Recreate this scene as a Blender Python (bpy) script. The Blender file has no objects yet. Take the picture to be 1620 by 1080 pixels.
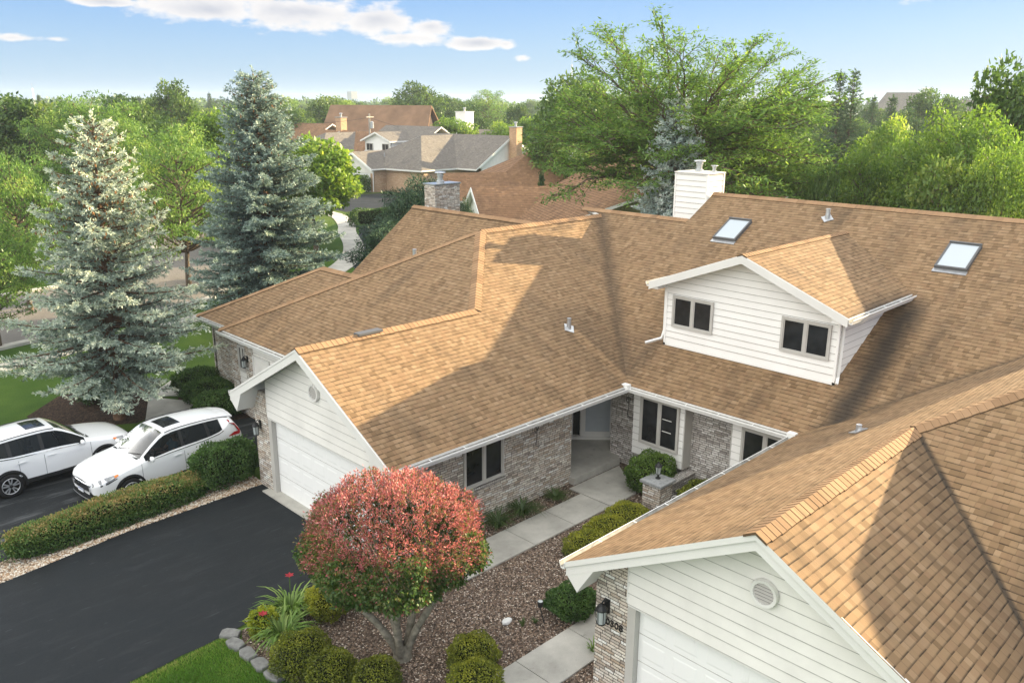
import bpy, bmesh, math, random
import numpy as np
from mathutils import Vector, Matrix
R_ = math.radians
SC = bpy.context.scene
COL = SC.collection

# ------------------------------------------------------------------ camera
CZ = 10.0
PP = np.array([810., 540.])
def _cam():
    a = np.array((2200., 172.)) - PP; b = np.array((-550., 157.)) - PP
    f = math.sqrt(-(a @ b))
    u = np.array([a[0], -a[1], -f]); u /= np.linalg.norm(u)
    v = np.array([b[0], -b[1], -f]); v /= np.linalg.norm(v)
    w = np.cross(u, v); w /= np.linalg.norm(w)
    return f, np.array([u, v, w])
FPX, RM = _cam()
cd = bpy.data.cameras.new('camera'); cam = bpy.data.objects.new('camera', cd); COL.objects.link(cam)
cd.sensor_width = 36; cd.lens = FPX / 1620 * 36; cd.clip_start = .2; cd.clip_end = 6000
M4 = Matrix([list(RM[0]) + [0], list(RM[1]) + [0], list(RM[2]) + [CZ], [0, 0, 0, 1]])
cam.matrix_world = M4
SC.camera = cam

# ------------------------------------------------------------------ world, sun, exposure
SUN_AZ, SUN_EL = -15.0, 15.6          # degrees from +X, degrees above the horizon
sdir = Vector((math.cos(R_(SUN_AZ)) * math.cos(R_(SUN_EL)), math.sin(R_(SUN_AZ)) * math.cos(R_(SUN_EL)), math.sin(R_(SUN_EL))))
sl = bpy.data.lights.new('sun', 'SUN'); so = bpy.data.objects.new('sun', sl); COL.objects.link(so)
sl.energy = 5.0; sl.angle = R_(.5); sl.color = (1.0, .80, .50)
so.rotation_euler = sdir.to_track_quat('Z', 'Y').to_euler()
SC.view_settings.view_transform = 'Standard'; SC.view_settings.look = 'None'
SC.view_settings.exposure = 1.95; SC.view_settings.gamma = 1; SC.view_settings.use_curve_mapping = False
W = bpy.data.worlds.new('World'); SC.world = W; W.use_nodes = True

class NT:
    """small node-tree writer"""
    def __init__(s, tree): s.t = tree; s.n = tree.nodes; s.l = tree.links
    def node(s, typ, ins=None, **kw):
        n = s.n.new(typ)
        for k, v in kw.items(): setattr(n, k, v)
        for k, v in (ins or {}).items(): s.set(n.inputs[k], v)
        return n
    def set(s, sock, v):
        if isinstance(v, bpy.types.NodeSocket): s.l.new(v, sock)
        else:
            if isinstance(v, tuple) and len(v) == 3 and sock.type == 'RGBA': v = v + (1,)
            sock.default_value = v
    def m(s, op, a, b=0., c=0., clamp=False):
        n = s.n.new('ShaderNodeMath'); n.operation = op; n.use_clamp = clamp
        s.set(n.inputs[0], a); s.set(n.inputs[1], b); s.set(n.inputs[2], c); return n.outputs[0]
    def add(s, a, b): return s.m('ADD', a, b)
    def sub(s, a, b): return s.m('SUBTRACT', a, b)
    def mul(s, a, b): return s.m('MULTIPLY', a, b)
    def div(s, a, b): return s.m('DIVIDE', a, b)
    def floor(s, a): return s.m('FLOOR', a)
    def fract(s, a): return s.m('FRACT', a)
    def step(s, a, lo, hi, t0=0., t1=1.):
        n = s.node('ShaderNodeMapRange', {'Value': a, 'From Min': lo, 'From Max': hi, 'To Min': t0, 'To Max': t1}, interpolation_type='SMOOTHSTEP')
        return n.outputs[0]
    def lin(s, a, lo, hi, t0=0., t1=1.):
        n = s.node('ShaderNodeMapRange', {'Value': a, 'From Min': lo, 'From Max': hi, 'To Min': t0, 'To Max': t1}); return n.outputs[0]
    def xyz(s, v):
        n = s.node('ShaderNodeSeparateXYZ', {0: v}); return n.outputs[0], n.outputs[1], n.outputs[2]
    def vec(s, x=0., y=0., z=0.): return s.node('ShaderNodeCombineXYZ', {0: x, 1: y, 2: z}).outputs[0]
    def noise(s, v, scale, detail=3., rough=.55, dist=0.):
        return s.node('ShaderNodeTexNoise', {'Vector': v, 'Scale': scale, 'Detail': detail, 'Roughness': rough, 'Distortion': dist}).outputs[0]
    def white(s, v): return s.node('ShaderNodeTexWhiteNoise', {'Vector': v}, noise_dimensions='3D').outputs[0]
    def vor(s, v, scale, feat='F1', out='Distance'):
        return s.node('ShaderNodeTexVoronoi', {'Vector': v, 'Scale': scale}, feature=feat).outputs[out]
    def mix(s, f, a, b, mode='MIX'):
        n = s.node('ShaderNodeMix', data_type='RGBA', blend_type=mode); s.set(n.inputs[0], f); s.set(n.inputs[6], a); s.set(n.inputs[7], b); return n.outputs[2]
    def ramp(s, f, stops, interp='LINEAR'):
        n = s.n.new('ShaderNodeValToRGB'); s.set(n.inputs[0], f); e = n.color_ramp.elements; n.color_ramp.interpolation = interp
        while len(e) > 1: e.remove(e[-1])
        for i, (p, c) in enumerate(stops):
            x = e[0] if i == 0 else e.new(p); x.position = p; x.color = tuple(c) + (1,)
        return n.outputs[0]
    def bump(s, h, dist=.01, strength=1.):
        return s.node('ShaderNodeBump', {'Height': h, 'Distance': dist, 'Strength': strength}).outputs[0]

SKYV = .5
def sky_world():
    t = NT(W.node_tree); t.n.clear()
    out = t.node('ShaderNodeOutputWorld'); bg = t.node('ShaderNodeBackground', {'Strength': .13})
    sky = t.node('ShaderNodeTexSky', sky_type='NISHITA', sun_disc=False)
    sky.sun_elevation = R_(SUN_EL); sky.sun_rotation = math.atan2(sdir.x, sdir.y); sky.air_density = 1.0; sky.dust_density = .6; sky.ozone_density = 2.0
    g = t.node('ShaderNodeTexCoord').outputs['Generated']
    x, y, z = t.xyz(g)
    az = t.mul(t.m('ARCTAN2', y, x), 57.2958); el = t.mul(t.m('ARCSINE', z), 57.2958)
    p = t.vec(t.mul(az, .5), t.mul(el, 1.05), 0.)
    n1 = t.noise(p, .42, 6., .55, .25); n2 = t.noise(p, 1.3, 5., .6)
    # cumulus banks: azimuth, elevation, half widths, weight
    tot = None
    for (a0, e0, wa, we, k) in CLOUDS:
        dx = t.div(t.sub(az, a0), wa); dy = t.div(t.sub(el, e0), we)
        d = t.m('SQRT', t.add(t.mul(dx, dx), t.mul(dy, dy)))
        q = t.mul(t.lin(d, 0., 1.25, 1., -.25), k)
        tot = q if tot is None else t.m('MAXIMUM', tot, q)
    dens = t.add(tot, t.mul(t.sub(t.add(t.mul(n1, .62), t.mul(n2, .38)), .5), 1.9))
    mask = t.step(dens, .30, .60)
    body = t.step(t.sub(dens, t.mul(t.sub(n2, .5), .8)), .3, 1.15)
    cl = t.mix(body, (2.2, 2.1, 2.0), (1.25, 1.28, 1.42))
    sc = t.node('ShaderNodeHueSaturation', {'Saturation': 1.0, 'Value': SKYV, 'Color': sky.outputs[0]}).outputs[0]
    # pale veil of thin high cloud towards the horizon
    blue = t.mix(t.step(el, 0., 13.), (.74, 1.22, 1.80), (.15, .60, 1.72))
    c0 = t.mix(t.step(el, 40., 16., .2, .85), sc, blue)
    veil = t.mul(t.step(el, 5.5, -.8), .6)
    c0 = t.mix(veil, c0, (.92, 1.28, 1.62))
    c = t.mix(t.mul(mask, .92), c0, cl)
    # bright broken cloud added above the frame, unseen, to fill the shade
    hp = t.vec(t.div(x, t.add(z, .25)), t.div(y, t.add(z, .25)), 0.)
    hn = t.step(t.noise(hp, 1.6, 5., .6), .34, .58)
    c = t.mix(t.mul(t.step(el, 16., 34.), t.mul(hn, .9)), c, (5.4, 5.3, 5.0))
    # a bank of added cloud glow, unseen behind the camera, to brighten shaded front walls
    op = t.add(t.mul(x, -math.cos(R_(SUN_AZ))), t.mul(y, -math.sin(R_(SUN_AZ))))
    fill_bank = t.mul(t.mul(t.step(op, .05, .6), t.step(el, 1., 9.)), t.step(el, 62., 44.))
    c = t.mix(t.mul(fill_bank, t.lin(t.noise(hp, 2.2, 5., .6), .3, .6, .45, 1.)), c, (6.1, 6.0, 5.75))
    t.set(bg.inputs[0], c); t.l.new(bg.outputs[0], out.inputs[0])
def px_dir(px):
    d = np.array([px[0] - PP[0], -(px[1] - PP[1]), -FPX]); return RM @ d
def px_ae(px):
    d = px_dir(px); return math.degrees(math.atan2(d[1], d[0])), math.degrees(math.atan2(d[2], math.hypot(d[0], d[1])))
CLOUDS = []
for (px, py, wx, wy, k) in [(330, 16, 150, 30, 1.), (480, 20, 190, 38, 1.05), (600, 30, 110, 38, 1.05), (680, 42, 60, 24, .95), (640, 60, 130, 22, .62), (755, 68, 75, 15, .95), (800, 70, 26, 12, .7),
                            (20, 60, 70, 12, .9), (85, 62, 40, 8, .6), (165, 3, 70, 10, .85), (825, 92, 24, 9, .5), (1455, 2, 60, 14, .5), (-150, 30, 160, 30, .9), (1750, 60, 160, 26, .6)]:
    a, e = px_ae((px, py)); CLOUDS.append((a, e, wx * .0433 * .98, wy * .0433, k))
sky_world()

def at_dist(px, py, D):
    """point at horizontal distance D seen at a photo pixel (1620x1080)"""
    d = px_dir((px, py)); k = D / math.hypot(d[0], d[1]); return Vector((d[0] * k, d[1] * k, CZ + d[2] * k))
def on_ground(px, py, z=0.):
    d = px_dir((px, py)); k = (z - CZ) / d[2]; return Vector((d[0] * k, d[1] * k, z))

# ------------------------------------------------------------------ materials
def new_mat(name, rough=.8, spec=.3):
    m = bpy.data.materials.new(name); m.use_nodes = True; t = NT(m.node_tree)
    b = t.n['Principled BSDF']; b.inputs['Roughness'].default_value = rough; b.inputs['Specular IOR Level'].default_value = spec
    return m, t, b
def flat(name, col, rough=.6, spec=.3, metal=0., var=.0, vs=3., bump=0., bs=40.):
    m, t, b = new_mat(name, rough, spec); b.inputs['Metallic'].default_value = metal
    pos = t.node('ShaderNodeNewGeometry').outputs['Position']
    if var:
        n = t.noise(pos, vs, 4., .6)
        t.set(b.inputs['Base Color'], t.mix(t.lin(n, .3, .7), tuple(c * (1 - var) for c in col), tuple(min(1, c * (1 + var)) for c in col)))
    else: b.inputs['Base Color'].default_value = tuple(col) + (1,)
    if bump: t.set(b.inputs['Normal'], t.bump(t.noise(pos, bs, 3.), bump))
    return m

def shingle_mat(name, cols, dark, rowh=.126, tabw=.24, streak=None, bumpd=.008, edge=.80, seed=0., contrast=1.):
    m, t, b = new_mat(name, .92, .15)
    uv = t.node('ShaderNodeUVMap').outputs[0]; u, v, _ = t.xyz(uv)
    pos = t.node('ShaderNodeNewGeometry').outputs['Position']
    wob = t.mul(t.sub(t.noise(pos, 1.1, 2.), .5), .035)
    v = t.add(v, wob)
    vr = t.div(v, rowh); row = t.floor(vr); fr = t.fract(vr)
    ro = t.white(t.vec(row, 3. + seed, 0.))
    ur = t.add(t.div(u, tabw), t.mul(ro, 9.)); colm = t.floor(ur); fc = t.fract(ur)
    # irregular laminated tabs: each cell is split at a random place
    sp = t.lin(t.white(t.vec(colm, row, 7. + seed)), 0., 1., .3, .75)
    half = t.m('GREATER_THAN', fc, sp)
    cell = t.white(t.vec(t.add(colm, t.mul(half, .5)), row, seed))
    c = t.ramp(cell, [(i / (len(cols) - 1), k) for i, k in enumerate(cols)])
    big = t.noise(pos, .55, 4., .6); gran = t.noise(pos, 160., 2.)
    c = t.mix(t.lin(gran, .3, .7, 0., .22), c, tuple(k * .55 for k in cols[0]))
    # weathering: dark growth in broad patches, stretched down the slope
    run = t.noise(t.vec(t.mul(u, 1.5), t.mul(v, .22), seed), 1., 4., .65)
    wea = t.mul(t.step(t.add(t.mul(run, .6), t.mul(big, .4)), .46, .70), .46)
    if streak: wea = t.m('MAXIMUM', wea, streak(t, pos))
    c = t.mix(wea, c, dark)
    # butt edge of every course and the slits between tabs
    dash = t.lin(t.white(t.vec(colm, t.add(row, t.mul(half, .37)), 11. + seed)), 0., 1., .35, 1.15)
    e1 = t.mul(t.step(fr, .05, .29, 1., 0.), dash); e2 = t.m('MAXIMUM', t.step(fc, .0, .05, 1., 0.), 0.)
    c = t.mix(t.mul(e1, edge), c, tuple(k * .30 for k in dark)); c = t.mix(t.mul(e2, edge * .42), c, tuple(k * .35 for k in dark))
    t.set(b.inputs['Base Color'], c)
    h = t.add(t.sub(1., fr), t.mul(t.m('GREATER_THAN', cell, .45), .35)); h = t.sub(h, t.mul(e2, .4)); h = t.add(h, t.mul(gran, .12))
    t.set(b.inputs['Normal'], t.bump(h, bumpd))
    return m

def brick_mat(name, cols, mortar, bw=.2, bh=.062, mort=.011, bump=.016):
    cols = [tuple(min(.85, k * 1.42) for k in c) for c in cols]
    m, t, b = new_mat(name, .9, .2)
    uv = t.node('ShaderNodeUVMap').outputs[0]; u, v, _ = t.xyz(uv)
    pos = t.node('ShaderNodeNewGeometry').outputs['Position']
    n = t.noise(pos, 14., 2.); v2 = t.add(v, t.mul(t.sub(n, .5), .012)); u2 = t.add(u, t.mul(t.sub(t.noise(pos, 19., 2.), .5), .02))
    vr = t.div(v2, bh); row = t.floor(vr); fv = t.fract(vr)
    off = t.mul(t.white(t.vec(row, 1., 0.)), 1.)
    ur = t.add(t.div(u2, bw), off); col = t.floor(ur); fu = t.fract(ur)
    cell = t.white(t.vec(col, row, 2.)); cell2 = t.white(t.vec(col, row, 5.))
    c = t.ramp(cell, [(i / (len(cols) - 1), k) for i, k in enumerate(cols)])
    blot = t.noise(pos, 26., 4., .7)
    c = t.mix(t.mul(t.step(blot, .45, .7), .6), c, tuple(k * .5 for k in cols[1]))
    mv = t.mul(t.step(fv, 0., .5 * mort / bh + .05), t.step(fv, 1. - .1 - mort / bh * .6, 1. - .02, 1., 0.))
    mu = t.mul(t.step(fu, 0., mort / bw), t.step(fu, 1. - mort / bw, 1., 1., 0.))
    k = t.mul(mv, mu)
    t.set(b.inputs['Base Color'], t.mix(k, mortar, c))
    h = t.add(t.mul(k, t.lin(cell2, 0., 1., .7, 1.2)), t.mul(blot, .35))
    t.set(b.inputs['Normal'], t.bump(h, bump)); return m

def streaks(t, pos):
    """rain-run growth below the dormer gutters and along the valleys of the front roofs"""
    x, y, z = t.xyz(pos)
    n = t.noise(pos, 1.6, 4., .6)
    wob = t.mul(t.sub(n, .5), .55)
    def band(c, w, lo, hi, k, skew=0.):
        d = t.m('ABSOLUTE', t.add(t.sub(y, t.add(c, t.mul(t.sub(x, 18.), skew))), wob))
        return t.mul(t.mul(t.step(d, 0., w, 1., 0.), t.mul(t.step(x, lo - .5, lo + .3), t.step(x, hi - .6, hi + .5, 1., 0.))), k)
    s = band(7.45, .68, 17.2, 22.0, 1., .02)
    s = t.m('MAXIMUM', s, band(6.6, .35, 17.6, 21.5, .5))
    s = t.m('MAXIMUM', s, band(13.3, .3, 17.2, 19.2, .55))
    va = t.m('ABSOLUTE', t.add(t.sub(t.sub(x, 17.3), t.sub(y, 13.)), t.mul(wob, .8)))
    s = t.m('MAXIMUM', s, t.mul(t.mul(t.step(va, .05, .6, 1., 0.), t.step(y, 12.8, 13.)), .60))
    vb = t.m('ABSOLUTE', t.add(t.sub(x, 17.3), t.sub(y, 8.14)))
    s = t.m('MAXIMUM', s, t.mul(t.mul(t.step(vb, .03, .28, 1., 0.), t.step(y, 8.4, 8.2)), .6))
    vc = t.sub(t.sub(y, 4.8), t.mul(t.sub(x, 14.8), .982))
    s = t.m('MAXIMUM', s, t.mul(t.mul(t.m('MAXIMUM', t.step(t.m('ABSOLUTE', vc), .02, .14, 1., 0.), t.mul(t.step(t.add(vc, t.mul(wob, .6)), -.05, 1.9, 1., 0.), t.mul(t.step(vc, -.03, .0), .55))), t.mul(t.step(y, 4.6, 4.75, 1., 0.), t.step(x, 14.7, 14.9, 1., 0.))), t.lin(n, .2, .6, .6, 1.)))
    # growth around the centre wing's vent pipe, washed clean in the run below it
    g = t.mul(t.mul(t.step(t.m('ABSOLUTE', t.sub(x, 17.9)), .2, 2.3, 1., 0.), t.step(y, 12.9, 13.1)), t.step(y, 15.3, 16.4, 1., 0.))
    clear = t.m('MAXIMUM', t.step(t.m('ABSOLUTE', t.add(t.sub(x, 17.38), t.mul(wob, .15))), .10, .26), t.step(y, 15.05, 15.15))
    s = t.m('MAXIMUM', s, t.mul(t.mul(g, .5), t.lin(n, .2, .7, .5, 1.)))
    s = t.mul(s, clear)
    return s

TAN = [(.185, .117, .062), (.258, .168, .092), (.30, .197, .108), (.250, .155, .085), (.335, .226, .130)]
M = {}
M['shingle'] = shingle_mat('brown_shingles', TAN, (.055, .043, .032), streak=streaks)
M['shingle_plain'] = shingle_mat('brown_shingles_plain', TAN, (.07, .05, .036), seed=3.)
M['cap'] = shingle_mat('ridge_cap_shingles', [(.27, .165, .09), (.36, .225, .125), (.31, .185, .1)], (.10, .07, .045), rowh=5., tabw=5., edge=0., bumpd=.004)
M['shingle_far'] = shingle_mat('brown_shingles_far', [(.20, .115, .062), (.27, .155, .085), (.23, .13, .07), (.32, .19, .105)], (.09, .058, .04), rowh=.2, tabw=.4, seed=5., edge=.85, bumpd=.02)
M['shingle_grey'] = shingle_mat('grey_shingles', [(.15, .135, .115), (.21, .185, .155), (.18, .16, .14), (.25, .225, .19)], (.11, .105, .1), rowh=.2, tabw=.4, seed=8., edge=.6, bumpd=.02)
BR = [(.58, .54, .47), (.30, .235, .175), (.66, .63, .57), (.40, .33, .265), (.50, .46, .40), (.235, .20, .17), (.62, .57, .50)]
M['brick'] = brick_mat('pale_rough_brick', BR, (.075, .066, .056))
M['brick_grey'] = brick_mat('grey_rough_brick', [(.50, .48, .45), (.24, .215, .19), (.58, .56, .53), (.34, .31, .28), (.44, .42, .39), (.20, .18, .165)], (.07, .063, .056))
M['brick_tan'] = brick_mat('tan_brick', [(.42, .28, .18), (.36, .235, .15), (.46, .33, .23)], (.28, .22, .17), bw=.25, bh=.09)
M['siding'] = flat('cream_siding_paint', (.765, .745, .70), .55, .3, var=.07, vs=1.3)
M['siding_w'] = flat('white_siding_paint', (.82, .81, .775), .55, .3, var=.035, vs=1.2)
M['groove'] = flat('joint_shade_grime', (.40, .39, .36), .8, .1, var=.3, vs=5.)  # dark strip painting the shadow line, with some dirt, at board and panel joints
M['trim'] = flat('grey_white_trim_paint', (.69, .68, .645), .5, .3, var=.04, vs=1.5)
M['gutter'] = flat('white_gutter_metal', (.80, .80, .77), .35, .5, var=.05, vs=4.)
M['gdark'] = flat('gutter_inside', (.36, .35, .32), .8, .2, var=.3, vs=6.)
M['frame'] = flat('taupe_window_frame', (.47, .455, .42), .5, .3, var=.05, vs=3.)
def glass_dark(name, col=(.010, .011, .012), rough=.06):
    m, t, b = new_mat(name, rough, .35); b.inputs['Base Color'].default_value = col + (1,)
    pos = t.node('ShaderNodeNewGeometry').outputs['Position']
    t.set(b.inputs['Base Color'], t.mix(t.lin(t.noise(pos, 2.2, 2.), .35, .7), col, tuple(c * 2.2 + .004 for c in col)))
    return m
M['glass'] = glass_dark('window_glass')
M['skyglass'] = flat('skylight_glass', (.42, .47, .50), .08, .8)
def garage_mat():
    m, t, b = new_mat('garage_door_paint', .45, .35)
    pos = t.node('ShaderNodeNewGeometry').outputs['Position']; x, y, z = t.xyz(pos)
    st = t.noise(t.vec(t.mul(y, 9.), t.mul(z, .8), 0.), 1., 4., .7)
    k = t.mul(t.step(st, .58, .74), t.step(z, 1.2, 2.1, .0, .35))
    t.set(b.inputs['Base Color'], t.mix(k, (.82, .82, .80), (.42, .41, .38))); return m
M['garage'] = garage_mat()
M['metal'] = flat('galvanised_metal', (.50, .51, .52), .35, .5, .7, var=.15, vs=9.)
M['darkmetal'] = flat('black_iron', (.018, .019, .02), .45, .5, .3)
M['lanternglass'] = flat('lantern_glass', (.42, .46, .45), .15, .6)
M['door'] = flat('grey_blue_storm_door', (.40, .44, .47), .4, .4, var=.05, vs=3.)
M['stonecap'] = flat('grey_stone_cap', (.30, .31, .31), .85, .2, var=.2, vs=12., bump=.006)
M['dirtmetal'] = flat('dark_flashing', (.10, .10, .10), .5, .4)
def concrete(name, col, joint=None):
    m, t, b = new_mat(name, .9, .2); pos = t.node('ShaderNodeNewGeometry').outputs['Position']
    n = t.noise(pos, 1.1, 5., .65); f = t.noise(pos, 60., 3.)
    c = t.mix(t.lin(n, .35, .68), tuple(k * .72 for k in col), tuple(k * 1.1 for k in col)); c = t.mix(t.lin(f, .3, .7, 0., .3), c, tuple(k * .6 for k in col))
    sp = t.noise(pos, 4.5, 4., .7); c = t.mix(t.mul(t.step(sp, .60, .72), .35), c, (.14, .135, .12))
    t.set(b.inputs['Base Color'], c); t.set(b.inputs['Normal'], t.bump(f, .003)); return m
M['concrete'] = concrete('concrete_walk', (.50, .485, .435))
M['concrete_p'] = concrete('concrete_pale', (.50, .48, .43))
def asphalt(name, base, streakc, k=.5):
    m, t, b = new_mat(name, .78, .2); pos = t.node('ShaderNodeNewGeometry').outputs['Position']; x, y, z = t.xyz(pos)
    g = t.noise(pos, 110., 2.); n = t.noise(pos, .7, 5., .6)
    st = t.noise(t.vec(t.mul(x, .55), t.mul(y, 3.4), 0.), 1., 5., .7, .4)
    sc = t.noise(t.vec(t.mul(x, 2.2), t.mul(y, 11.), 5.), 1., 3., .6)
    c = t.mix(t.lin(n, .35, .7), base, tuple(v * 1.45 for v in base))
    c = t.mix(t.mul(t.step(st, .50, .68), k), c, streakc)
    c = t.mix(t.mul(t.step(sc, .655, .70), .45), c, tuple(v * 1.6 for v in streakc))
    c = t.mix(t.lin(g, .45, .72, 0., .6), c, tuple(v * 2.6 for v in base))
    t.set(b.inputs['Base Color'], c); t.set(b.inputs['Roughness'], t.lin(n, .3, .7, .62, .85)); t.set(b.inputs['Normal'], t.bump(g, .004)); return m
M['asphalt'] = asphalt('sealed_asphalt', (.0095, .0118, .0135), (.034, .037, .040), .35)
M['asphalt2'] = asphalt('sealed_asphalt_tracked', (.0105, .0125, .014), (.10, .105, .11), .8)
M['road'] = asphalt('street_asphalt', (.125, .115, .105), (.18, .165, .145), .5)
def lawn():
    m, t, b = new_mat('lawn_grass', .95, .1); pos = t.node('ShaderNodeNewGeometry').outputs['Position']
    n = t.noise(pos, .35, 5., .6); f = t.noise(pos, 24., 4., .7); q = t.noise(pos, .07, 3.)
    c = t.mix(t.lin(n, .35, .68), (.042, .092, .013), (.10, .165, .026)); c = t.mix(t.mul(t.step(q, .5, .7), .4), c, (.17, .17, .045))
    c = t.mix(t.lin(f, .35, .7, 0., .75), c, (.020, .045, .008))
    t.set(b.inputs['Base Color'], c); t.set(b.inputs['Normal'], t.bump(f, .03)); return m
M['lawn'] = lawn()
def chips(name, cols, scale, dark):
    m, t, b = new_mat(name, .95, .15); pos = t.node('ShaderNodeNewGeometry').outputs['Position']
    x, y, z = t.xyz(pos); w = t.noise(pos, 6., 2.)
    pv = t.vec(t.add(x, t.mul(w, .2)), t.add(t.mul(y, 1.25), t.mul(w, .2)), 0.)
    vn = t.node('ShaderNodeTexVoronoi', {'Vector': pv, 'Scale': scale}); d = vn.outputs['Distance']; r = t.xyz(vn.outputs['Color'])[0]
    c = t.ramp(r, [(i / (len(cols) - 1), k) for i, k in enumerate(cols)])
    c = t.mix(t.step(d, .35, .75), c, dark); big = t.noise(pos, .8, 4., .6)
    c = t.mix(t.lin(big, .35, .7, .0, .5), c, tuple(k * 1.3 for k in dark))
    t.set(b.inputs['Base Color'], c); t.set(b.inputs['Normal'], t.bump(t.sub(1., d), .025)); return m
M['mulch'] = chips('brown_mulch_chips', [(.15, .10, .072), (.22, .15, .11), (.11, .076, .058), (.33, .26, .205), (.18, .125, .09), (.44, .37, .31), (.14, .095, .073)], 22., (.05, .038, .03))
M['mulchdark'] = chips('dark_bark_mulch', [(.06, .036, .024), (.09, .055, .036), (.04, .026, .02), (.12, .075, .05)], 18., (.02, .014, .01))
M['gravel'] = chips('tan_gravel', [(.42, .30, .19), (.55, .47, .37), (.33, .21, .12), (.62, .57, .48), (.47, .35, .23)], 20., (.12, .085, .055))

def leaf_mat(name, stops, trans=.35, rough=.6, var=.25, tcol=1.25, gain=1.75):
    """foliage: tint attribute (0-1) through a ramp; a share of the light passes through each leaf"""
    stops = [(p, tuple(min(.8, v * gain * 1.12) for v in c)) for p, c in stops]
    m = bpy.data.materials.new(name); m.use_nodes = True; t = NT(m.node_tree); t.n.clear()
    out = t.node('ShaderNodeOutputMaterial')
    a = t.node('ShaderNodeAttribute', attribute_name='tint').outputs['Fac']
    pos = t.node('ShaderNodeNewGeometry').outputs['Position']
    oi = t.node('ShaderNodeObjectInfo').outputs['Random']
    f = t.add(a, t.mul(t.sub(t.noise(pos, .8, 2.), .5), var)); f = t.add(f, t.mul(t.sub(oi, .5), .16))
    c = t.ramp(f, stops)
    d = t.node('ShaderNodeBsdfDiffuse', {'Color': c}); tr = t.node('ShaderNodeBsdfTranslucent', {'Color': t.mix(1., c, (tcol, tcol * 1.02, .75 * tcol), 'MULTIPLY')})
    gl = t.node('ShaderNodeBsdfGlossy', {'Color': (.5, .55, .5), 'Roughness': .45})
    mx = t.node('ShaderNodeMixShader', {0: trans, 1: d.outputs[0], 2: tr.outputs[0]})
    m2 = t.node('ShaderNodeMixShader', {0: .05, 1: mx.outputs[0], 2: gl.outputs[0]})
    t.l.new(m2.outputs[0], out.inputs[0]); return m
M['bark'] = flat('grey_brown_bark', (.13, .10, .075), .95, .1, var=.4, vs=9., bump=.02, bs=18.)
M['bark_pale'] = flat('pale_mossy_bark', (.22, .20, .155), .95, .1, var=.45, vs=8., bump=.015, bs=25.)
M['bark_red'] = flat('red_brown_bark', (.14, .085, .055), .95, .1, var=.4, vs=9., bump=.02, bs=18.)

# ------------------------------------------------------------------ mesh helpers
def wloc(o):
    v = Vector((0, 0, 0))
    while o is not None: v += o.location; o = o.parent
    return v
def tag(o, label=None, cat=None, group=None, kind=None):
    if label: o['label'] = label
    if cat: o['category'] = cat
    if group: o['group'] = group
    if kind: o['kind'] = kind
    return o
def thing(name, label, cat, loc=(0, 0, 0), group=None):
    o = bpy.data.objects.new(name, None); COL.objects.link(o); o.location = loc; o.empty_display_size = .3
    return tag(o, label, cat, group)
def link_mesh(name, me, parent=None):
    o = bpy.data.objects.new(name, me); COL.objects.link(o)
    if parent is not None: o.parent = parent
    return o
def copy_tree(o, parent=None):
    c = o.copy(); COL.objects.link(c)
    if parent is not None: c.parent = parent
    for ch in list(o.children): copy_tree(ch, c)
    return c
def wall_uv(p, n):
    h = math.hypot(n[0], n[1])
    if h < .35: return (p[0], p[1])
    return ((-n[1] * p[0] + n[0] * p[1]) / h, p[2])
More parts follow.
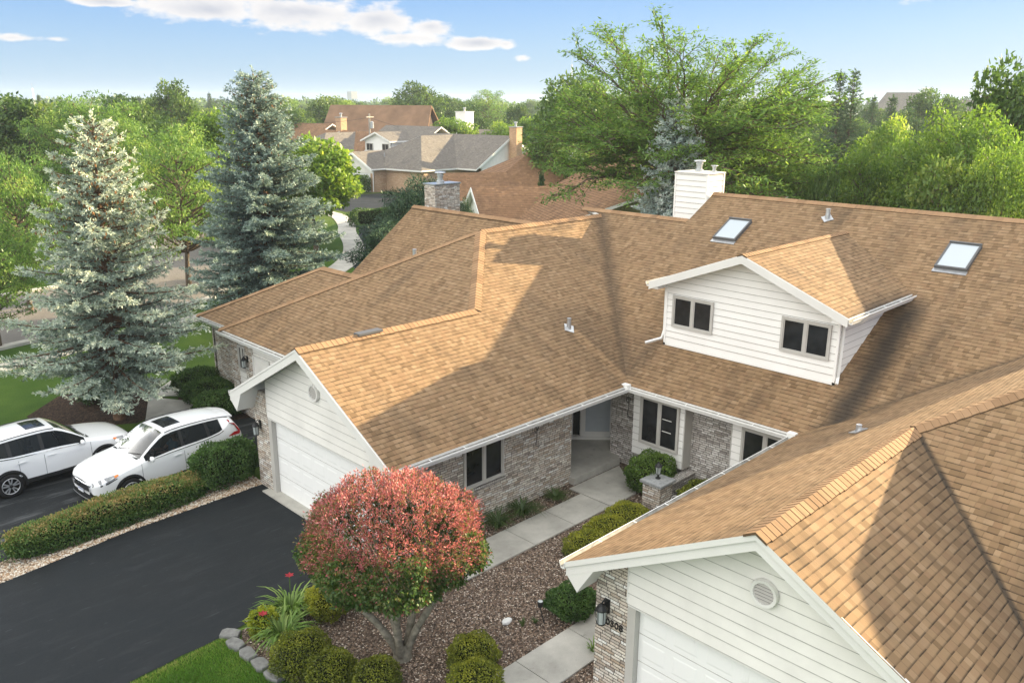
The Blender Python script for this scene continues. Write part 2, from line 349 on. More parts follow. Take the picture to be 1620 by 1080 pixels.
class MB:
    def __init__(s): s.v = []; s.f = []; s.uv = []; s.mi = []
    def face(s, pts, uv=None, m=0):
        b = len(s.v); s.v += [tuple(p) for p in pts]; s.f.append(tuple(range(b, b + len(pts))))
        if uv is None:
            n = [0, 0, 0]
            for i in range(len(pts)):
                a, c = pts[i], pts[(i + 1) % len(pts)]
                n[0] += (a[1] - c[1]) * (a[2] + c[2]); n[1] += (a[2] - c[2]) * (a[0] + c[0]); n[2] += (a[0] - c[0]) * (a[1] + c[1])
            l = math.sqrt(sum(k * k for k in n)) or 1.
            n = [k / l for k in n]; uv = [wall_uv(p, n) for p in pts]
        s.uv.append(uv); s.mi.append(m); return s
    def hexa(s, c, m=0, skip=()):
        for k, q in enumerate([(3, 2, 1, 0), (4, 5, 6, 7), (0, 1, 5, 4), (1, 2, 6, 5), (2, 3, 7, 6), (3, 0, 4, 7)]):
            if k in skip: continue
            s.face([c[i] for i in q], None, m)
        return s
    def box(s, a, b, m=0, skip=()):
        x0, y0, z0 = (min(a[i], b[i]) for i in range(3)); x1, y1, z1 = (max(a[i], b[i]) for i in range(3))
        return s.hexa([(x0, y0, z0), (x1, y0, z0), (x1, y1, z0), (x0, y1, z0), (x0, y0, z1), (x1, y0, z1), (x1, y1, z1), (x0, y1, z1)], m, skip)
    def obox(s, o, u, w, n, du, dw, dn, m=0):
        """box from corner o spanning du*u, dw*w, dn*n (unit vectors)"""
        o, u, w, n = Vector(o), Vector(u) * du, Vector(w) * dw, Vector(n) * dn
        return s.hexa([o, o + u, o + u + w, o + w, o + n, o + u + n, o + u + w + n, o + w + n], m)
    def extrude(s, pts, d, m=0, mtop=None, uvtop=None, mbot=None):
        """prism: polygon pts and its copy moved by d"""
        d = Vector(d); q = [Vector(p) + d for p in pts]; n = len(pts)
        s.face(pts, uvtop, m if mtop is None else mtop); s.face(q[::-1], None, m if mbot is None else mbot)
        for i in range(n):
            j = (i + 1) % n; s.face([pts[j], pts[i], q[i], q[j]], None, m)
        return s
    def tube(s, path, rad, n=8, m=0, cap=True):
        path = [Vector(p) for p in path]; k = len(path)
        if not hasattr(rad, '__len__'): rad = [rad] * k
        rings = []; up = Vector((.123, .31, 1)).normalized()
        for i, p in enumerate(path):
            d = (path[min(i + 1, k - 1)] - path[max(i - 1, 0)])
            d = d.normalized() if d.length > 1e-9 else Vector((0, 0, 1))
            a = d.cross(up)
            if a.length < .05: a = d.cross(Vector((1, 0, 0)))
            a.normalize(); c = d.cross(a)
            rings.append([p + (a * math.cos(2 * math.pi * j / n) + c * math.sin(2 * math.pi * j / n)) * rad[i] for j in range(n)])
        for i in range(k - 1):
            for j in range(n):
                jj = (j + 1) % n; s.face([rings[i][j], rings[i][jj], rings[i + 1][jj], rings[i + 1][j]], [(j / n, i), ((j + 1) / n, i), ((j + 1) / n, i + 1), (j / n, i + 1)], m)
        if cap: s.face(rings[0][::-1], None, m); s.face(rings[-1], None, m)
        return s
    def lathe(s, prof, c=(0, 0, 0), n=16, m=0, sx=1., sy=1.):
        rings = [[(c[0] + r * math.cos(2 * math.pi * j / n) * sx, c[1] + r * math.sin(2 * math.pi * j / n) * sy, c[2] + z) for j in range(n)] for r, z in prof]
        for i in range(len(prof) - 1):
            for j in range(n):
                jj = (j + 1) % n; s.face([rings[i][j], rings[i][jj], rings[i + 1][jj], rings[i + 1][j]], None, m)
        if prof[0][0] > 1e-4: s.face(rings[0][::-1], None, m)
        if prof[-1][0] > 1e-4: s.face(rings[-1], None, m)
        return s
    def build(s, name, mats, parent=None, smooth=False, merge=False):
        off = wloc(parent) if parent is not None else Vector((0, 0, 0))
        me = bpy.data.meshes.new(name); me.from_pydata([(p[0] - off[0], p[1] - off[1], p[2] - off[2]) for p in s.v], [], s.f)
        if not isinstance(mats, (list, tuple)): mats = [mats]
        for m in mats: me.materials.append(M[m] if isinstance(m, str) else m)
        me.polygons.foreach_set('material_index', s.mi)
        l = me.uv_layers.new(name='UVMap'); l.data.foreach_set('uv', [c for q in s.uv for p in q for c in (p[0], p[1])])
        if smooth or merge:
            bm = bmesh.new(); bm.from_mesh(me); bmesh.ops.remove_doubles(bm, verts=bm.verts, dist=1e-5); bmesh.ops.recalc_face_normals(bm, faces=bm.faces)
            bm.to_mesh(me); bm.free()
            if smooth: me.polygons.foreach_set('use_smooth', [True] * len(me.polygons))
        me.update(); return link_mesh(name, me, parent)

def clip(poly, ax, lo, hi):
    for sgn, lim in ((1, lo), (-1, -hi)):
        out = []
        for i in range(len(poly)):
            a, b = poly[i], poly[(i + 1) % len(poly)]; da, db = sgn * a[ax] - lim, sgn * b[ax] - lim
            if da >= 0: out.append(a)
            if da * db < 0:
                t = da / (da - db); out.append(tuple(a[k] + (b[k] - a[k]) * t for k in range(2)))
        poly = out
        if len(poly) < 3: return []
    return poly
def lap(mb, poly, org, u, n, h=.185, out=.016, m=0, g=1):
    """lapped boards over a 2D polygon (s along u, z up), each board tilted outwards at its foot"""
    org, u, n = Vector(org), Vector(u), Vector(n)
    z0 = min(p[1] for p in poly); z1 = max(p[1] for p in poly); k = 0
    while z0 + k * h < z1 - 1e-4:
        a, b = z0 + k * h, min(z0 + (k + 1) * h, z1); q = clip(poly, 1, a, b); k += 1
        if len(q) < 3: continue
        pt = lambda p, e: org + u * p[0] + n * e + Vector((0, 0, p[1]))
        mb.face([pt(p, out * (1 - (p[1] - a) / h) + .002) for p in q], None, m)
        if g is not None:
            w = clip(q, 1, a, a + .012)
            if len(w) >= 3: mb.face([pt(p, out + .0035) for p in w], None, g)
        lo = sorted([p for p in q if abs(p[1] - a) < 1e-5])
        if len(lo) >= 2: mb.face([pt(lo[0], .002), pt(lo[-1], .002), pt(lo[-1], out + .002), pt(lo[0], out + .002)], None, m)
    return mb
# ------------------------------------------------------------------ setting: ground, drives, walks, street
def sheet(name, pts, z, mat, thick=0., kind='structure'):
    mb = MB(); P = [(p[0], p[1], z) for p in pts]
    if thick: mb.extrude(P, (0, 0, -thick))
    else: mb.face(P)
    return tag(mb.build(name, mat), kind=kind)
def gnd():
    mb = MB(); S = 2600.; mb.face([(-S, -S, 0), (S, -S, 0), (S, S, 0), (-S, S, 0)]); return tag(mb.build('ground', 'lawn'), kind='structure')
gnd()
def wavy(pts, amp, step, seed):
    """an irregular hand-cut edge: points added along a polyline with small offsets"""
    r = random.Random(seed); out = []
    for i in range(len(pts) - 1):
        a, b = Vector(pts[i]), Vector(pts[i + 1]); n = max(1, int((b - a).length / step))
        for k in range(n):
            p = a.lerp(b, k / n); out.append((p.x + r.uniform(-amp, amp), p.y + r.uniform(-amp, amp)))
    out.append(tuple(pts[-1])); return out
# mulch bed in front of the entrance court
bed_left = wavy([(9.3, 13.95), (8.1, 14.1), (7.0, 14.0), (6.28, 13.9), (6.0, 13.3), (6.15, 12.4), (6.2, 11.2), (6.3, 9.8), (6.2, 6.0)], .035, .25, 3)
sheet('mulch_bed', bed_left + [(9.9, 6.0), (9.9, 7.9), (17.3, 7.9), (18.4, 7.9), (18.4, 14.6), (15.8, 14.3), (9.85, 14.2)], .004, 'mulch')
sheet('driveway', wavy([(2.2, 13.75), (4.07, 13.85), (6.15, 13.98), (8.04, 14.12), (9.9, 14.2)], .02, .3, 5) + [(9.9, 19.62)] + wavy([(9.9, 19.62), (6.2, 19.50), (3.38, 19.05), (-3., 18.2)], .03, .35, 6) + [(-3., 13.4)], .012, 'asphalt')
sheet('gravel_strip', wavy([(-3., 18.1), (3.38, 19.0), (6.2, 19.42), (9.95, 19.55)], .05, .3, 7) + wavy([(9.95, 20.75), (6.3, 20.45), (3.3, 19.98), (-3., 19.0)], .05, .3, 8), .008, 'gravel')
sheet('driveway', [(-6., 18.8), (3.2, 19.95), (9.95, 20.7), (12.2, 20.7), (12.2, 24.6), (9.3, 26.0), (6.5, 25.9), (3.0, 25.3), (-6., 24.)], .006, 'asphalt2')
# garage aprons
def slab(name, pts, z, mat='concrete', thick=.12): return sheet(name, pts, z, mat, thick)
slab('garage_apron', [(9.62, 13.75), (9.96, 13.75), (9.96, 19.15), (9.62, 19.15)], .045)
# walk along the wing: separate slabs with open joints
def walk(name, a, b, w, z=.035, step=1.5, mat='concrete', gap=.018):
    a, b = Vector(a), Vector(b); d = (b - a).normalized(); n = Vector((-d.y, d.x)); L = (b - a).length; k = max(1, round(L / step)); mb = MB()
    for i in range(k):
        p, q = a + d * (L * i / k + gap / 2), a + d * (L * (i + 1) / k - gap / 2)
        mb.extrude([(*(p + n * w / 2), z), (*(p - n * w / 2), z), (*(q - n * w / 2), z), (*(q + n * w / 2), z)], (0, 0, -.12))
    return tag(mb.build(name, mat), kind='structure')
walk('walkway', (10.0, 12.62), (15.62, 12.62), 1.02)
slab('walkway', [(15.64, 13.55), (15.64, 12.12), (16.72, 12.12), (17.78, 13.55)], .036)
slab('porch', [(15.9, 13.62), (17.9, 13.62), (18.3, 14.2), (18.95, 14.75), (17.2, 16.5), (15.9, 16.5)], .20, 'concrete', .2)
walk('walkway', (8.0, 8.92), (12.4, 8.92), .98)
# left neighbour's walk, mulch ring, street and far walks
sheet('mulch_bed', [(8.2, 27.1), (9.2, 26.5), (10.6, 27.2), (10.9, 28.6), (11.6, 30.6), (10.4, 31.2), (8.2, 31.), (6.8, 29.6), (6.9, 28.)], .005, 'mulchdark')
sheet('mulch_bed', [(10.4, 25.3), (11.2, 24.7), (12.2, 24.4), (12.2, 29.6), (12.6, 30.2), (11.5, 28.5), (11.0, 27.6)], .007, 'mulchdark')
slab('walkway', [(10.45, 28.7), (11.75, 26.55), (10.65, 25.55), (9.35, 26.25)], .032)
slab('walkway', [(10.45, 28.75), (11.35, 28.1), (13.2, 30.2), (12.5, 30.6)], .032)
road_pts_near = [(-30., 32.5), (8.43, 39.2), (14., 40.4), (18.7, 41.9), (24., 46.6), (31., 58.), (36., 74.)]
road_pts_far = [(-30., 41.5), (6., 48.9), (11.1, 49.7), (15., 50.3), (19., 52.4), (23., 58.), (27., 70.), (30., 80.)]
sheet('street', road_pts_near + road_pts_far[::-1], .010, 'road')
def strip(name, pts, w, z, mat, side=1):
    mb = MB(); L, Rr = [], []
    for i, p in enumerate(pts):
        a = Vector(pts[max(i - 1, 0)]); b = Vector(pts[min(i + 1, len(pts) - 1)]); d = (b - a).normalized(); n = Vector((-d.y, d.x)) * side
        L.append(Vector(p)); Rr.append(Vector(p) + n * w)
    for i in range(len(pts) - 1):
        q = [(*L[i], z), (*L[i + 1], z), (*Rr[i + 1], z), (*Rr[i], z)]
        mb.extrude(q, (0, 0, -.14))
    return tag(mb.build(name, mat), kind='structure')
strip('kerb', road_pts_near, .45, .12, 'concrete_p', -1)
strip('kerb', road_pts_far, .45, .12, 'concrete_p', 1)
strip('pavement', [(-30., 29.), (7.5, 35.4), (15.5, 37.5), (20., 39.), (26., 44.)], 1.1, .03, 'concrete_p', 1)
strip('pavement', [(-30., 46.), (12.3, 54.2), (15., 55.), (19.5, 59.), (22., 66.)], 1.3, .03, 'concrete_p', 1)
# curved concrete path between dark beds beyond the left neighbour
curve = []
ctrl = [(26.5, 43.6), (29.2, 45.9), (31.9, 48.9), (34.4, 52.6), (37., 57.2), (39.7, 61.4), (42.5, 67.4), (43.0, 74.)]
for i in range(len(ctrl) - 1):
    for k in range(4):
        t_ = k / 4; p0, p1, p2, p3 = [Vector(ctrl[min(max(i + j, 0), len(ctrl) - 1)]) for j in (-1, 0, 1, 2)]
        curve.append(tuple(.5 * ((2 * p1) + (p2 - p0) * t_ + (2 * p0 - 5 * p1 + 4 * p2 - p3) * t_ ** 2 + (3 * p1 - p0 - 3 * p2 + p3) * t_ ** 3)))
strip('pavement', curve, 1.45, .03, 'concrete_p', -1)
sheet('driveway', [(29.0, 43.), (33.5, 46.5), (38., 52.), (36.3, 53.2), (33.2, 48.9), (30.5, 46.)], .006, 'asphalt')
sheet('driveway', [(36.0, 52.9), (40., 50.), (46., 56.), (44.3, 60.5), (40.0, 58.6)], .007, 'asphalt')
sheet('driveway', [(45., 68.), (52., 69.), (58., 74.5), (58., 79.8), (53., 80.5), (46., 78.)], .008, 'asphalt')
sheet('field', [(120., 48.), (170., 70.), (190., 120.), (140., 100.)], .02, 'lawn')
sheet('parking_area', [(140., 62.), (200., 90.), (205., 105.), (142., 72.)], .03, 'concrete_p')

# ------------------------------------------------------------------ the townhouse row
S54 = .54
house = thing('townhouse', 'near brown-shingled townhouse row with two cream garage gables, white dormer and brick entry court', 'townhouse', (17, 11, 0))
def roof_slab(mb, plan, zf, ax, s, thick=.10, mats=(0, 1)):
    """roof plane over plan points; ax: axis the slope rises along (0 = x, 1 = y)"""
    k = math.sqrt(1 + s * s)
    top = [(x, y, zf(x, y)) for x, y in plan]
    uv = [((y, x * k) if ax == 0 else (x, y * k)) for x, y in plan]
    n = len(top); bot = [(x, y, z - thick) for x, y, z in top]
    mb.face(top, uv, mats[0]); mb.face(bot[::-1], None, mats[1])
    for i in range(n):
        j = (i + 1) % n; mb.face([top[i], bot[i], bot[j], top[j]], None, mats[1])
def caps(mb, a, b, w=.18, step=.135, drop=.54, lift=.022, side=None):
    """overlapping folded cap shingles from a (low end) to b along a ridge or hip; side: plan direction across, drop: fall per metre to each side"""
    a, b = Vector(a), Vector(b); L = (b - a).length; d = (b - a) / L; n = int(L / step)
    h = Vector((-d.y, d.x, 0)).normalized(); r = random.Random(int(L * 1000))
    dl, dr = drop if hasattr(drop, '__len__') else (drop, drop)
    for i in range(n):
        p = a + d * (i * step); q = a + d * min(L, (i + 1) * step + .02); z0, z1 = lift + .006 + r.uniform(0, .003), lift
        ww = w * r.uniform(.96, 1.04); v = r.random() * 4.
        for sg, dd in ((1, dl), (-1, dr)):
            o = h * sg * ww - Vector((0, 0, dd * ww)); o2 = h * sg * ww * .97 - Vector((0, 0, dd * ww * .97))
            u3 = Vector((0, 0, 1))
            P = [p + u3 * z0, p + o + u3 * z0, q + o2 + u3 * z1, q + u3 * z1]
            uv = [(i + .1, v), (i + .1, v + .2), (i + .9, v + .2), (i + .9, v)]
            mb.face(P, uv, 0)
            mb.face([p + u3 * z0, p + o + u3 * z0, p + o - u3 * .01, p - u3 * .01], [(0, 0)] * 4, 1)
            mb.face([p + o + u3 * z0, q + o2 + u3 * z1, q + o2 - u3 * .01, p + o - u3 * .01], [(0, 0)] * 4, 1)
def add_roof(name, planes, parent=house, mats=('shingle', 'trim')):
    mb = MB()
    for pl in planes: roof_slab(mb, *pl)
    return mb.build(name, mats, parent)
zC1 = lambda x, y: 2.7 + .54 * (y - 13.0)
zC2 = lambda x, y: 4.59 - .54 * (y - 16.5)
zP2 = lambda x, y: 4.59 + .54 * (x - 14.9)
zC3 = lambda x, y: 6.156 - .54 * (y - 19.4)
zM = lambda x, y: 2.7 + .54 * (x - 17.3)
zB1 = lambda x, y: 7.09 - .54 * (x - 25.43)
zB2 = lambda x, y: 6.30 - .54 * (x - 23.97)
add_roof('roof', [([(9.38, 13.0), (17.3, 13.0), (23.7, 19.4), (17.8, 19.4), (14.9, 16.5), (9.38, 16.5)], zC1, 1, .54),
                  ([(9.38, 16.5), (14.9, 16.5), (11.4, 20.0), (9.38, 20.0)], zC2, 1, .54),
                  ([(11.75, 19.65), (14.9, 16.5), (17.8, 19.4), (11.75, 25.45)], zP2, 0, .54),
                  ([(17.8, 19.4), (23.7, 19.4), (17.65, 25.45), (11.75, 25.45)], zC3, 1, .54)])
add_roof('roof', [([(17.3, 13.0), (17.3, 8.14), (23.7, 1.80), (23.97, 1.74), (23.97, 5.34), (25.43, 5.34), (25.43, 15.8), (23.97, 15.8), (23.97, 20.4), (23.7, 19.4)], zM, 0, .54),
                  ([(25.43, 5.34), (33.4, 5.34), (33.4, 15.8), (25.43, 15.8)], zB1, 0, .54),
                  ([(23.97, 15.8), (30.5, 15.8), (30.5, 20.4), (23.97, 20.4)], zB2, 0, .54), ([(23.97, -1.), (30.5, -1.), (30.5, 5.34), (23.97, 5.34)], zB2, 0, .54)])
s5 = .55
zD0 = lambda x, y: 2.7 + s5 * (8.14 - y)
zD1 = lambda x, y: 4.537 - s5 * (4.8 - y)
zPr = lambda x, y: 4.537 + .54 * (x - 14.8)
zD3 = lambda x, y: 6.22 - s5 * (1.74 - y)
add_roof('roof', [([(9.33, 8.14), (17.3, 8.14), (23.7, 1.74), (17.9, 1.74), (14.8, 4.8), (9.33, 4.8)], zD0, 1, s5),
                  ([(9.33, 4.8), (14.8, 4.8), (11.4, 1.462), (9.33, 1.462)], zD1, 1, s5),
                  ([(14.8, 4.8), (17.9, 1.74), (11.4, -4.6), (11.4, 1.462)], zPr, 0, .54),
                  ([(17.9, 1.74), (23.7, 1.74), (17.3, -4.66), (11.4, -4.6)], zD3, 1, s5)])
zM3 = lambda x, y: 5.733 + .749 * (x - 22.688)
zM3b = lambda x, y: 5.733 - .6 * (x - 22.688)
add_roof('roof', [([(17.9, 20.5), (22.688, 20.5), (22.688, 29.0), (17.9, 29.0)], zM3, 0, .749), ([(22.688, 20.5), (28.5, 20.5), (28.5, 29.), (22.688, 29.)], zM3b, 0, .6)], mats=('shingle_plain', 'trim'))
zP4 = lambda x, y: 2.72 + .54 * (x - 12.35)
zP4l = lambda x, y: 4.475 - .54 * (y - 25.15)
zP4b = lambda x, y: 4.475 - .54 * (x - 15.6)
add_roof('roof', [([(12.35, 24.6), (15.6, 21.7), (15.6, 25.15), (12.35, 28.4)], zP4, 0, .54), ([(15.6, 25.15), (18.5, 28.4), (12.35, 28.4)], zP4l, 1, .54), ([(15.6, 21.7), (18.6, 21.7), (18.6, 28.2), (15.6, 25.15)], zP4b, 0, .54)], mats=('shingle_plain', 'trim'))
# ridge and hip caps
M['capedge'] = flat('cap_butt_edges', (.11, .072, .042), .9, .1)
for nm, a, b, dr in [('ridge_cap', (9.36, 16.5, 4.59), (14.9, 16.5, 4.59), .54), ('hip_cap', (14.9, 16.5, 4.59), (17.8, 19.4, 6.156), .38), ('ridge_cap', (17.8, 19.4, 6.156), (23.75, 19.4, 6.156), .54),
                     ('hip_cap', (11.75, 25.45, 2.89), (17.8, 19.4, 6.156), .38), ('ridge_cap', (25.43, 15.8, 7.09), (25.43, 5.34, 7.09), .54), ('ridge_cap', (23.97, 20.4, 6.3), (23.97, 15.8, 6.3), .54),
                     ('ridge_cap', (9.31, 4.8, 4.537), (14.8, 4.8, 4.537), s5), ('hip_cap', (14.8, 4.8, 4.537), (17.9, 1.74, 6.22), .38), ('ridge_cap', (17.9, 1.74, 6.22), (23.7, 1.74, 6.22), .54),
                     ('ridge_cap', (22.688, 29., 5.733), (22.688, 20.5, 5.733), .6), ('hip_cap', (12.35, 28.4, 2.72), (15.6, 25.15, 4.475), .38), ('ridge_cap', (15.6, 25.15, 4.475), (15.6, 21.7, 4.475), .54)]:
    mb = MB(); caps(mb, a, b, drop=dr); mb.build(nm, ('cap', 'capedge'), house)
# a short run of missing cap shingles on the centre ridge
mb = MB(); mb.box((11.05, 16.38, 4.585), (11.75, 16.62, 4.64)); mb.build('bare_ridge_strip', 'dirtmetal', house)

def gutter(a, b, out, name='gutter', parent=house, straps=True):
    a, b, o = Vector(a), Vector(b), Vector(out); up = Vector((0, 0, 1)); d = (b - a).normalized(); mb = MB()
    pr = [(0, 0), (0, -.115), (.075, -.115), (.082, -.085), (.115, -.03), (.115, .004), (.10, .004), (.10, -.02), (.07, -.09), (.012, -.09), (.012, 0)]
    P = [a + o * x + up * z for x, z in pr]; Q = [b + o * x + up * z for x, z in pr]; n = len(pr)
    for i in range(n):
        j = (i + 1) % n; mb.face([P[i], P[j], Q[j], Q[i]], None, 1 if 6 <= i <= 9 else 0)
    for e in (P, Q):
        mb.face([e[0], e[1], e[2], e[3], e[8], e[9], e[10]], None, 0); mb.face([e[3], e[4], e[5], e[6], e[7], e[8]], None, 0)
    if straps:
        L = (b - a).length; k = int(L / .9)
        for i in range(1, k): mb.obox(a + d * (i * L / k - .012) + up * .0, d, o, up, .018, .11, .006, 0)
    return mb.build(name, ('gutter', 'gdark'), parent)
gutter((9.38, 12.985, 2.67), (17.3, 12.985, 2.67), (0, -1, 0))
gutter((17.285, 12.98, 2.67), (17.285, 8.26, 2.67), (-1, 0, 0))
gutter((9.33, 8.155, 2.67), (17.3, 8.155, 2.67), (0, 1, 0))
gutter((11.735, 25.45, 2.85), (11.735, 20.0, 2.85), (-1, 0, 0))
gutter((12.335, 28.4, 2.69), (12.335, 25.5, 2.69), (-1, 0, 0))
gutter((9.38, 20.015, 2.67), (11.7, 20.015, 2.67), (0, 1, 0))
for (x, y) in ((17.22, 13.0), (17.22, 8.2)): MB().obox((x - .08, y - .1, 2.56), (1, 0, 0), (0, 1, 0), (0, 0, 1), .16, .2, .2).build('gutter_corner', 'gutter', house)

# ---- front gables
def gable_front(yl, yr, yp, zpk, ylw, yrw, door, lanterny):
    """garage gable on plane x = 9.85; yl / yr eave ends, yp ridge, ylw / yrw wall ends, door (y0, y1)"""
    X, XF = 9.85, 9.36
    sl, sr = (zpk - 2.7) / (yl - yp), (zpk - 2.7) / (yp - yr)
    d0, d1 = door; zt = 2.13
    for a, b in ((d1 + .16, ylw), (yrw, d0 - .16)): MB().box((X, a, 0), (X + .35, b, 2.75 if b == ylw else 2.6)).build('brick_pier', 'brick', house)
    for a, b in ((d1, d1 + .16), (d0 - .16, d0)): MB().box((X - .015, a, 0), (X + .16, b, zt)).build('door_jamb', 'frame', house)
    # boarded gable
    w = ylw + .02 if True else 0
    zw = lambda y: (zpk - .16 - sl * (y - yp)) if y > yp else (zpk - .16 - sr * (yp - y))
    poly = [(yrw - 0., zt), (d1 + .16, zt), (d1 + .16, zw(d1 + .16)), (yp, zw(yp)), (yrw, zw(yrw))]
    mb = MB(); lap(mb, [(-p[0], p[1]) for p in poly][::-1], (X - .012, 0, 0), (0, -1, 0), (-1, 0, 0), h=.2)
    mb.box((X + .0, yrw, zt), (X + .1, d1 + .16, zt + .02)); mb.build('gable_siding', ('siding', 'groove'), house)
    mb = MB(); mb.extrude([(X + .03, p[0], p[1]) for p in poly], (.1, 0, 0)); mb.build('gable_wall', 'siding', house)
    MB().box((X - .02, d1 + .14, zt + .012), (X + .01, d1 + .19, zw(d1 + .19))).build('corner_board', 'trim', house); mb = MB(); mb.box((X - .022, yrw, zt - .035), (X + .012, d1 + .16, zt + .01)); mb.build('corner_board', 'trim', house)
    # rake boards and soffit
    mb = MB(); dz = .245
    for ya, yb in ((yl, yp), (yr, yp)):
        mb.extrude([(XF, ya, 2.7 - .02), (XF, yb, zpk - .02), (XF, yb, zpk - .02 - dz), (XF, ya, 2.7 - .02 - dz)], (.035, 0, 0))
        mb.extrude([(XF - .012, ya, 2.7 - .012), (XF - .012, yb, zpk - .012), (XF - .012, yb, zpk - .07), (XF - .012, ya, 2.7 - .07)], (.012, 0, 0))
        mb.extrude([(XF + .035, ya, 2.7 - .125), (XF + .035, yb, zpk - .125), (XF + .035, yb, zpk - .15), (XF + .035, ya, 2.7 - .15)], (X - XF, 0, 0))
    mb.build('rake_board', 'trim', house)
    for ya, yw, s_ in ((yl, ylw, sl), (yr, yrw, sr)):
        d = 1 if ya > yw else -1; y2 = ya - d * .70
        mb = MB()   # boxed eave returns
        P = [(XF + .004, ya, 2.47), (XF + .004, ya - d * .02, 2.69), (XF + .004, y2, 2.7 + .7 * s_ - .14), (XF + .004, yw - d * .02, 2.30), (XF + .004, yw + d * .02, 2.22)]
        mb.extrude(P if d > 0 else P[::-1], (X - XF + .2, 0, 0))
        mb.build('eave_return', 'trim', house)
    # sectional door
    mb = MB(); xd = X + .12; mb.box((xd, d0, .03), (xd + .05, d1, zt)); n = 4; hh = (zt - .03) / n; cols = 8; wd = (d1 - d0) / cols
    for i in range(n):
        mb.box((xd - .012, d0 + .006, .03 + i * hh + .006), (xd, d1 - .006, .03 + (i + 1) * hh - .004))
        mb.box((xd - .014, d0 + .004, .03 + i * hh - .006), (xd - .004, d1 - .004, .03 + i * hh + .006), 1)
        for c in range(cols):
            a, b = d0 + c * wd + .07, d0 + (c + 1) * wd - .07; z0, z1 = .03 + i * hh + .10, .03 + (i + 1) * hh - .10
            P = [(xd - .0125, a, z0), (xd - .0125, b, z0), (xd - .0125, b, z1), (xd - .0125, a, z1)]
            q = [(xd - .018, a + .035, z0 + .03), (xd - .018, b - .035, z0 + .03), (xd - .018, b - .035, z1 - .03), (xd - .018, a + .035, z1 - .03)]
            for k in range(4): mb.face([P[k], P[(k + 1) % 4], q[(k + 1) % 4], q[k]])
            mb.face(q)
    mb.build('garage_door', ('garage', 'groove'), house)
    # round louvred vent
    vy, vz, r = yp + .03, 3.42, .19; X = 9.815
    ring = MB()
    for j in range(28):
        a0, a1 = 2 * math.pi * j / 28, 2 * math.pi * (j + 1) / 28
        for (r0, x0, r1, x1) in ((r * .80, X - .02, r * .84, X - .055), (r * .84, X - .055, r * 1.08, X - .06), (r * 1.08, X - .06, r * 1.14, X - .0)):
            ring.face([(x0, vy + r0 * math.cos(a0), vz + r0 * math.sin(a0)), (x0, vy + r0 * math.cos(a1), vz + r0 * math.sin(a1)), (x1, vy + r1 * math.cos(a1), vz + r1 * math.sin(a1)), (x1, vy + r1 * math.cos(a0), vz + r1 * math.sin(a0))])
    v = ring.build('gable_vent', 'trim', house, smooth=False)
    mb = MB(); mb.lathe([(0, 0), (r * .82, 0)], (0, 0, 0), 24); mb.v = [(X - .016, vy + p[0], vz + p[1]) for p in mb.v]
    mb2 = MB(); mb2.f, mb2.uv, mb2.mi, mb2.v = mb.f, mb.uv, [1] * len(mb.f), mb.v
    nl = 6
    for i in range(nl):
        z = vz - r * .8 + (i + .2) * r * 1.6 / nl; w = math.sqrt(max(0, (r * .82) ** 2 - (z - vz) ** 2)); w2 = math.sqrt(max(0, (r * .82) ** 2 - (z + .03 - vz) ** 2))
        if w > .03: mb2.face([(X - .05, vy - w, z), (X - .05, vy + w, z), (X - .018, vy + w2, z + .024), (X - .018, vy - w2, z + .024)], None, 0)
    mb2.build('louvre', ('frame', 'dirtmetal'), v)
    return zw
def lantern(parent, p, n, s=1., name='wall_lantern'):
    """wall lantern: back plate, arm, cage, glass and hood; n = outward direction"""
    p, n = Vector(p), Vector(n); u = Vector((-n.y, n.x, 0)); up = Vector((0, 0, 1)); mb = MB()
    mb.obox(p - u * .045 * s - up * .03 * s, u, up, n, .09 * s, .20 * s, .015 * s)
    mb.tube([p + up * .12 * s, p + n * .07 * s + up * .19 * s, p + n * .12 * s + up * .16 * s], .012 * s, 6)
    c = p + n * .125 * s
    mb.lathe([(.02 * s, .15 * s), (.05 * s, .13 * s), (.085 * s, .075 * s), (.088 * s, .06 * s)], c, 8)
    mb.lathe([(.0, -.185 * s), (.035 * s, -.175 * s), (.065 * s, -.15 * s), (.07 * s, -.135 * s)], c, 8)
    for j in range(6):
        a = 2 * math.pi * j / 6; d = Vector((math.cos(a), math.sin(a), 0)); mb.tube([c + d * .068 * s - up * .14 * s, c + d * .078 * s + up * .065 * s], .006 * s, 4)
    o = mb.build(name, 'darkmetal', parent)
    mb = MB(); mb.lathe([(.058 * s, -.14 * s), (.066 * s, .062 * s)], c, 12); mb.build('glass', 'lanternglass', o); return o
zwL = gable_front(20.0, 13.0, 16.5, 4.59, 19.66, 13.8, (14.15, 18.78), 0)
zwR = gable_front(8.14, 1.40, 4.8, 4.537, 7.87, 1.9, (2.2, 7.03), 0)
lantern(house, (9.85, 19.4, 1.72), (-1, 0, 0), 1.15)
lantern(house, (9.85, 7.62, 1.80), (-1, 0, 0), 1.25)
lantern(house, (12.1, 24.35, 1.95), (-1, 0, 0), 1.1)
def text_mesh(body, size, name, mat, parent, loc, rot, ext=.006):
    c = bpy.data.curves.new(name, 'FONT'); c.body = body; c.size = size; c.extrude = ext; c.align_x = 'CENTER'; c.align_y = 'CENTER'; c.resolution_u = 3
    o = bpy.data.objects.new(name, c); dg = bpy.context.evaluated_depsgraph_get(); COL.objects.link(o); bpy.context.view_layer.update(); dg = bpy.context.evaluated_depsgraph_get()
    me = bpy.data.meshes.new_from_object(o.evaluated_get(dg)); bpy.data.objects.remove(o); bpy.data.curves.remove(c)
    me.materials.clear(); me.materials.append(M[mat]); me.transform(Matrix.Rotation(rot[2], 4, 'Z') @ Matrix.Rotation(rot[0], 4, 'X'))
    r = link_mesh(name, me, parent); r.location = Vector(loc) - (wloc(parent) if parent is not None else Vector((0, 0, 0))); return r
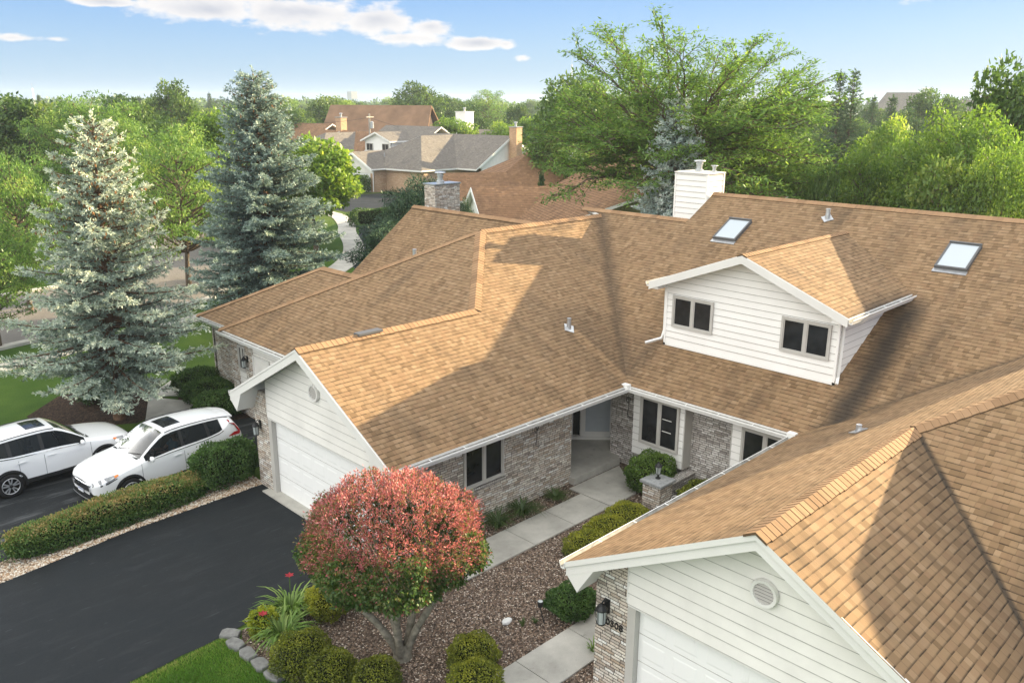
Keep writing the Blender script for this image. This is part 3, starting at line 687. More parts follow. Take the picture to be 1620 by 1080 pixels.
text_mesh('10308', .185, 'house_number', 'darkmetal', house, (9.838, 7.50, 1.585), (R_(90), 0, R_(-90)))

# ---- walls
def window(org, u, n, w, h, panes=2, parent=house, lites=0, blind=False):
    """casement pair: frame (proud of the wall) with its glass as one sub-part; org = lower corner on the wall face"""
    org, u, n = Vector(org), Vector(u), Vector(n); up = Vector((0, 0, 1)); f = .055; mb = MB()
    mb.obox(org, u, up, n, w, f, .045); mb.obox(org + up * (h - f), u, up, n, w, f, .045)
    mb.obox(org + up * f, u, up, n, f, h - 2 * f, .045); mb.obox(org + u * (w - f) + up * f, u, up, n, f, h - 2 * f, .045)
    pw = (w - 2 * f) / panes
    for i in range(1, panes): mb.obox(org + u * (f + pw * i - .035) + up * f, u, up, n, .07, h - 2 * f, .04)
    for i in range(panes):
        o = org + u * (f + pw * i + (.035 if i else 0)) + up * f; ww = pw - (.035 if 0 < i or panes > 1 else 0) - (.035 if 0 < i < panes - 1 else 0); hh = h - 2 * f; g = .028
        mb.obox(o, u, up, n, ww, g, .028); mb.obox(o + up * (hh - g), u, up, n, ww, g, .028); mb.obox(o + up * g, u, up, n, g, hh - 2 * g, .028); mb.obox(o + u * (ww - g) + up * g, u, up, n, g, hh - 2 * g, .028)
    wo = mb.build('window', 'frame', parent)
    mb = MB(); mb.obox(org + u * f + up * f, u, up, n, w - 2 * f, h - 2 * f, .012); mb.build('pane', 'glass', wo)
    if lites:
        o = org + u * (f + pw + .10) + up * f
        for k in range(2): MB().obox(o + up * (h * (.34 + .25 * k)) + n * .012, u, up, n, pw * .5, .018, .006).build('hanging_slat', 'gutter', wo)
    return wo
mb = MB()   # centre wing: brick side wall with the window opening standing in front of a recessed core
mb.box((10.2, 13.8, 0), (15.85, 14.05, 2.62)); mb.build('brick_wall', 'brick', house)
mb = MB(); mb.box((11.95, 13.775, .985), (13.45, 13.80, 1.075)); 
for k in range(22): mb.box((11.96 + k * .0675, 13.745, .975), (12.012 + k * .0675, 13.775, 1.06))
mb.build('brick_sill', 'brick_grey', house)
window((13.38, 13.8, 1.08), (-1, 0, 0), (0, -1, 0), 1.32, 1.28)
mb = MB(); mb.box((10.2, 19.4, 0), (12.0, 19.66, 2.62)); mb.build('brick_wall', 'brick', house)
mb = MB(); mb.box((9.4, 13.03, 2.545), (17.2, 13.8, 2.565)); mb.box((9.4, 13.02, 2.52), (17.27, 13.045, 2.66)); mb.box((17.30, 8.2, 2.545), (17.75, 13.0, 2.565)); mb.box((17.295, 8.25, 2.52), (17.32, 13.0, 2.66))
mb.box((9.4, 7.87, 2.545), (17.25, 8.1, 2.565)); mb.box((9.4, 8.1, 2.52), (17.25, 8.125, 2.66)); mb.build('soffit', 'trim', house)
# entry recess: side brick, diagonal door wall, porch ceiling
mb = MB(); mb.box((15.85, 13.8, .0), (15.95, 16.6, 2.62)); mb.box((15.6, 16.6, 0), (17.4, 16.8, 2.62)); mb.build('brick_wall', 'brick', house)
mb = MB(); mb.box((18.05, 13.08, 0), (18.3, 14.12, 2.95)); mb.box((18.3, 13.9, 0), (19.0, 14.12, 2.9)); mb.build('brick_wall', 'brick_grey', house)
a, b = Vector((17.05, 16.6, 0)), Vector((19.0, 14.62, 0)); du = (b - a).normalized(); dn = Vector((du.y, -du.x, 0))
if dn.dot(Vector((-1, -1, 0))) < 0: dn = -dn
mb = MB(); mb.obox(a + dn * -.2, du, (0, 0, 1), dn, (b - a).length, 2.9, .2); mb.build('brick_wall', 'brick_grey', house)
mb = MB(); mb.face([(15.85, 13.1, 2.6), (18.3, 13.1, 2.6), (19.3, 14.4, 2.6), (17.2, 16.8, 2.6), (15.85, 16.8, 2.6)]); mb.build('porch_ceiling', 'trim', house)
o0 = a + du * ((b - a).length - 1.42)      # door set at the right end
mb = MB(); z0 = .22; up = Vector((0, 0, 1))
for s0, s1, za, zb, th in ((0, .07, z0, 2.32, .06), (1.28, 1.36, z0, 2.32, .06), (.07, 1.28, 2.25, 2.32, .06), (.0, 1.36, z0 - .02, z0 + .06, .12)):
    mb.obox(o0 + du * s0 + up * za, du, up, dn, s1 - s0, zb - za, th)
mb.obox(o0 + du * .30 + up * (z0 + .06), du, up, dn, .06, 1.99, .06); mb.build('door_frame', 'trim', house)
mb = MB(); mb.obox(o0 + du * .37 + up * (z0 + .06), du, up, dn, .90, 1.96, .035)
for k in range(2):
    for j in range(3): mb.obox(o0 + du * (.46 + k * .40) + up * (z0 + .18 + j * .62), du, up, dn, .32, .5, .045)
dr = mb.build('front_door', 'door', house)
mb = MB(); q = o0 + du * .36 + up * (z0 + .06)
for s0, s1, za, zb in ((0, .09, 0, 1.98), (.83, .92, 0, 1.98), (.09, .83, 0, .16), (.09, .83, 1.88, 1.98)): mb.obox(q + du * s0 + up * za + dn * .045, du, up, dn, s1 - s0, zb - za, .025)
mb.build('storm_frame', 'trim', dr)
mb = MB(); mb.obox(q + du * .04 + up * .95 + dn * .07, du, up, dn, .025, .16, .03); mb.build('handle', 'darkmetal', dr)
mb = MB(); mb.obox(o0 + du * .08 + up * (z0 + .1), du, up, dn, .2, 1.9, .02); mb.build('sidelight', 'glass', house)
mb = MB(); mb.obox(o0 + du * -.05 + dn * .0 + up * .06, du, up, dn, 1.46, .13, .22); mb.build('door_step', 'concrete', house)
# main front: boarded window bays with brick between
mb = MB(); mb.box((18.05, 8.3, 0), (18.3, 13.08, 2.95)); mb.build('brick_wall', 'brick_grey', house)
def bay(y0, y1, zb):
    mb = MB(); mb.box((17.72, y0, zb), (18.05, y1, 2.55)); mb.build('bay_wall', 'siding_w', house)
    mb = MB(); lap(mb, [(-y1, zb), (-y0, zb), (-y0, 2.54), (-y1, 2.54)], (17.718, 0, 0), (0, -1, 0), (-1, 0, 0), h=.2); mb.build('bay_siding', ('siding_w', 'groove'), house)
bay(11.42, 13.08, .62); bay(8.3, 10.0, .2)
mb = MB(); mb.box((17.70, 11.39, .62), (18.05, 11.42, 2.55)); mb.box((17.70, 10.0, .2), (18.05, 10.03, 2.55)); mb.build('corner_board', 'frame', house)
window((17.70, 12.83, 1.02), (0, -1, 0), (-1, 0, 0), 1.27, 1.36, lites=1)
window((17.70, 9.72, .95), (0, -1, 0), (-1, 0, 0), 1.27, 1.40)
# rest of the shells
mb = MB(); mb.box((10.2, 7.62, 0), (17.6, 7.87, 2.62)); mb.box((10.2, 1.9, 0), (10.3, 7.6, 2.2)); mb.build('brick_wall', 'brick', house)
mb = MB(); mb.box((24., 5.45, 0), (32.9, 15.7, 3.1)); mb.extrude([(24.2, 15.7, 2.4), (32.9, 15.7, 2.4), (32.9, 15.7, 2.9), (25.43, 15.7, 6.95), (24.2, 15.7, 6.3)], (0, -.1, 0)); mb.extrude([(24.2, 5.45, 2.4), (32.9, 5.45, 2.4), (32.9, 5.45, 2.9), (25.43, 5.45, 6.95), (24.2, 5.45, 6.3)], (0, .1, 0))
mb.extrude([(18.4, 28.8, 0), (27., 28.8, 0), (27., 28.8, 2.9), (22.688, 28.8, 5.6), (18.4, 28.8, 2.4)], (0, -.1, 0)); mb.build('side_wall', 'siding_w', house)
mb = MB(); mb.box((25.40, 15.78, 6.85), (25.47, 15.84, 7.06)); mb.extrude([(23.97, 15.83, 6.28), (25.43, 15.83, 7.07), (25.43, 15.83, 6.86), (23.97, 15.83, 6.07)], (0, -.03, 0)); mb.build('rake_board', 'trim', house)
# left unit front wall (brick piers, boarded window, door)
mb = MB(); mb.box((12.1, 25.0, 0), (12.35, 25.45, 2.7)); mb.box((12.1, 24.02, 0), (12.35, 24.5, 2.75)); mb.box((12.12, 20., 0), (12.35, 25.4, .75)); mb.build('brick_pier', 'brick', house)
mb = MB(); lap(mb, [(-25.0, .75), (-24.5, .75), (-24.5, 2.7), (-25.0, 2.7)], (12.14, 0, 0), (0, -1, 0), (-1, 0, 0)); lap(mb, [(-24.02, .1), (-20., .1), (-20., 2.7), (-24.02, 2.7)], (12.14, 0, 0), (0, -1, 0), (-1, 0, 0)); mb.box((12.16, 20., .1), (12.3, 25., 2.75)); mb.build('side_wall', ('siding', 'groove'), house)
window((12.12, 24.97, 1.55), (0, -1, 0), (-1, 0, 0), .46, .85, 2)
mb = MB(); mb.box((12.09, 23.0, .1), (12.13, 23.9, 2.2)); mb.build('side_door', 'siding', house)
mb = MB(); mb.box((12.07, 23.9, .1), (12.13, 23.98, 2.25)); mb.box((12.07, 22.92, .1), (12.13, 23.0, 2.25)); mb.box((12.07, 23.0, 2.2), (12.13, 23.9, 2.25)); mb.build('door_frame', 'trim', house)
mb = MB(); mb.box((12.7, 25.45, 0), (12.95, 28.0, 2.65)); mb.box((12.36, 25.2, 0), (12.9, 25.44, 2.7)); mb.box((12.7, 27.9, 0), (18., 28.1, 2.6)); mb.build('brick_wall', 'brick', house)
# ---- dormer
X0 = 18.9; yl, yr, yp = 13.28, 7.72, 10.53; sd = .39; zp = 6.44
zd = lambda y: zp - sd * abs(y - yp)
zMx = lambda z: 17.3 + (z - 2.7) / .54
mb = MB()
mb.extrude([(X0, 13.0, 3.5), (X0, 8.1, 3.5), (X0, 8.1, zd(8.1) - .1), (X0, yp, zp - .1), (X0, 13., zd(13.) - .1)], (.12, 0, 0))
for y, d in ((8.1, .1), (13.0, -.1)): mb.extrude([(X0, y, 3.5), (zMx(zd(y)), y, zd(y) - .1), (X0, y, zd(y) - .1)], (0, d, 0))
mb.build('dormer_wall', 'siding_w', house)
mb = MB(); lap(mb, [(-13.0, 3.6), (-8.1, 3.6), (-8.1, zd(8.1) - .12), (-yp, zp - .12), (-13., zd(13.) - .12)], (X0 - .002, 0, 0), (0, -1, 0), (-1, 0, 0), h=.178)
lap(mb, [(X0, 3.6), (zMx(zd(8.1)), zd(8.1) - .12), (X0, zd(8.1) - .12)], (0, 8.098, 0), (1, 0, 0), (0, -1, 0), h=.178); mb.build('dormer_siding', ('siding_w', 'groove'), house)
mb = MB()
for y in (8.1, 13.0): mb.box((X0 - .03, y - .03, 3.55), (X0 + .03, y + .03, zd(y) - .1))
mb.box((X0 - .03, 8.07, 3.535), (X0 - .001, 13.03, 3.61)); mb.build('corner_board', 'siding_w', house)
mb = MB(); XF = 18.42
xm = lambda y: zMx(zd(y))
kk = math.sqrt(1 + sd * sd)
for sgn, ye in ((1, yl), (-1, yr)):
    P = [(XF, ye), (xm(ye), ye), (xm(yp) + .02, yp), (XF, yp)]
    roof_slab(mb, P, lambda x, y: zd(y), 1, sd, .09)
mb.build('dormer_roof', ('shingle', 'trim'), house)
mb = MB(); caps(mb, (XF - .02, yp, zp), (xm(yp), yp, zp), drop=sd, w=.13); mb.build('ridge_cap', ('cap', 'capedge'), house)
mb = MB(); dz = .2
for ye in (yl, yr):
    mb.extrude([(XF - .025, ye, zd(ye) - .015), (XF - .025, yp, zp - .015), (XF - .025, yp, zp - .015 - dz), (XF - .025, ye, zd(ye) - .015 - dz)], (.03, 0, 0))
    mb.extrude([(XF, ye, zd(ye) - .10), (XF, yp, zp - .10), (XF, yp, zp - .12), (XF, ye, zd(ye) - .12)], (X0 - XF, 0, 0))
    yw = 13.0 if ye > yp else 8.1; d = .3 if ye > yp else -.3
    mb.extrude([(XF, ye, zd(ye) - .1), (XF, yw, zd(yw) - .1), (XF, yw, zd(ye) - .18), (XF, ye, zd(ye) - .18)], (xm(ye) - XF - .4, 0, 0))
mb.build('rake_board', 'trim', house)
gutter((XF, yr - .01, zd(yr) - .02), (xm(yr) - .05, yr - .01, zd(yr) - .02), (0, -1, 0), 'gutter')
gutter((XF, yl + .01, zd(yl) - .02), (xm(yl) - .05, yl + .01, zd(yl) - .02), (0, 1, 0), 'gutter')
mb = MB(); mb.tube([(X0 + .45, yr - .05, zd(yr) - .12), (X0 + .4, yr + .05, zd(yr) - .25), (X0 + .1, 8.04, zd(yr) - .33), (X0 + .05, 8.03, 3.75), (X0 - .1, 7.98, 3.62)], .04, 4); mb.build('downspout', 'gutter', house)
mb = MB(); mb.tube([(X0 + .02, 13.06, zd(13.) - .15), (X0 + .02, 13.06, 3.95), (X0 - .05, 13.08, 3.72), (X0 - .42, 13.36, 3.60)], .04, 4); mb.build('downspout', 'gutter', house)
window((X0 - .018, 12.78, 4.12), (0, -1, 0), (-1, 0, 0), 1.28, .88)
window((X0 - .018, 9.55, 4.12), (0, -1, 0), (-1, 0, 0), 1.28, .88)
# ---- roof fittings
def on_main(px):
    d = px_dir(px); n = np.array((-.54, 0, 1.)); p0 = np.array((17.3, 0, 2.7)); o = np.array((0, 0, CZ)); return Vector(o + d * (((p0 - o) @ n) / (d @ n)))
def skylight(c, w, l):
    k = math.sqrt(1 + .54 ** 2); u = Vector((0, 1, 0)); s = Vector((1, 0, .54)) / k; n = Vector((-.54, 0, 1)) / k; o = Vector(c) - u * w / 2 - s * l / 2; mb = MB()
    for a, b, du_, ds in ((0, 0, w, .05), (0, l - .05, w, .05), (0, .05, .05, l - .1), (w - .05, .05, .05, l - .1)): mb.obox(o + u * a + s * b, u, s, n, du_, ds, .10, 0)
    mb.obox(o - s * .14 - u * .02, u, s, n, w + .04, .14, .02, 1); mb.obox(o + s * (l - .03) + n * .1, u, s, n, w, .05, .03, 0)
    f = mb.build('skylight', ('dirtmetal', 'metal'), house)
    mb = MB(); mb.obox(o + u * .05 + s * .05, u, s, n, w - .1, l - .1, .085); mb.build('pane', 'skyglass', f)
skylight(on_main((1159, 365.5)), .80, 1.08)
skylight(on_main((1516, 408.5)), .80, 1.10)
def vent_pipe(p, n, r=.055, h=.3, name='vent_pipe'):
    mb = MB(); p = Vector(p); n = Vector(n).normalized(); u = n.orthogonal().normalized(); w = n.cross(u)
    q = u if abs(u.z) < abs(w.z) else w; q2 = n.cross(q)
    mb.obox(p - q * .14 - q2 * .16 + n * .01, q, q2, n, .28, .32, .012)
    mb.tube([p - Vector((0, 0, .05)), p + Vector((0, 0, h))], [r * 1.25, r], 12)
    mb.lathe([(r * 1.02, h - .03), (r * 1.15, h - .03), (r * 1.15, h + .005), (r * .8, h + .005), (.0, h - .05)], p, 12); mb.build(name, 'metal', house)
vent_pipe((17.3, 15.17, zC1(0, 15.17)), (0, -.54, 1))
q = on_main((1309, 346)); vent_pipe(q, (-.54, 0, 1), .065, .3)
def on_v(px, y0, z0, s):
    d = px_dir(px); n = np.array((0, -s, 1.)); p0 = np.array((0, y0, z0)); o = np.array((0, 0, CZ)); return Vector(o + d * (((p0 - o) @ n) / (d @ n)))
q = on_v((1358, 682), 8.14, 2.7, -s5); vent_pipe(q, (0, s5, 1), .05, .14)
vent_pipe((16.4, 21.0, 5.2), (0, .54, 1), .06, .32)
# chimneys
mb = MB(); cx0, cx1, cy0, cy1, zt = 25.1, 26.12, 15.9, 17.18, 7.72
mb.box((cx0, cy0, 4.5), (cx1, cy1, zt)); lap(mb, [(-cy1, 5.0), (-cy0, 5.0), (-cy0, zt - .04), (-cy1, zt - .04)], (cx0 - .002, 0, 0), (0, -1, 0), (-1, 0, 0), h=.19); lap(mb, [(cx0, 5.0), (cx1, 5.0), (cx1, zt - .04), (cx0, zt - .04)], (0, cy0 - .002, 0), (1, 0, 0), (0, -1, 0), h=.19)
for x, y in ((cx0, cy0), (cx1, cy0), (cx0, cy1)): mb.box((x - .03, y - .03, 4.8), (x + .04, y + .03, zt - .02))
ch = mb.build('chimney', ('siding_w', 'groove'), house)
mb = MB(); mb.box((cx0 - .05, cy0 - .05, zt), (cx1 + .05, cy1 + .05, zt + .035)); mb.build('chimney_cap', 'trim', ch)
def flue(c, s, parent):
    mb = MB(); mb.lathe([(.17 * s, 0), (.17 * s, .09 * s), (.12 * s, .12 * s), (.12 * s, .28 * s), (.15 * s, .30 * s), (.15 * s, .40 * s), (.24 * s, .43 * s), (.22 * s, .46 * s), (.0, .49 * s)], c, 16); mb.build('flue', 'metal', parent, smooth=False)
flue((25.55, 16.55, zt + .035), .85, ch); flue((25.8, 16.1, zt + .035), .5, ch)
mb = MB(); bx0, bx1, by0, by1, bz = 22.9, 24.3, 27.82, 28.52, 6.66
mb.box((bx0, by0, 2.), (bx1, by1, bz)); ch2 = mb.build('chimney', 'brick', house); ch2['label'] = 'grey cream brick chimney with metal flue'
mb = MB(); mb.box((bx0 - .05, by0 - .05, bz), (bx1 + .05, by1 + .05, bz + .05)); mb.build('chimney_cap', 'metal', ch2)
flue((bx0 + .6, by0 + .35, bz + .05), 1.0, ch2)
# scroll ironwork on the brick
def scroll(p, u, s, name='iron_scroll'):
    p, u = Vector(p), Vector(u); mb = MB(); pts = []
    for k in range(26):
        t_ = k / 25 * 2.2 * math.pi; r = .03 + .05 * (1 - k / 25); pts.append(p + u * (r * math.cos(t_) - .01) * s + Vector((0, 0, (.22 + r * math.sin(t_) * 1.6) * s)))
    mb.tube(pts, .008, 4); mb.tube([p + Vector((0, 0, .3 * s)), p + u * .02 * s, p - u * .03 * s - Vector((0, 0, .2 * s)), p + u * .08 * s - Vector((0, 0, .28 * s)), p + u * .18 * s - Vector((0, 0, .22 * s)), p + u * .17 * s - Vector((0, 0, .15 * s))], .008, 4)
    mb.build(name, 'darkmetal', house)
scroll((14.55, 13.77, 1.75), (1, 0, 0), 1.); scroll((18.02, 13.5, 1.75), (0, -1, 0), 1.)
# ------------------------------------------------------------------ vegetation builders
def rnd_unit(rg, n):
    v = rg.normal(size=(n, 3)); return v / np.linalg.norm(v, axis=1, keepdims=True)
def norm(a): return a / np.maximum(np.linalg.norm(a, axis=-1, keepdims=True), 1e-9)
def quads_mesh(name, V, F4, tint, mats, mi=None):
    me = bpy.data.meshes.new(name); nv, nf = len(V), len(F4)
    me.vertices.add(nv); me.vertices.foreach_set('co', np.ascontiguousarray(V, np.float32).ravel())
    me.loops.add(nf * 4); me.loops.foreach_set('vertex_index', np.ascontiguousarray(F4, np.int32).ravel())
    me.polygons.add(nf); me.polygons.foreach_set('loop_start', np.arange(0, nf * 4, 4, dtype=np.int32))
    try: me.polygons.foreach_set('loop_total', np.full(nf, 4, np.int32))
    except Exception: pass
    for m in (mats if isinstance(mats, (list, tuple)) else [mats]): me.materials.append(M[m] if isinstance(m, str) else m)
    a = me.attributes.new('tint', 'FLOAT', 'FACE'); a.data.foreach_set('value', np.ascontiguousarray(tint, np.float32))
    if mi is not None: me.polygons.foreach_set('material_index', np.ascontiguousarray(mi, np.int32))
    me.update(calc_edges=True); me.validate(); return me
def leaf_quads(C, D, S, L, Wd, mid=.45, fold=None):
    """diamond leaves: base C, axis D, side S (unit), length L, width Wd -> verts (4n,3), faces (n,4)"""
    n = len(C); L = np.broadcast_to(np.asarray(L, float), (n,))[:, None]; Wd = np.broadcast_to(np.asarray(Wd, float), (n,))[:, None]
    m = C + D * L * mid
    if fold is not None: m = m + fold
    V = np.stack([C, m + S * Wd * .5, C + D * L, m - S * Wd * .5], 1).reshape(-1, 3)
    return V, np.arange(4 * n).reshape(n, 4)
def side_of(rg, D, up=None, flat=.0):
    """a unit vector across D; flat 0 random .. 1 lies level"""
    r = rnd_unit(rg, len(D))
    if flat: r = r * (1 - flat) + np.cross(D, np.array([0, 0, 1.])) * flat
    s = r - D * (r * D).sum(1, keepdims=True); return norm(s)
class Skel:
    """branch skeleton: tapered tubes gathered into one mesh"""
    def __init__(s): s.V = []; s.F = []; s.n = 0
    def tube(s, P, R, k=5):
        P = np.asarray(P, float); m = len(P); R = np.broadcast_to(np.asarray(R, float), (m,))
        T = np.gradient(P, axis=0); T = norm(T); ref = np.array([.31, .17, 1.]) if abs(T[0][2]) < .9 else np.array([1., .2, .1])
        A = norm(np.cross(T, ref)); B = np.cross(T, A); th = np.arange(k) * 2 * math.pi / k
        ring = P[:, None] + R[:, None, None] * (A[:, None] * np.cos(th)[None, :, None] + B[:, None] * np.sin(th)[None, :, None])
        s.V.append(ring.reshape(-1, 3)); i = np.arange(m - 1)[:, None]; j = np.arange(k)[None]; jj = (j + 1) % k
        s.F.append(np.stack([i * k + j, i * k + jj, (i + 1) * k + jj, (i + 1) * k + j], -1).reshape(-1, 4) + s.n); s.n += m * k
    def mesh(s, name, mat): 
        F = np.concatenate(s.F); return quads_mesh(name, np.concatenate(s.V), F, np.zeros(len(F)), mat)
def bez(a, b, c, n): 
    t = np.linspace(0, 1, n)[:, None]; return (1 - t) ** 2 * a + 2 * t * (1 - t) * b + t ** 2 * c

def broadleaf(seed, H, Rw, trunk=.28, nclump=46, leaves=520, ls=.16, crown_lo=.22, flatk=.7, shape='round', lw=.55, cr=.30, bark='bark', r0=None):
    """-> (crown mesh arrays, trunk Skel). Crown of leaf clumps carried by limbs; outline uneven, gaps between clumps."""
    rg = np.random.default_rng(seed); sk = Skel(); r0 = r0 or H * .018
    zlo = H * crown_lo; cz = (H + zlo) / 2; hz = (H - zlo) / 2
    C, K = [], 0
    while len(C) < nclump and K < nclump * 60:
        K += 1; p = rnd_unit(rg, 1)[0] * rg.uniform(.35, 1.) ** .45
        if shape == 'vase': p[:2] *= (.55 + .5 * (p[2] + 1) / 2)
        elif shape == 'cone': p[:2] *= (1.05 - .62 * (p[2] + 1) / 2)
        elif shape == 'round': p[:2] *= (1.08 - .18 * p[2])
        q = np.array([p[0] * Rw * .86, p[1] * Rw * .86, cz + p[2] * hz * .88])
        q += rg.normal(size=3) * np.array([.07, .07, .05]) * Rw
        if all(np.linalg.norm((q - c) / np.array([1, 1, .8])) > Rw * cr * .75 for c in C): C.append(q)
    C = np.array(C); base = np.array([0, 0, 0.]); top = np.array([rg.normal() * .05 * Rw, rg.normal() * .05 * Rw, H * .82])
    tz = np.linspace(0, 1, 9)[:, None]; tp = base + (top - base) * tz + rg.normal(size=(9, 3)) * np.array([.025, .025, 0]) * Rw * np.sin(tz * math.pi)
    sk.tube(tp, np.r_[r0 * 1.5, r0 * 1.08, r0 * np.linspace(1., .15, 7)], 8)
    V, F, T = [], [], []; nv = 0
    for c in C:
        h = np.clip((c[2] - .45 * np.hypot(c[0], c[1]) * rg.uniform(.7, 1.3)) / H, trunk * .75, .78)
        i = h / .82 * 8; i0 = int(min(i, 7)); st = tp[i0] + (tp[i0 + 1] - tp[i0]) * (i - i0)
        mid = (st + c) / 2 + np.array([0, 0, -.10 * np.linalg.norm(c - st)]) + rg.normal(size=3) * .06 * Rw
        sk.tube(bez(st, mid, c, 6), np.linspace(r0 * .38, r0 * .07, 6), 4)
        r = Rw * cr * rg.uniform(.62, 1.2); n = int(leaves * (r / (Rw * cr)) ** 2)
        for e in range(4):
            d = norm(rnd_unit(rg, 1)[0] * np.array([1, 1, .5])); sk.tube(bez(c - (c - mid) * .15, c + d * r * .3, c + d * r * .8, 4), np.linspace(r0 * .08, r0 * .02, 4), 3)
        d = rnd_unit(rg, n); rad = rg.uniform(.25, 1., n) ** .5 * (1 + .22 * np.sin(d[:, 0] * 5 + c[0]) * np.cos(d[:, 1] * 6 + c[1]))
        P = c + d * rad[:, None] * r * np.array([1., 1., flatk])
        D = norm(d * .6 + rnd_unit(rg, n) * .8 + np.array([0, 0, -.25])); S = side_of(rg, D, flat=.55)
        v, f = leaf_quads(P, D, S, ls * rg.uniform(.7, 1.3, n), ls * lw * rg.uniform(.8, 1.2, n))
        V.append(v); F.append(f + nv); nv += len(v); T.append(np.clip(.5 + rg.normal(size=n) * .14 + rg.normal() * .17, 0, 1))
    return np.concatenate(V), np.concatenate(F), np.concatenate(T), sk
def tree_protos(kind, n, leafmat, bark='bark', seed=0, **kw):
    out = []
    for i in range(n):
        V, F, T, sk = broadleaf(seed + i, bark=bark, **kw); out.append((quads_mesh(kind + '_crown', V, F, T, leafmat), sk.mesh(kind + '_trunk', bark)))
    return out
def plant_tree(name, proto, loc, sc, rz, label, cat='tree', group=None, crown='crown'):
    t = thing(name, label, cat, loc, group); t.rotation_euler = (0, 0, rz); t.scale = sc if hasattr(sc, '__len__') else (sc,) * 3
    link_mesh(crown, proto[0], t); link_mesh('trunk', proto[1], t); return t

def spruce(seed, H, Rb, twist=.0, dens=1., zb=.09, shoot=.17, sw=.042, power=.85, twin=False, cones=0, low=-.22):
    """conifer: whorls of drooping branches with side twigs, each shoot a brush of needle blades"""
    rg = np.random.default_rng(seed); sk = Skel(); r0 = H * .017
    lean = rg.normal(size=2) * .01 * H
    tp = np.stack([np.linspace(0, 1, 12) ** 1.5 * lean[0], np.linspace(0, 1, 12) ** 1.5 * lean[1], np.linspace(0, H * .985, 12)], 1)
    sk.tube(tp, np.r_[r0 * 1.25, r0 * np.linspace(1., .06, 11)], 8)
    A, B, TT = [], [], []          # shoot starts, ends, tint
    z = H * zb
    while z < H * .97:
        f = (z - H * zb) / (H * (1 - zb)); rad = Rb * (1 - f) ** power * min(1., .72 + f * 3.2)
        nb = max(4, int(round((8.5 - 3.5 * f) * dens))); a0 = rg.uniform(0, 6.28)
        for k in range(nb):
            a = a0 + k * 6.283 / nb + rg.normal() * .16; L = rad * rg.uniform(.72, 1.15) + .12
            if rg.random() < .05: L *= .5
            h = np.array([math.cos(a), math.sin(a), 0]); slope = low + (.40 - low) * f + rg.normal() * .07
            st = np.array([*(lean * (z / H) ** 1.5), z]); zz = z + rg.normal() * .05 * H / 20
            st[2] = zz; mid = st + h * L * .5 + np.array([0, 0, slope * L * .5 - .07 * L]); en = st + h * L + np.array([0, 0, slope * L + .06 * L])
            n = max(3, int(L / .34) + 2); P = bez(st, mid, en, n); sk.tube(P, np.linspace(.022 + .012 * L, .006, n), 4)
            m = max(3, int(L / .105 * dens ** .5)); s = np.linspace(.16 if f < .9 else .02, 1., m); Q = bez(st, mid, en, 60)[(s * 59).astype(int)]
            side = np.cross(h, [0, 0, 1.])
            for j in range(m):
                sg = 1 if j % 2 else -1; tl = (.16 + .34 * min(L, 2.6) * .55 * (1 - abs(s[j] - .42) * 1.15)) * rg.uniform(.65, 1.15)
                d = norm(h * .75 + side * sg * rg.uniform(.55, 1.1) + np.array([0, 0, rg.uniform(-.32, .16)])); q = Q[j]; ns = max(1, int(tl / (shoot * .75)))
                for e in range(ns):
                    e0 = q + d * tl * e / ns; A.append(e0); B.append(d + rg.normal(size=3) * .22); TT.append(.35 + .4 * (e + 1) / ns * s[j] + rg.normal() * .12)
                    if ns > 1 and e: 
                        dd = norm(d + np.cross(d, [0, 0, 1.]) * rg.choice([-1, 1]) * .8 + rg.normal(size=3) * .2); A.append(e0); B.append(dd); TT.append(.3 + .4 * s[j] + rg.normal() * .12)
                # a lifted shoot over the top of the branch
                if rg.random() < .5: A.append(q); B.append(norm(h * .8 + np.array([0, 0, .55]) + rg.normal(size=3) * .3)); TT.append(.4 + .3 * s[j])
            A.append(en); B.append(norm(h + np.array([0, 0, .25]))); TT.append(.85)
        z += H * (.0235 - .008 * f) / dens ** .5 * rg.uniform(.8, 1.2)
    for k in range(6): A.append(np.array([*lean, H * (.95 + .008 * k)])); B.append(np.array([rg.normal() * .3, rg.normal() * .3, 1.])); TT.append(.8)
    A = np.array(A); B = norm(np.array(B)); TT = np.array(TT); N = len(A); nq = 10
    A = np.repeat(A, nq, 0); D0 = np.repeat(B, nq, 0); tt = np.repeat(TT, nq)
    D = norm(D0 * .75 + rnd_unit(rg, N * nq) * .62); S = side_of(rg, D)
    V, F = leaf_quads(A + D0 * shoot * rg.uniform(-.1, .85, (N * nq, 1)), D, S, shoot * .52 * rg.uniform(.75, 1.25, N * nq), sw * rg.uniform(.8, 1.25, N * nq), mid=.55)
    T = np.clip(tt + rg.normal(size=N * nq) * .09, 0, 1); mi = np.zeros(len(F), int)
    if cones:
        pick = rg.integers(0, N, cones * 6); P = A[::nq][pick]; keep = P[:, 2] > H * .62; P = P[keep][:cones] if keep.sum() else P[:1]
        P = np.repeat(P, 3, 0); n = len(P); D = norm(np.array([0, 0, -1.]) + rg.normal(size=(n, 3)) * .15); S = side_of(rg, D)
        v, f = leaf_quads(P, D, S, .14, .055, mid=.5); F = np.concatenate([F, f + len(V)]); V = np.concatenate([V, v]); T = np.concatenate([T, rg.uniform(.2, .8, n)]); mi = np.concatenate([mi, np.ones(n, int)])
    return V, F, T, mi, sk
def spruce_protos(name, leafmat, bark, **kw):
    V, F, T, mi, sk = spruce(**kw); return quads_mesh(name + '_crown', V, F, T, [leafmat, 'cone'], mi), sk.mesh(name + '_trunk', bark)

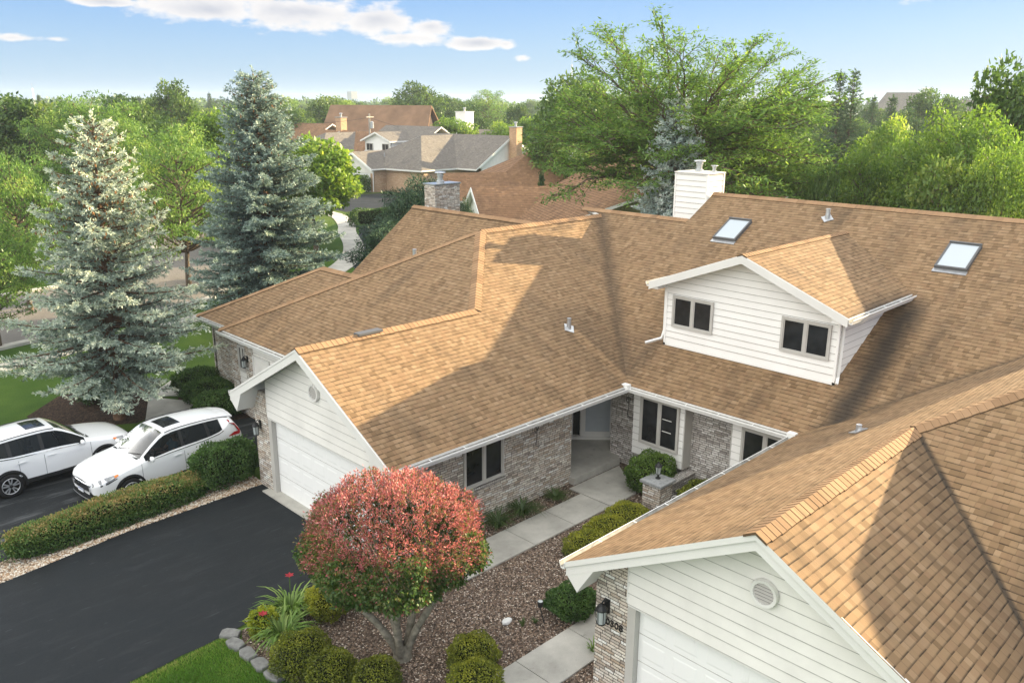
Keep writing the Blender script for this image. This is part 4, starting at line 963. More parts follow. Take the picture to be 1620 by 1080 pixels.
def shell_leaves(rg, P, Nn, ls, lw=.6, out=.5, jit=.6):
    n = len(P); D = norm(Nn * out + rnd_unit(rg, n) * jit); S = side_of(rg, D); return leaf_quads(P, D, S, ls * rg.uniform(.7, 1.3, n), ls * lw * rg.uniform(.8, 1.2, n))
def lump(seed, a, b, c, n, ls, mat, flatb=.35, top_tint=.15, rough=.075, name='clipped_shrub', box=2.6, lw=.6, core='shrub_core', base=.5):
    """clipped shrub: superellipsoid shell of small leaves round a twiggy core; a, b, c half sizes (c up)"""
    rg = np.random.default_rng(seed); d = rnd_unit(rg, n * 2); d = d[d[:, 2] > -.75][:n]; n = len(d)
    k = (np.abs(d[:, 0]) ** box + np.abs(d[:, 1]) ** box + np.abs(d[:, 2]) ** box) ** (-1. / box)
    ph = rg.uniform(0, 6.28, 6); w = 1 + rough * (np.sin(d[:, 0] * 5 + ph[0]) * np.cos(d[:, 1] * 6 + ph[1]) + .7 * np.sin(d[:, 2] * 8 + ph[2] + d[:, 0] * 7)) + .5 * rough * np.sin(d[:, 0] * 17 + ph[3]) * np.sin(d[:, 1] * 15 + ph[4]) * np.sin(d[:, 2] * 16 + ph[5])
    depth = rg.uniform(0, 1, n) ** 3 * .22; r = k * w * (1 - depth)
    stray = rg.random(n) < .035; r = np.where(stray, k * w * (1 + rg.uniform(.02, .11, n)), r)
    P = d * r[:, None] * np.array([a, b, c]); P[:, 2] += c
    Nn = norm(d / np.array([a, b, c])); V, F = shell_leaves(rg, P - Nn * ls * .5, Nn, ls, lw, .55, .75)
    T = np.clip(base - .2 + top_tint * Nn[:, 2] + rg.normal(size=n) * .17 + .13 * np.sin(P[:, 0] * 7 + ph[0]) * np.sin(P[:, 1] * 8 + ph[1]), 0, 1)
    th = np.linspace(0, 2 * math.pi, 17)[:-1]; ring = []
    for z in np.linspace(-.8, 1, 9)[:-1]:
        rr = (1 - abs(z) ** box) ** (1 / box) * .74; ring.append(np.stack([np.cos(th) * rr * a, np.sin(th) * rr * b, np.full(16, z * c * .86 + c)], 1))
    ring.append(np.tile([[0, 0, c * 1.86]], (16, 1))); R = np.concatenate(ring); i = np.arange(8)[:, None]; j = np.arange(16)[None]; jj = (j + 1) % 16
    Fc = np.stack([i * 16 + j, i * 16 + jj, (i + 1) * 16 + jj, (i + 1) * 16 + j], -1).reshape(-1, 4)
    V = np.concatenate([V, R]); F = np.concatenate([F, Fc + 4 * n]); T = np.concatenate([T, np.full(len(Fc), .2)]); mi = np.r_[np.zeros(n, int), np.ones(len(Fc), int)]
    return quads_mesh(name, V, F, T, [mat, core], mi)
def shrub(name, mesh, loc, label, cat='shrub', group=None, rz=0., sc=1.):
    o = link_mesh(name, mesh); o.location = loc; o.rotation_euler = (0, 0, rz); o.scale = sc if hasattr(sc, '__len__') else (sc,) * 3
    return tag(o, label, cat, group)
def blades(seed, n, R, L, w, arch=1., lean=.55, seg=3):
    """arching strap leaves from a crown of radius R"""
    rg = np.random.default_rng(seed); a = rg.uniform(0, 6.283, n); r = R * rg.uniform(0, 1, n) ** .6; V, F, T = [], [], []; nv = 0
    for i in range(n):
        h = np.array([math.cos(a[i]), math.sin(a[i]), 0]); st = np.array([h[0] * r[i] * .6, h[1] * r[i] * .6, 0]); l = L * rg.uniform(.65, 1.15); ln = lean * rg.uniform(.5, 1.4)
        h2 = norm(h + rg.normal(size=3) * np.array([.35, .35, 0])); mid = st + h2 * l * ln * .45 + np.array([0, 0, l * .72]); en = st + h2 * l * ln * 1.25 + np.array([0, 0, l * (.85 - .55 * arch * rg.uniform(.5, 1.2))])
        P = bez(st, mid, en, seg + 2); s = np.cross(h2, [0, 0, 1.]); ww = w * np.r_[.6, np.linspace(1., .75, seg), .06]
        pts = np.concatenate([P + s * ww[:, None] / 2, P - s * ww[:, None] / 2]); k = seg + 2; V.append(pts)
        for j in range(k - 1): F.append([nv + j, nv + j + 1, nv + k + j + 1, nv + k + j])
        T += [float(np.clip(.5 + rg.normal() * .2, 0, 1))] * (k - 1); nv += 2 * k
    return np.concatenate(V), np.array(F), np.array(T)

M['shrub_core'] = flat('shrub_twigs', (.018, .022, .010), .95, .05, var=.4, vs=14.)
M['cone'] = flat('spruce_cones', (.30, .165, .075), .9, .1, var=.35, vs=7.)
M['leaf_mid'] = leaf_mat('leaves_mid_green', [(0, (.020, .042, .008)), (.45, (.050, .092, .016)), (.75, (.085, .135, .022)), (1, (.14, .175, .035))], gain=1.45)
M['leaf_bright'] = leaf_mat('leaves_bright_green', [(0, (.034, .070, .010)), (.45, (.085, .145, .018)), (.75, (.14, .20, .026)), (1, (.22, .26, .045))], .42, gain=1.5)
M['leaf_deep'] = leaf_mat('leaves_deep_green', [(0, (.012, .028, .008)), (.5, (.030, .060, .014)), (.8, (.055, .090, .020)), (1, (.09, .125, .03))], gain=1.6)
M['leaf_locust'] = leaf_mat('leaves_locust', [(0, (.030, .062, .014)), (.45, (.062, .112, .024)), (.75, (.105, .16, .032)), (1, (.17, .20, .05))], .4, gain=1.9)
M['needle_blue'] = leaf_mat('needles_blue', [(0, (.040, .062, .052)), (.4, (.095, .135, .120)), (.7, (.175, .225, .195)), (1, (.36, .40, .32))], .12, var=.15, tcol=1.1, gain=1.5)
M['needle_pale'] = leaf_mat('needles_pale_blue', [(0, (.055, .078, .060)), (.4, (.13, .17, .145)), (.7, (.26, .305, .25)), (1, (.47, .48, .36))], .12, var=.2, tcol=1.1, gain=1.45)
M['needle_grey'] = leaf_mat('needles_grey_blue', [(0, (.045, .06, .058)), (.4, (.10, .125, .122)), (.7, (.18, .21, .20)), (1, (.32, .35, .33))], .12, var=.15, tcol=1.1, gain=3.0)
M['needle_dark'] = leaf_mat('needles_dark', [(0, (.012, .026, .014)), (.45, (.026, .050, .026)), (.75, (.045, .078, .036)), (1, (.08, .11, .05))], .12, var=.2, tcol=1.1)
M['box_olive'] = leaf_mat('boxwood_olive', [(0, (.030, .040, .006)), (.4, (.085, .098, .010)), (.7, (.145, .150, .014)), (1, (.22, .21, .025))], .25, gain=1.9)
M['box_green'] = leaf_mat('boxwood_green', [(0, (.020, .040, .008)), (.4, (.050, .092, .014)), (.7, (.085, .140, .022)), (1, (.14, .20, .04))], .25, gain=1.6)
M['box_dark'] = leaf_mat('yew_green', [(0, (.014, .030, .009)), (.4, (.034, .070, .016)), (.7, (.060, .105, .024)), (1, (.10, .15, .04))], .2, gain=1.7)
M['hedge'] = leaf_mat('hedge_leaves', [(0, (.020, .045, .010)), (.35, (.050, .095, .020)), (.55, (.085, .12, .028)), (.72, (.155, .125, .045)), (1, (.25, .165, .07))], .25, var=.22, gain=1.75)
M['lime'] = leaf_mat('lime_leaves', [(0, (.10, .13, .010)), (.5, (.24, .27, .018)), (1, (.38, .38, .05))], .35, gain=1.15)
M['strap'] = leaf_mat('strap_leaves', [(0, (.040, .080, .012)), (.5, (.095, .165, .028)), (1, (.20, .26, .07))], .3, gain=1.35)
M['strap_dark'] = leaf_mat('liriope_leaves', [(0, (.022, .045, .012)), (.5, (.045, .078, .022)), (1, (.085, .115, .04))], .25, gain=1.3)
M['redleaf'] = leaf_mat('red_green_leaves', [(0, (.028, .062, .012)), (.30, (.070, .120, .026)), (.43, (.13, .115, .040)), (.55, (.20, .064, .060)), (.76, (.45, .132, .140)), (1, (.70, .35, .32))], .32, var=.12, tcol=1.15, gain=1.15)
M['petal'] = flat('dark_red_petal', (.30, .02, .03), .6, .2)
M['grassblade'] = leaf_mat('grass_blades', [(0, (.028, .070, .008)), (.5, (.060, .135, .014)), (.8, (.11, .18, .025)), (1, (.24, .22, .07))], .3, var=.3, gain=1.6)
# ------------------------------------------------------------------ trees
rs = random.Random(11)
P_mid = tree_protos('broadleaf', 3, 'leaf_mid', seed=100, H=10., Rw=4.2, nclump=64, leaves=240, ls=.36, crown_lo=.16)
P_bright = tree_protos('broadleaf_bright', 2, 'leaf_bright', seed=200, H=10., Rw=4.0, nclump=64, leaves=240, ls=.36, crown_lo=.14)
P_deep = tree_protos('broadleaf_deep', 2, 'leaf_deep', seed=300, H=10., Rw=4.3, nclump=64, leaves=260, ls=.34, crown_lo=.12)
P_fine = tree_protos('locust', 2, 'leaf_locust', seed=400, H=10., Rw=5.0, nclump=100, leaves=260, ls=.22, crown_lo=.20, flatk=.38, lw=.45, cr=.24)
P_big = tree_protos('near_broadleaf', 2, 'leaf_bright', seed=500, H=10., Rw=4.6, nclump=120, leaves=400, ls=.20, crown_lo=.10, cr=.24)
P_maple = tree_protos('maple', 1, 'leaf_bright', seed=640, H=10., Rw=4.2, nclump=70, leaves=170, ls=.42, crown_lo=.32, lw=.8, cr=.27)
P_fir = [spruce_protos('fir', 'needle_dark', 'bark', seed=60 + i, H=10., Rb=2.6, shoot=.27, sw=.06, dens=.66, power=1.1, zb=.03) for i in range(2)]
PROTO = dict(mid=P_mid, bright=P_bright, deep=P_deep, fine=P_fine, big=P_big, fir=P_fir, maple=P_maple)
RW = dict(mid=4.2, bright=4.0, deep=4.3, fine=5.0, big=4.6, fir=2.6, maple=4.2)
def tree_at(px, py, D, wpx, kind, label, name='broadleaf_tree', group=None, H=None):
    """tree whose top is seen at photo pixel (px, py) from D metres, crown wpx pixels wide"""
    t = at_dist(px, py, D); h = H or t.z; w = wpx / FPX * D * 1.03 / 2
    p = PROTO[kind][rs.randrange(len(PROTO[kind]))]; s = h / 10.
    return plant_tree(name, p, (t.x, t.y, 0 if H is None else t.z - H), (w / RW[kind], w / RW[kind], s), rs.uniform(0, 6.28), label, 'tree', group)
# --- the two blue spruces on the left lawn
b = on_ground(190, 662); h = at_dist(127, 176, math.hypot(b.x, b.y)).z
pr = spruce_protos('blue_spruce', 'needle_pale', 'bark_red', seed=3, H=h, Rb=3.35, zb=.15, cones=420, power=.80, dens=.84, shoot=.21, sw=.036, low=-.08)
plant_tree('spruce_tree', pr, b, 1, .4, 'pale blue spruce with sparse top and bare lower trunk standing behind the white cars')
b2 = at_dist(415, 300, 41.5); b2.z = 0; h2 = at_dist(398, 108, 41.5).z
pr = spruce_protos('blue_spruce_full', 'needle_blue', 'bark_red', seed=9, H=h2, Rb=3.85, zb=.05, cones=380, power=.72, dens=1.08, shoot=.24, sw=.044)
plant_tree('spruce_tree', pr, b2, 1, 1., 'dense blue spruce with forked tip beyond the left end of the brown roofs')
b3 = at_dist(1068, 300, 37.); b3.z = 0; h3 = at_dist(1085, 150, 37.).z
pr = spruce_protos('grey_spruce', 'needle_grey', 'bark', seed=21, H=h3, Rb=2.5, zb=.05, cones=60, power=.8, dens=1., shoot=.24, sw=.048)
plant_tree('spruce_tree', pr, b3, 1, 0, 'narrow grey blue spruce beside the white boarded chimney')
# --- honey locust behind the main ridge: fan of ascending limbs with feathery sprays
def locust(seed, H, Rw, fork, cz=.56):
    """wide fan: many slender limbs run from the fork out to points spread through a flattened dome; sprays hang along their outer halves"""
    rg = np.random.default_rng(seed); sk = Skel(); V, F, T = [], [], []; nv = 0; r0 = .30
    f0 = np.array([0, 0, fork]); sk.tube(np.array([[0, 0, 0], [.06, .03, fork * .5], f0]), [r0 * 1.3, r0, r0 * .92], 10)
    def spray(Q, L, n, w=1.):
        nonlocal nv
        s = rg.uniform(.05, 1.02, n) ** .8; m = len(Q) - 1; i = np.clip(s * m, 0, m - .001).astype(int); P = Q[i] + (Q[i + 1] - Q[i]) * (s * m - i)[:, None]; d = norm(Q[-1] - Q[0]); sd = np.cross(d, [0, 0, 1.]); sg = rg.choice([-1, 1], n)[:, None]
        P = P + rg.normal(size=(n, 3)) * np.array([.15, .15, .06]) * w; D = norm(d * .6 + sd * sg * .8 + rg.normal(size=(n, 3)) * .35 + np.array([0, 0, -.15])); S = side_of(rg, D, flat=.65)
        v, f = leaf_quads(P, D, S,   .22 * rg.uniform(.7, 1.3, n), .085 * rg.uniform(.8, 1.2, n)); V.append(v); F.append(f + nv); nv += len(v); T.append(np.clip(.5 + rg.normal(size=n) * .16 + rg.normal() * .08, 0, 1))
    nm = 64
    for k in range(nm):
        a = k * 2.39996; u = (k + .5) / nm; zr = .95 - 1.22 * u; rr = max(0, 1 - abs(zr) ** 2.6) ** .42 + (-.05 if zr > .9 else 0); zr = max(zr, -.30)
        e = np.array([math.cos(a) * rr * Rw, math.sin(a) * rr * Rw, H * cz + zr * H * (1 - cz)]) * rg.uniform(.85, .99, 3); st = f0 + np.array([0, 0, rg.uniform(-.9, 1.3)])
        c_ = st + (e - st) * .45 + np.array([0, 0, .13 * np.linalg.norm(e - st)]) + rg.normal(size=3) * .25; L = np.linalg.norm(e - st); n = 14; Q = bez(st, c_, e, n); Q[1:-1] += rg.normal(size=(n - 2, 3)) * .07; sk.tube(Q, np.linspace(.105, .012, n), 5); d = norm(e - st)
        spray(Q[9:], L * .35, 30)
        for j in range(16):
            s = .30 + .68 * (j + rg.random()) / 16; q = bez(st, c_, e, 40)[int(s * 39)]; sg = 1 if j % 2 else -1; sd = norm(np.cross(d, [0, 0, 1.]) + 1e-6)
            dd = norm(d * .85 + sd * sg * rg.uniform(.35, 1.) + rg.normal(size=3) * np.array([.25, .25, .30]) + np.array([0, 0, .10])); l2 = L * rg.uniform(.16, .36) * (1.2 - .55 * s); e2 = q + dd * l2; Q2 = bez(q, q + dd * l2 * .5 + np.array([0, 0, .06 * l2]), e2 - np.array([0, 0, .05 * l2]), 6); sk.tube(Q2, np.linspace(.024, .005, 6), 3); spray(Q2, l2, int(17 * l2) + 8)
            for q3 in (2, 4):
                d3 = norm(dd * .6 + np.cross(dd, [0, 0, 1.]) * rg.choice([-1, 1]) * .9 + rg.normal(size=3) * .2); l3 = l2 * rg.uniform(.3, .5); Q3 = bez(Q2[q3], Q2[q3] + d3 * l3 * .5, Q2[q3] + d3 * l3 - np.array([0, 0, .05]), 4); sk.tube(Q3, np.linspace(.009, .004, 4), 3); spray(Q3, l3, int(17 * l3) + 5)
    return quads_mesh('locust_crown', np.concatenate(V), np.concatenate(F), np.concatenate(T), 'leaf_locust'), sk.mesh('locust_trunk', 'bark')
b4 = at_dist(1085, 250, 41.); b4.z = 0; h4 = at_dist(1110, 2, 41.).z
plant_tree('locust_tree', locust(5, h4, 7.3, 6.4), b4, 1, .9, 'large feathery honey locust fanning out behind the white chimney and main ridge')
# --- individual broadleaf trees, left to right
for a in [
 (40, 150, 78, 150, 'deep', 'dark ash tree at the left edge beyond the street'), (132, 138, 72, 175, 'fine', 'broad feathery dark green tree behind the pale spruce'), (205, 150, 80, 120, 'deep', 'dark tree between the broad feathery tree and the tall far crown'),
 (263, 119, 118, 78, 'mid', 'tall tree with rounded crown rising above the left treeline'), (272, 186, 50, 175, 'fine', 'bright feathery tree between the two blue spruces'), (330, 172, 66, 130, 'bright', 'yellow green tree behind the dense blue spruce'),
 (8, 232, 47, 150, 'fine', 'light green locust cut by the left edge of the picture'), (-40, 320, 40, 150, 'fine', 'low green locust at the left edge near the street'), (490, 214, 60, 140, 'maple', 'bright maple with large leaves in front of the grey-roofed house'),
 (425, 262, 62, 110, 'bright', 'sunlit small tree behind the right side of the dense spruce'), (180, 205, 90, 100, 'bright', 'bright green tree behind the tip of the pale spruce'), (60, 205, 95, 110, 'mid', 'mid green tree behind the broad feathery tree'),
 (520, 152, 165, 80, 'mid', 'green tree left of the large brown church roof'), (470, 168, 150, 60, 'mid', 'small tree left of the church gable'), (655, 124, 175, 85, 'mid', 'tall tree rising over the right end of the church roof'), (700, 150, 190, 60, 'deep', 'dark tree right of the tall tree over the church roof'),
 (772, 138, 185, 80, 'fine', 'broad hazy tree above the white chimney of the grey house'), (820, 164, 150, 52, 'deep', 'dark round tree left of the great locust'), (735, 165, 140, 70, 'deep', 'dark tree behind the grey house chimney'), (722, 186, 118, 80, 'bright', 'yellow green tree right behind the white chimney of the grey house'),
 (842, 182, 112, 90, 'bright', 'sunlit tree behind the orange brick chimney'), (795, 192, 120, 70, 'bright', 'sunlit small tree left of the orange brick chimney'), (885, 205, 105, 70, 'bright', 'bright yellow tree peeping over the far brown ridge'), (915, 108, 72, 130, 'mid', 'leafy tree overlapping the left side of the great locust'),
 (960, 190, 62, 150, 'fine', 'dark feathery tree low on the left of the great locust'), (1215, 185, 46, 170, 'big', 'sunlit tree low on the right of the great locust'), (1280, 225, 44, 110, 'fine', 'small light green tree right of the great locust'),
 (1418, 182, 66, 95, 'bright', 'round yellow green tree between the forked fir and the right grove'), (1375, 212, 43, 120, 'big', 'leftmost bright tree of the grove behind the main ridge'), (1462, 196, 47, 150, 'big', 'second bright tree of the grove behind the main ridge'),
 (1545, 150, 42, 190, 'big', 'tall leafy tree in the grove near the right edge'), (1625, 90, 50, 150, 'mid', 'tallest dark tree cut by the right edge'), (1590, 200, 38, 150, 'big', 'low dense tree of the grove at the right edge'), (1500, 250, 37, 130, 'mid', 'low shaded tree just behind the right end of the ridge'),
 (1300, 262, 38, 70, 'mid', 'small shaded tree behind the ridge below the great locust'), (1265, 160, 150, 60, 'mid', 'hazy tree right behind the great locust'), (1480, 140, 150, 85, 'mid', 'hazy pale tree in front of the distant grey roof'), (1435, 170, 125, 60, 'deep', 'dark hazy tree below the distant grey roof'), (1300, 160, 140, 60, 'mid', 'hazy tree left of the forked fir'),
 ]: tree_at(*a)
# forked fir and hazy firs at the right
for px_, py_, lab in ((1334, 112, 'dark fir whose left tip is the taller of a forked pair'), (1353, 110, 'dark fir forming the right tip of a forked pair')):
    t = at_dist(px_, py_, 82 if px_ < 1340 else 82.8); plant_tree('fir_tree', spruce_protos('tall_fir', 'needle_dark', 'bark', seed=int(px_), H=t.z, Rb=3.3, zb=.05, power=1.2, dens=.72, shoot=.27, sw=.055), (t.x, t.y, 0), 1, 0, lab)
for a in [(1383, 152, 118, 48, 'fir', 'hazy fir just right of the forked pair'), (1412, 150, 112, 66, 'fir', 'broad hazy fir below the distant grey roof'), (60, 150, 210, 22, 'fir', 'thin fir in the far left treeline'), (330, 146, 230, 26, 'fir', 'thin fir left of the dense spruce tip')]: tree_at(*a, name='fir_tree')
# dark pines beside the brick chimney
M['pine'] = leaf_mat('pine_needles', [(0, (.010, .024, .014)), (.45, (.022, .048, .026)), (.75, (.040, .075, .036)), (1, (.08, .12, .05))], .1, gain=1.35)
pp = broadleaf(700, 7., 2.9, nclump=44, leaves=560, ls=.24, lw=.22, crown_lo=.10, cr=.30, flatk=.65, shape='cone')
pm = (quads_mesh('pine_crown', pp[0], pp[1], pp[2], 'pine'), pp[3].mesh('pine_trunk', 'bark'))
for px, py, D, wp, lab in [(660, 262, 47, 150, 'dark pine rising left of the grey brick chimney'), (618, 340, 44, 165, 'low spreading pine beside the curved path'), (736, 300, 46, 46, 'small pine right of the grey brick chimney')]:
    t = at_dist(px, py, D); w = wp / FPX * D / 2; plant_tree('pine_tree', pm, (t.x, t.y, 0), (w / 2.9, w / 2.9, t.z / 7.), rs.uniform(0, 6), lab)
for px, py, D, wp, lab in [(857, 263, 66, 15, 'small pointed arborvitae before the far brown roof')]:
    t = at_dist(px, py, D); t2 = broadleaf(720, 3., .5, nclump=40, leaves=160, ls=.14, crown_lo=.02, cr=.5, shape='cone'); w = wp / FPX * D / 2
    plant_tree('arborvitae', (quads_mesh('arborvitae_crown', t2[0], t2[1], t2[2], 'leaf_deep'), t2[3].mesh('arborvitae_trunk', 'bark')), (t.x, t.y, 0), (w / .5, w / .5, t.z / 3.), 0, lab)
# copper-leaved bush by the far street
t = at_dist(130, 283, 80); M['copperleaf'] = leaf_mat('copper_leaves', [(0, (.06, .025, .02)), (.5, (.13, .05, .035)), (1, (.22, .10, .05))])
t2 = broadleaf(730, 4., 2.6, nclump=30, leaves=300, ls=.25, crown_lo=.05, cr=.4); plant_tree('copper_tree', (quads_mesh('copper_crown', t2[0], t2[1], t2[2], 'copperleaf'), t2[3].mesh('copper_trunk', 'bark')), (t.x, t.y, 0), (1, 1, t.z / 4.), 0, 'copper red bushy tree left of the pale spruce by the street')
# trees of the middle distance: a loose belt between the houses and the horizon
k = 0
belt = []
while len(belt) < 150 and k < 6000:
    k += 1; px = rs.uniform(-150, 1770); D = 95 + 330 * rs.random() ** .8; g = on_ground(px, 10 ** 9) if False else at_dist(px, 165, D)
    if 470 < px < 900 and D < 190: continue
    if 1230 < px < 1330 and D < 170: continue
    if all((g.x - b_[0]) ** 2 + (g.y - b_[1]) ** 2 > (5.5 + D * .022) ** 2 for b_ in belt): belt.append((g.x, g.y, D))
for (x, y, D) in belt:
    kd = rs.choice(['mid', 'mid', 'deep', 'bright', 'fir'] if D > 150 else ['mid', 'deep', 'bright', 'mid']); h = rs.uniform(7., 11.2) + (1.2 if D > 220 else 0); w = h * rs.uniform(.38, .56) * (.5 if kd == 'fir' else 1)
    if rs.random() < .08: h *= 1.18
    plant_tree('broadleaf_tree' if kd != 'fir' else 'fir_tree', PROTO[kd][rs.randrange(len(PROTO[kd]))], (x, y, 0), (w / RW[kd], w / RW[kd], h / 10.), rs.uniform(0, 6.28),
               'one of the many hazy trees of the far belt along the horizon' if kd != 'fir' else 'one of the pointed firs of the far belt along the horizon', 'tree', 'trees of the far belt' if kd != 'fir' else 'firs of the far belt')
def far_wood():
    rg = np.random.default_rng(77); V, F, T = [], [], []; nv = 0
    for _ in range(900):
        az = math.radians(rg.uniform(5, 85)); D = rg.uniform(430, 1500); c = np.array([math.cos(az) * D, math.sin(az) * D, 0]); h = rg.uniform(8, 13); w = h * rg.uniform(.4, .7); n = 110
        d = rnd_unit(rg, n); d[:, 2] = np.abs(d[:, 2]) * 1.1 - .1; P = c + d * np.array([w, w, h * .62]) * rg.uniform(.7, 1.05, (n, 1)) + np.array([0, 0, h * .38]); D_ = norm(rnd_unit(rg, n) + d * .5); S = side_of(rg, D_, flat=.4)
        v, f = leaf_quads(P, D_, S, 2.0 * rg.uniform(.7, 1.3, n), 1.5); V.append(v); F.append(f + nv); nv += len(v); T.append(np.clip(.5 + rg.normal(size=n) * .15 + rg.normal() * .15, 0, 1))
    o = link_mesh('far_wood', quads_mesh('far_wood', np.concatenate(V), np.concatenate(F), np.concatenate(T), 'leaf_mid')); tag(o, kind='stuff')
far_wood()
# ------------------------------------------------------------------ other buildings
def row_house(name, label, pivot, world, psi, shing, brick, parts='CDM', chim=None, dormers=((10.53, 6.44),), flue_pipe=True, cat='townhouse'):
    """a neighbouring row built like the near one: wings, hips, main ridge, dormer, walls. pivot: local point set down at world (x, y), turned psi degrees"""
    pv = Vector((pivot[0], pivot[1], 0)); root = thing(name, label, cat, (world[0], world[1], 0)); root.rotation_euler = (0, 0, R_(psi))
    L = lambda p: Vector(p) - pv
    class LB(MB):
        def build(s, nm, mats, parent=root, **k):
            s.v = [tuple(L(p)) for p in s.v]; off = root.location
            s.v = [(p[0] + off[0], p[1] + off[1], p[2] + off[2]) for p in s.v]; return MB.build(s, nm, mats, parent, **k)
    def roof(planes, nm='roof'):
        mb = LB()
        for pl in planes: roof_slab(mb, *pl, thick=.18)
        mb.build(nm, (shing, 'trim'))
    w = LB()
    if 'C' in parts:
        roof([([(9.38, 13.0), (17.3, 13.0), (23.7, 19.4), (17.8, 19.4), (14.9, 16.5), (9.38, 16.5)], zC1, 1, .54), ([(9.38, 16.5), (14.9, 16.5), (11.4, 20.0), (9.38, 20.0)], zC2, 1, .54),
              ([(11.4, 20.0), (14.9, 16.5), (17.8, 19.4), (11.4, 25.8)], zP2, 0, .54), ([(17.8, 19.4), (23.7, 19.4), (17.3, 25.8), (11.4, 25.8)], zC3, 1, .54)])
        for nm, b0, b1 in (('brick_wall', (9.9, 13.6, 0), (17.8, 13.9, 2.6)), ('side_wall', (9.95, 19.4, 0), (11.9, 19.65, 2.6)), ('side_wall', (11.9, 19.4, 0), (12.2, 25.2, 2.6)), ('brick_wall', (12., 25., 0), (22., 25.3, 2.6))): LB().box(b0, b1).build(nm, brick)
        LB().extrude([(9.85, 13.6, 2.15), (9.85, 13.6, 2.75), (9.85, 16.5, 4.35), (9.85, 19.65, 2.7), (9.85, 19.65, 2.15)], (.1, 0, 0)).build('gable_wall', 'siding')
        LB().box((9.93, 14.2, 0), (10.0, 18.9, 2.15)).build('garage_door', 'garage')
        for a, b in ((13.6, 14.2), (18.9, 19.65)): LB().box((9.85, a, 0), (10.1, b, 2.15)).build('brick_pier', brick)
        mb = LB()
        for ya in (20.0, 13.0): mb.extrude([(9.34, ya, 2.7), (9.34, 16.5, 4.59), (9.34, 16.5, 4.3), (9.34, ya, 2.41)], (.05, 0, 0))
        mb.build('rake_board', 'gutter'); LB().box((9.4, 12.88, 2.56), (17.3, 13., 2.68)).build('gutter', 'gutter')
    if 'W' in parts:      # a plain gabled wing running straight into the main slope
        roof([([(15.0, 13.0), (17.3, 13.0), (20.8, 16.5), (15.0, 16.5)], zC1, 1, .54), ([(15.0, 16.5), (20.8, 16.5), (17.3, 20.0), (15.0, 20.0)], zC2, 1, .54)])
        LB().extrude([(15.4, 13.4, 0), (15.4, 13.4, 2.75), (15.4, 16.5, 4.35), (15.4, 19.65, 2.7), (15.4, 19.65, 0)], (.1, 0, 0)).build('gable_wall', 'siding_w'); LB().box((15.5, 13.5, 0), (17.8, 13.7, 2.6)).build('brick_wall', brick)
        mb = LB()
        for ya in (20.0, 13.0): mb.extrude([(14.96, ya, 2.7), (14.96, 16.5, 4.59), (14.96, 16.5, 4.3), (14.96, ya, 2.41)], (.05, 0, 0))
        mb.build('rake_board', 'gutter')
    if 'D' in parts:
        roof([([(9.33, 8.14), (17.3, 8.14), (23.7, 1.74), (17.9, 1.74), (14.8, 4.8), (9.33, 4.8)], zD0, 1, s5), ([(9.33, 4.8), (14.8, 4.8), (11.4, 1.4), (9.33, 1.4)], zD1, 1, s5),
              ([(14.8, 4.8), (17.9, 1.74), (11.4, -4.6), (11.4, 1.4)], zPr, 0, .54), ([(17.9, 1.74), (23.7, 1.74), (17.3, -4.66), (11.4, -4.6)], zD3, 1, s5)])
        for nm, b0, b1 in (('brick_wall', (9.9, 7.6, 0), (17.8, 7.85, 2.6)), ('brick_wall', (9.95, 1.7, 0), (11.9, 1.95, 2.6)), ('side_wall', (11.9, -4.2, 0), (12.2, 1.7, 2.6)), ('brick_wall', (12., -4.3, 0), (22., -4.1, 2.6))): LB().box(b0, b1).build(nm, brick)
        LB().extrude([(9.85, 1.7, 2.15), (9.85, 1.7, 2.7), (9.85, 4.8, 4.3), (9.85, 7.85, 2.7), (9.85, 7.85, 2.15)], (.1, 0, 0)).build('gable_wall', 'siding')
        LB().box((9.93, 2.2, 0), (10.0, 7.1, 2.15)).build('garage_door', 'garage')
        for a, b in ((1.7, 2.2), (7.1, 7.85)): LB().box((9.85, a, 0), (10.1, b, 2.15)).build('brick_pier', brick)
        mb = LB()
        for ya in (8.14, 1.4): mb.extrude([(9.29, ya, 2.7), (9.29, 4.8, 4.537), (9.29, 4.8, 4.25), (9.29, ya, 2.41)], (.05, 0, 0))
        mb.build('rake_board', 'gutter'); LB().box((9.4, 1.28, 2.56), (11.4, 1.4, 2.68)).build('gutter', 'gutter'); LB().tube([(9.7, 1.55, 2.6), (9.7, 1.6, .1)], .05, 5).build('downspout', 'gutter')
    if 'M' in parts:
        roof([([(17.3, 13.0), (17.3, 8.14), (23.7, 1.74), (17.3, -4.66), (17.3, -7.6), (23.97, -7.6), (23.97, 5.34), (25.43, 5.34), (25.43, 15.8), (23.97, 15.8)] + ([(23.97, 16.5), (20.8, 16.5)] if 'W' in parts else [(23.97, 20.0), (23.7, 19.4)]), zM, 0, .54),
              ([(25.43, 5.34), (33.4, 5.34), (33.4, 15.8), (25.43, 15.8)], zB1, 0, .54), ([(23.97, 15.8), (30.5, 15.8), (30.5, 16.5 if 'W' in parts else 20.0), (23.97, 16.5 if 'W' in parts else 20.0)], zB2, 0, .54), ([(23.97, -7.6), (30.5, -7.6), (30.5, 5.34), (23.97, 5.34)], zB2, 0, .54)])
        LB().box((18.05, 8.3, 0), (18.3, 13.08, 2.95)).build('brick_wall', brick)
        LB().extrude([(18.6, -7.3, 0), (30., -7.3, 0), (30., -7.3, 2.9), (23.97, -7.3, 6.1), (18.6, -7.3, 3.2)], (0, .15, 0)).build('gable_wall', 'siding')
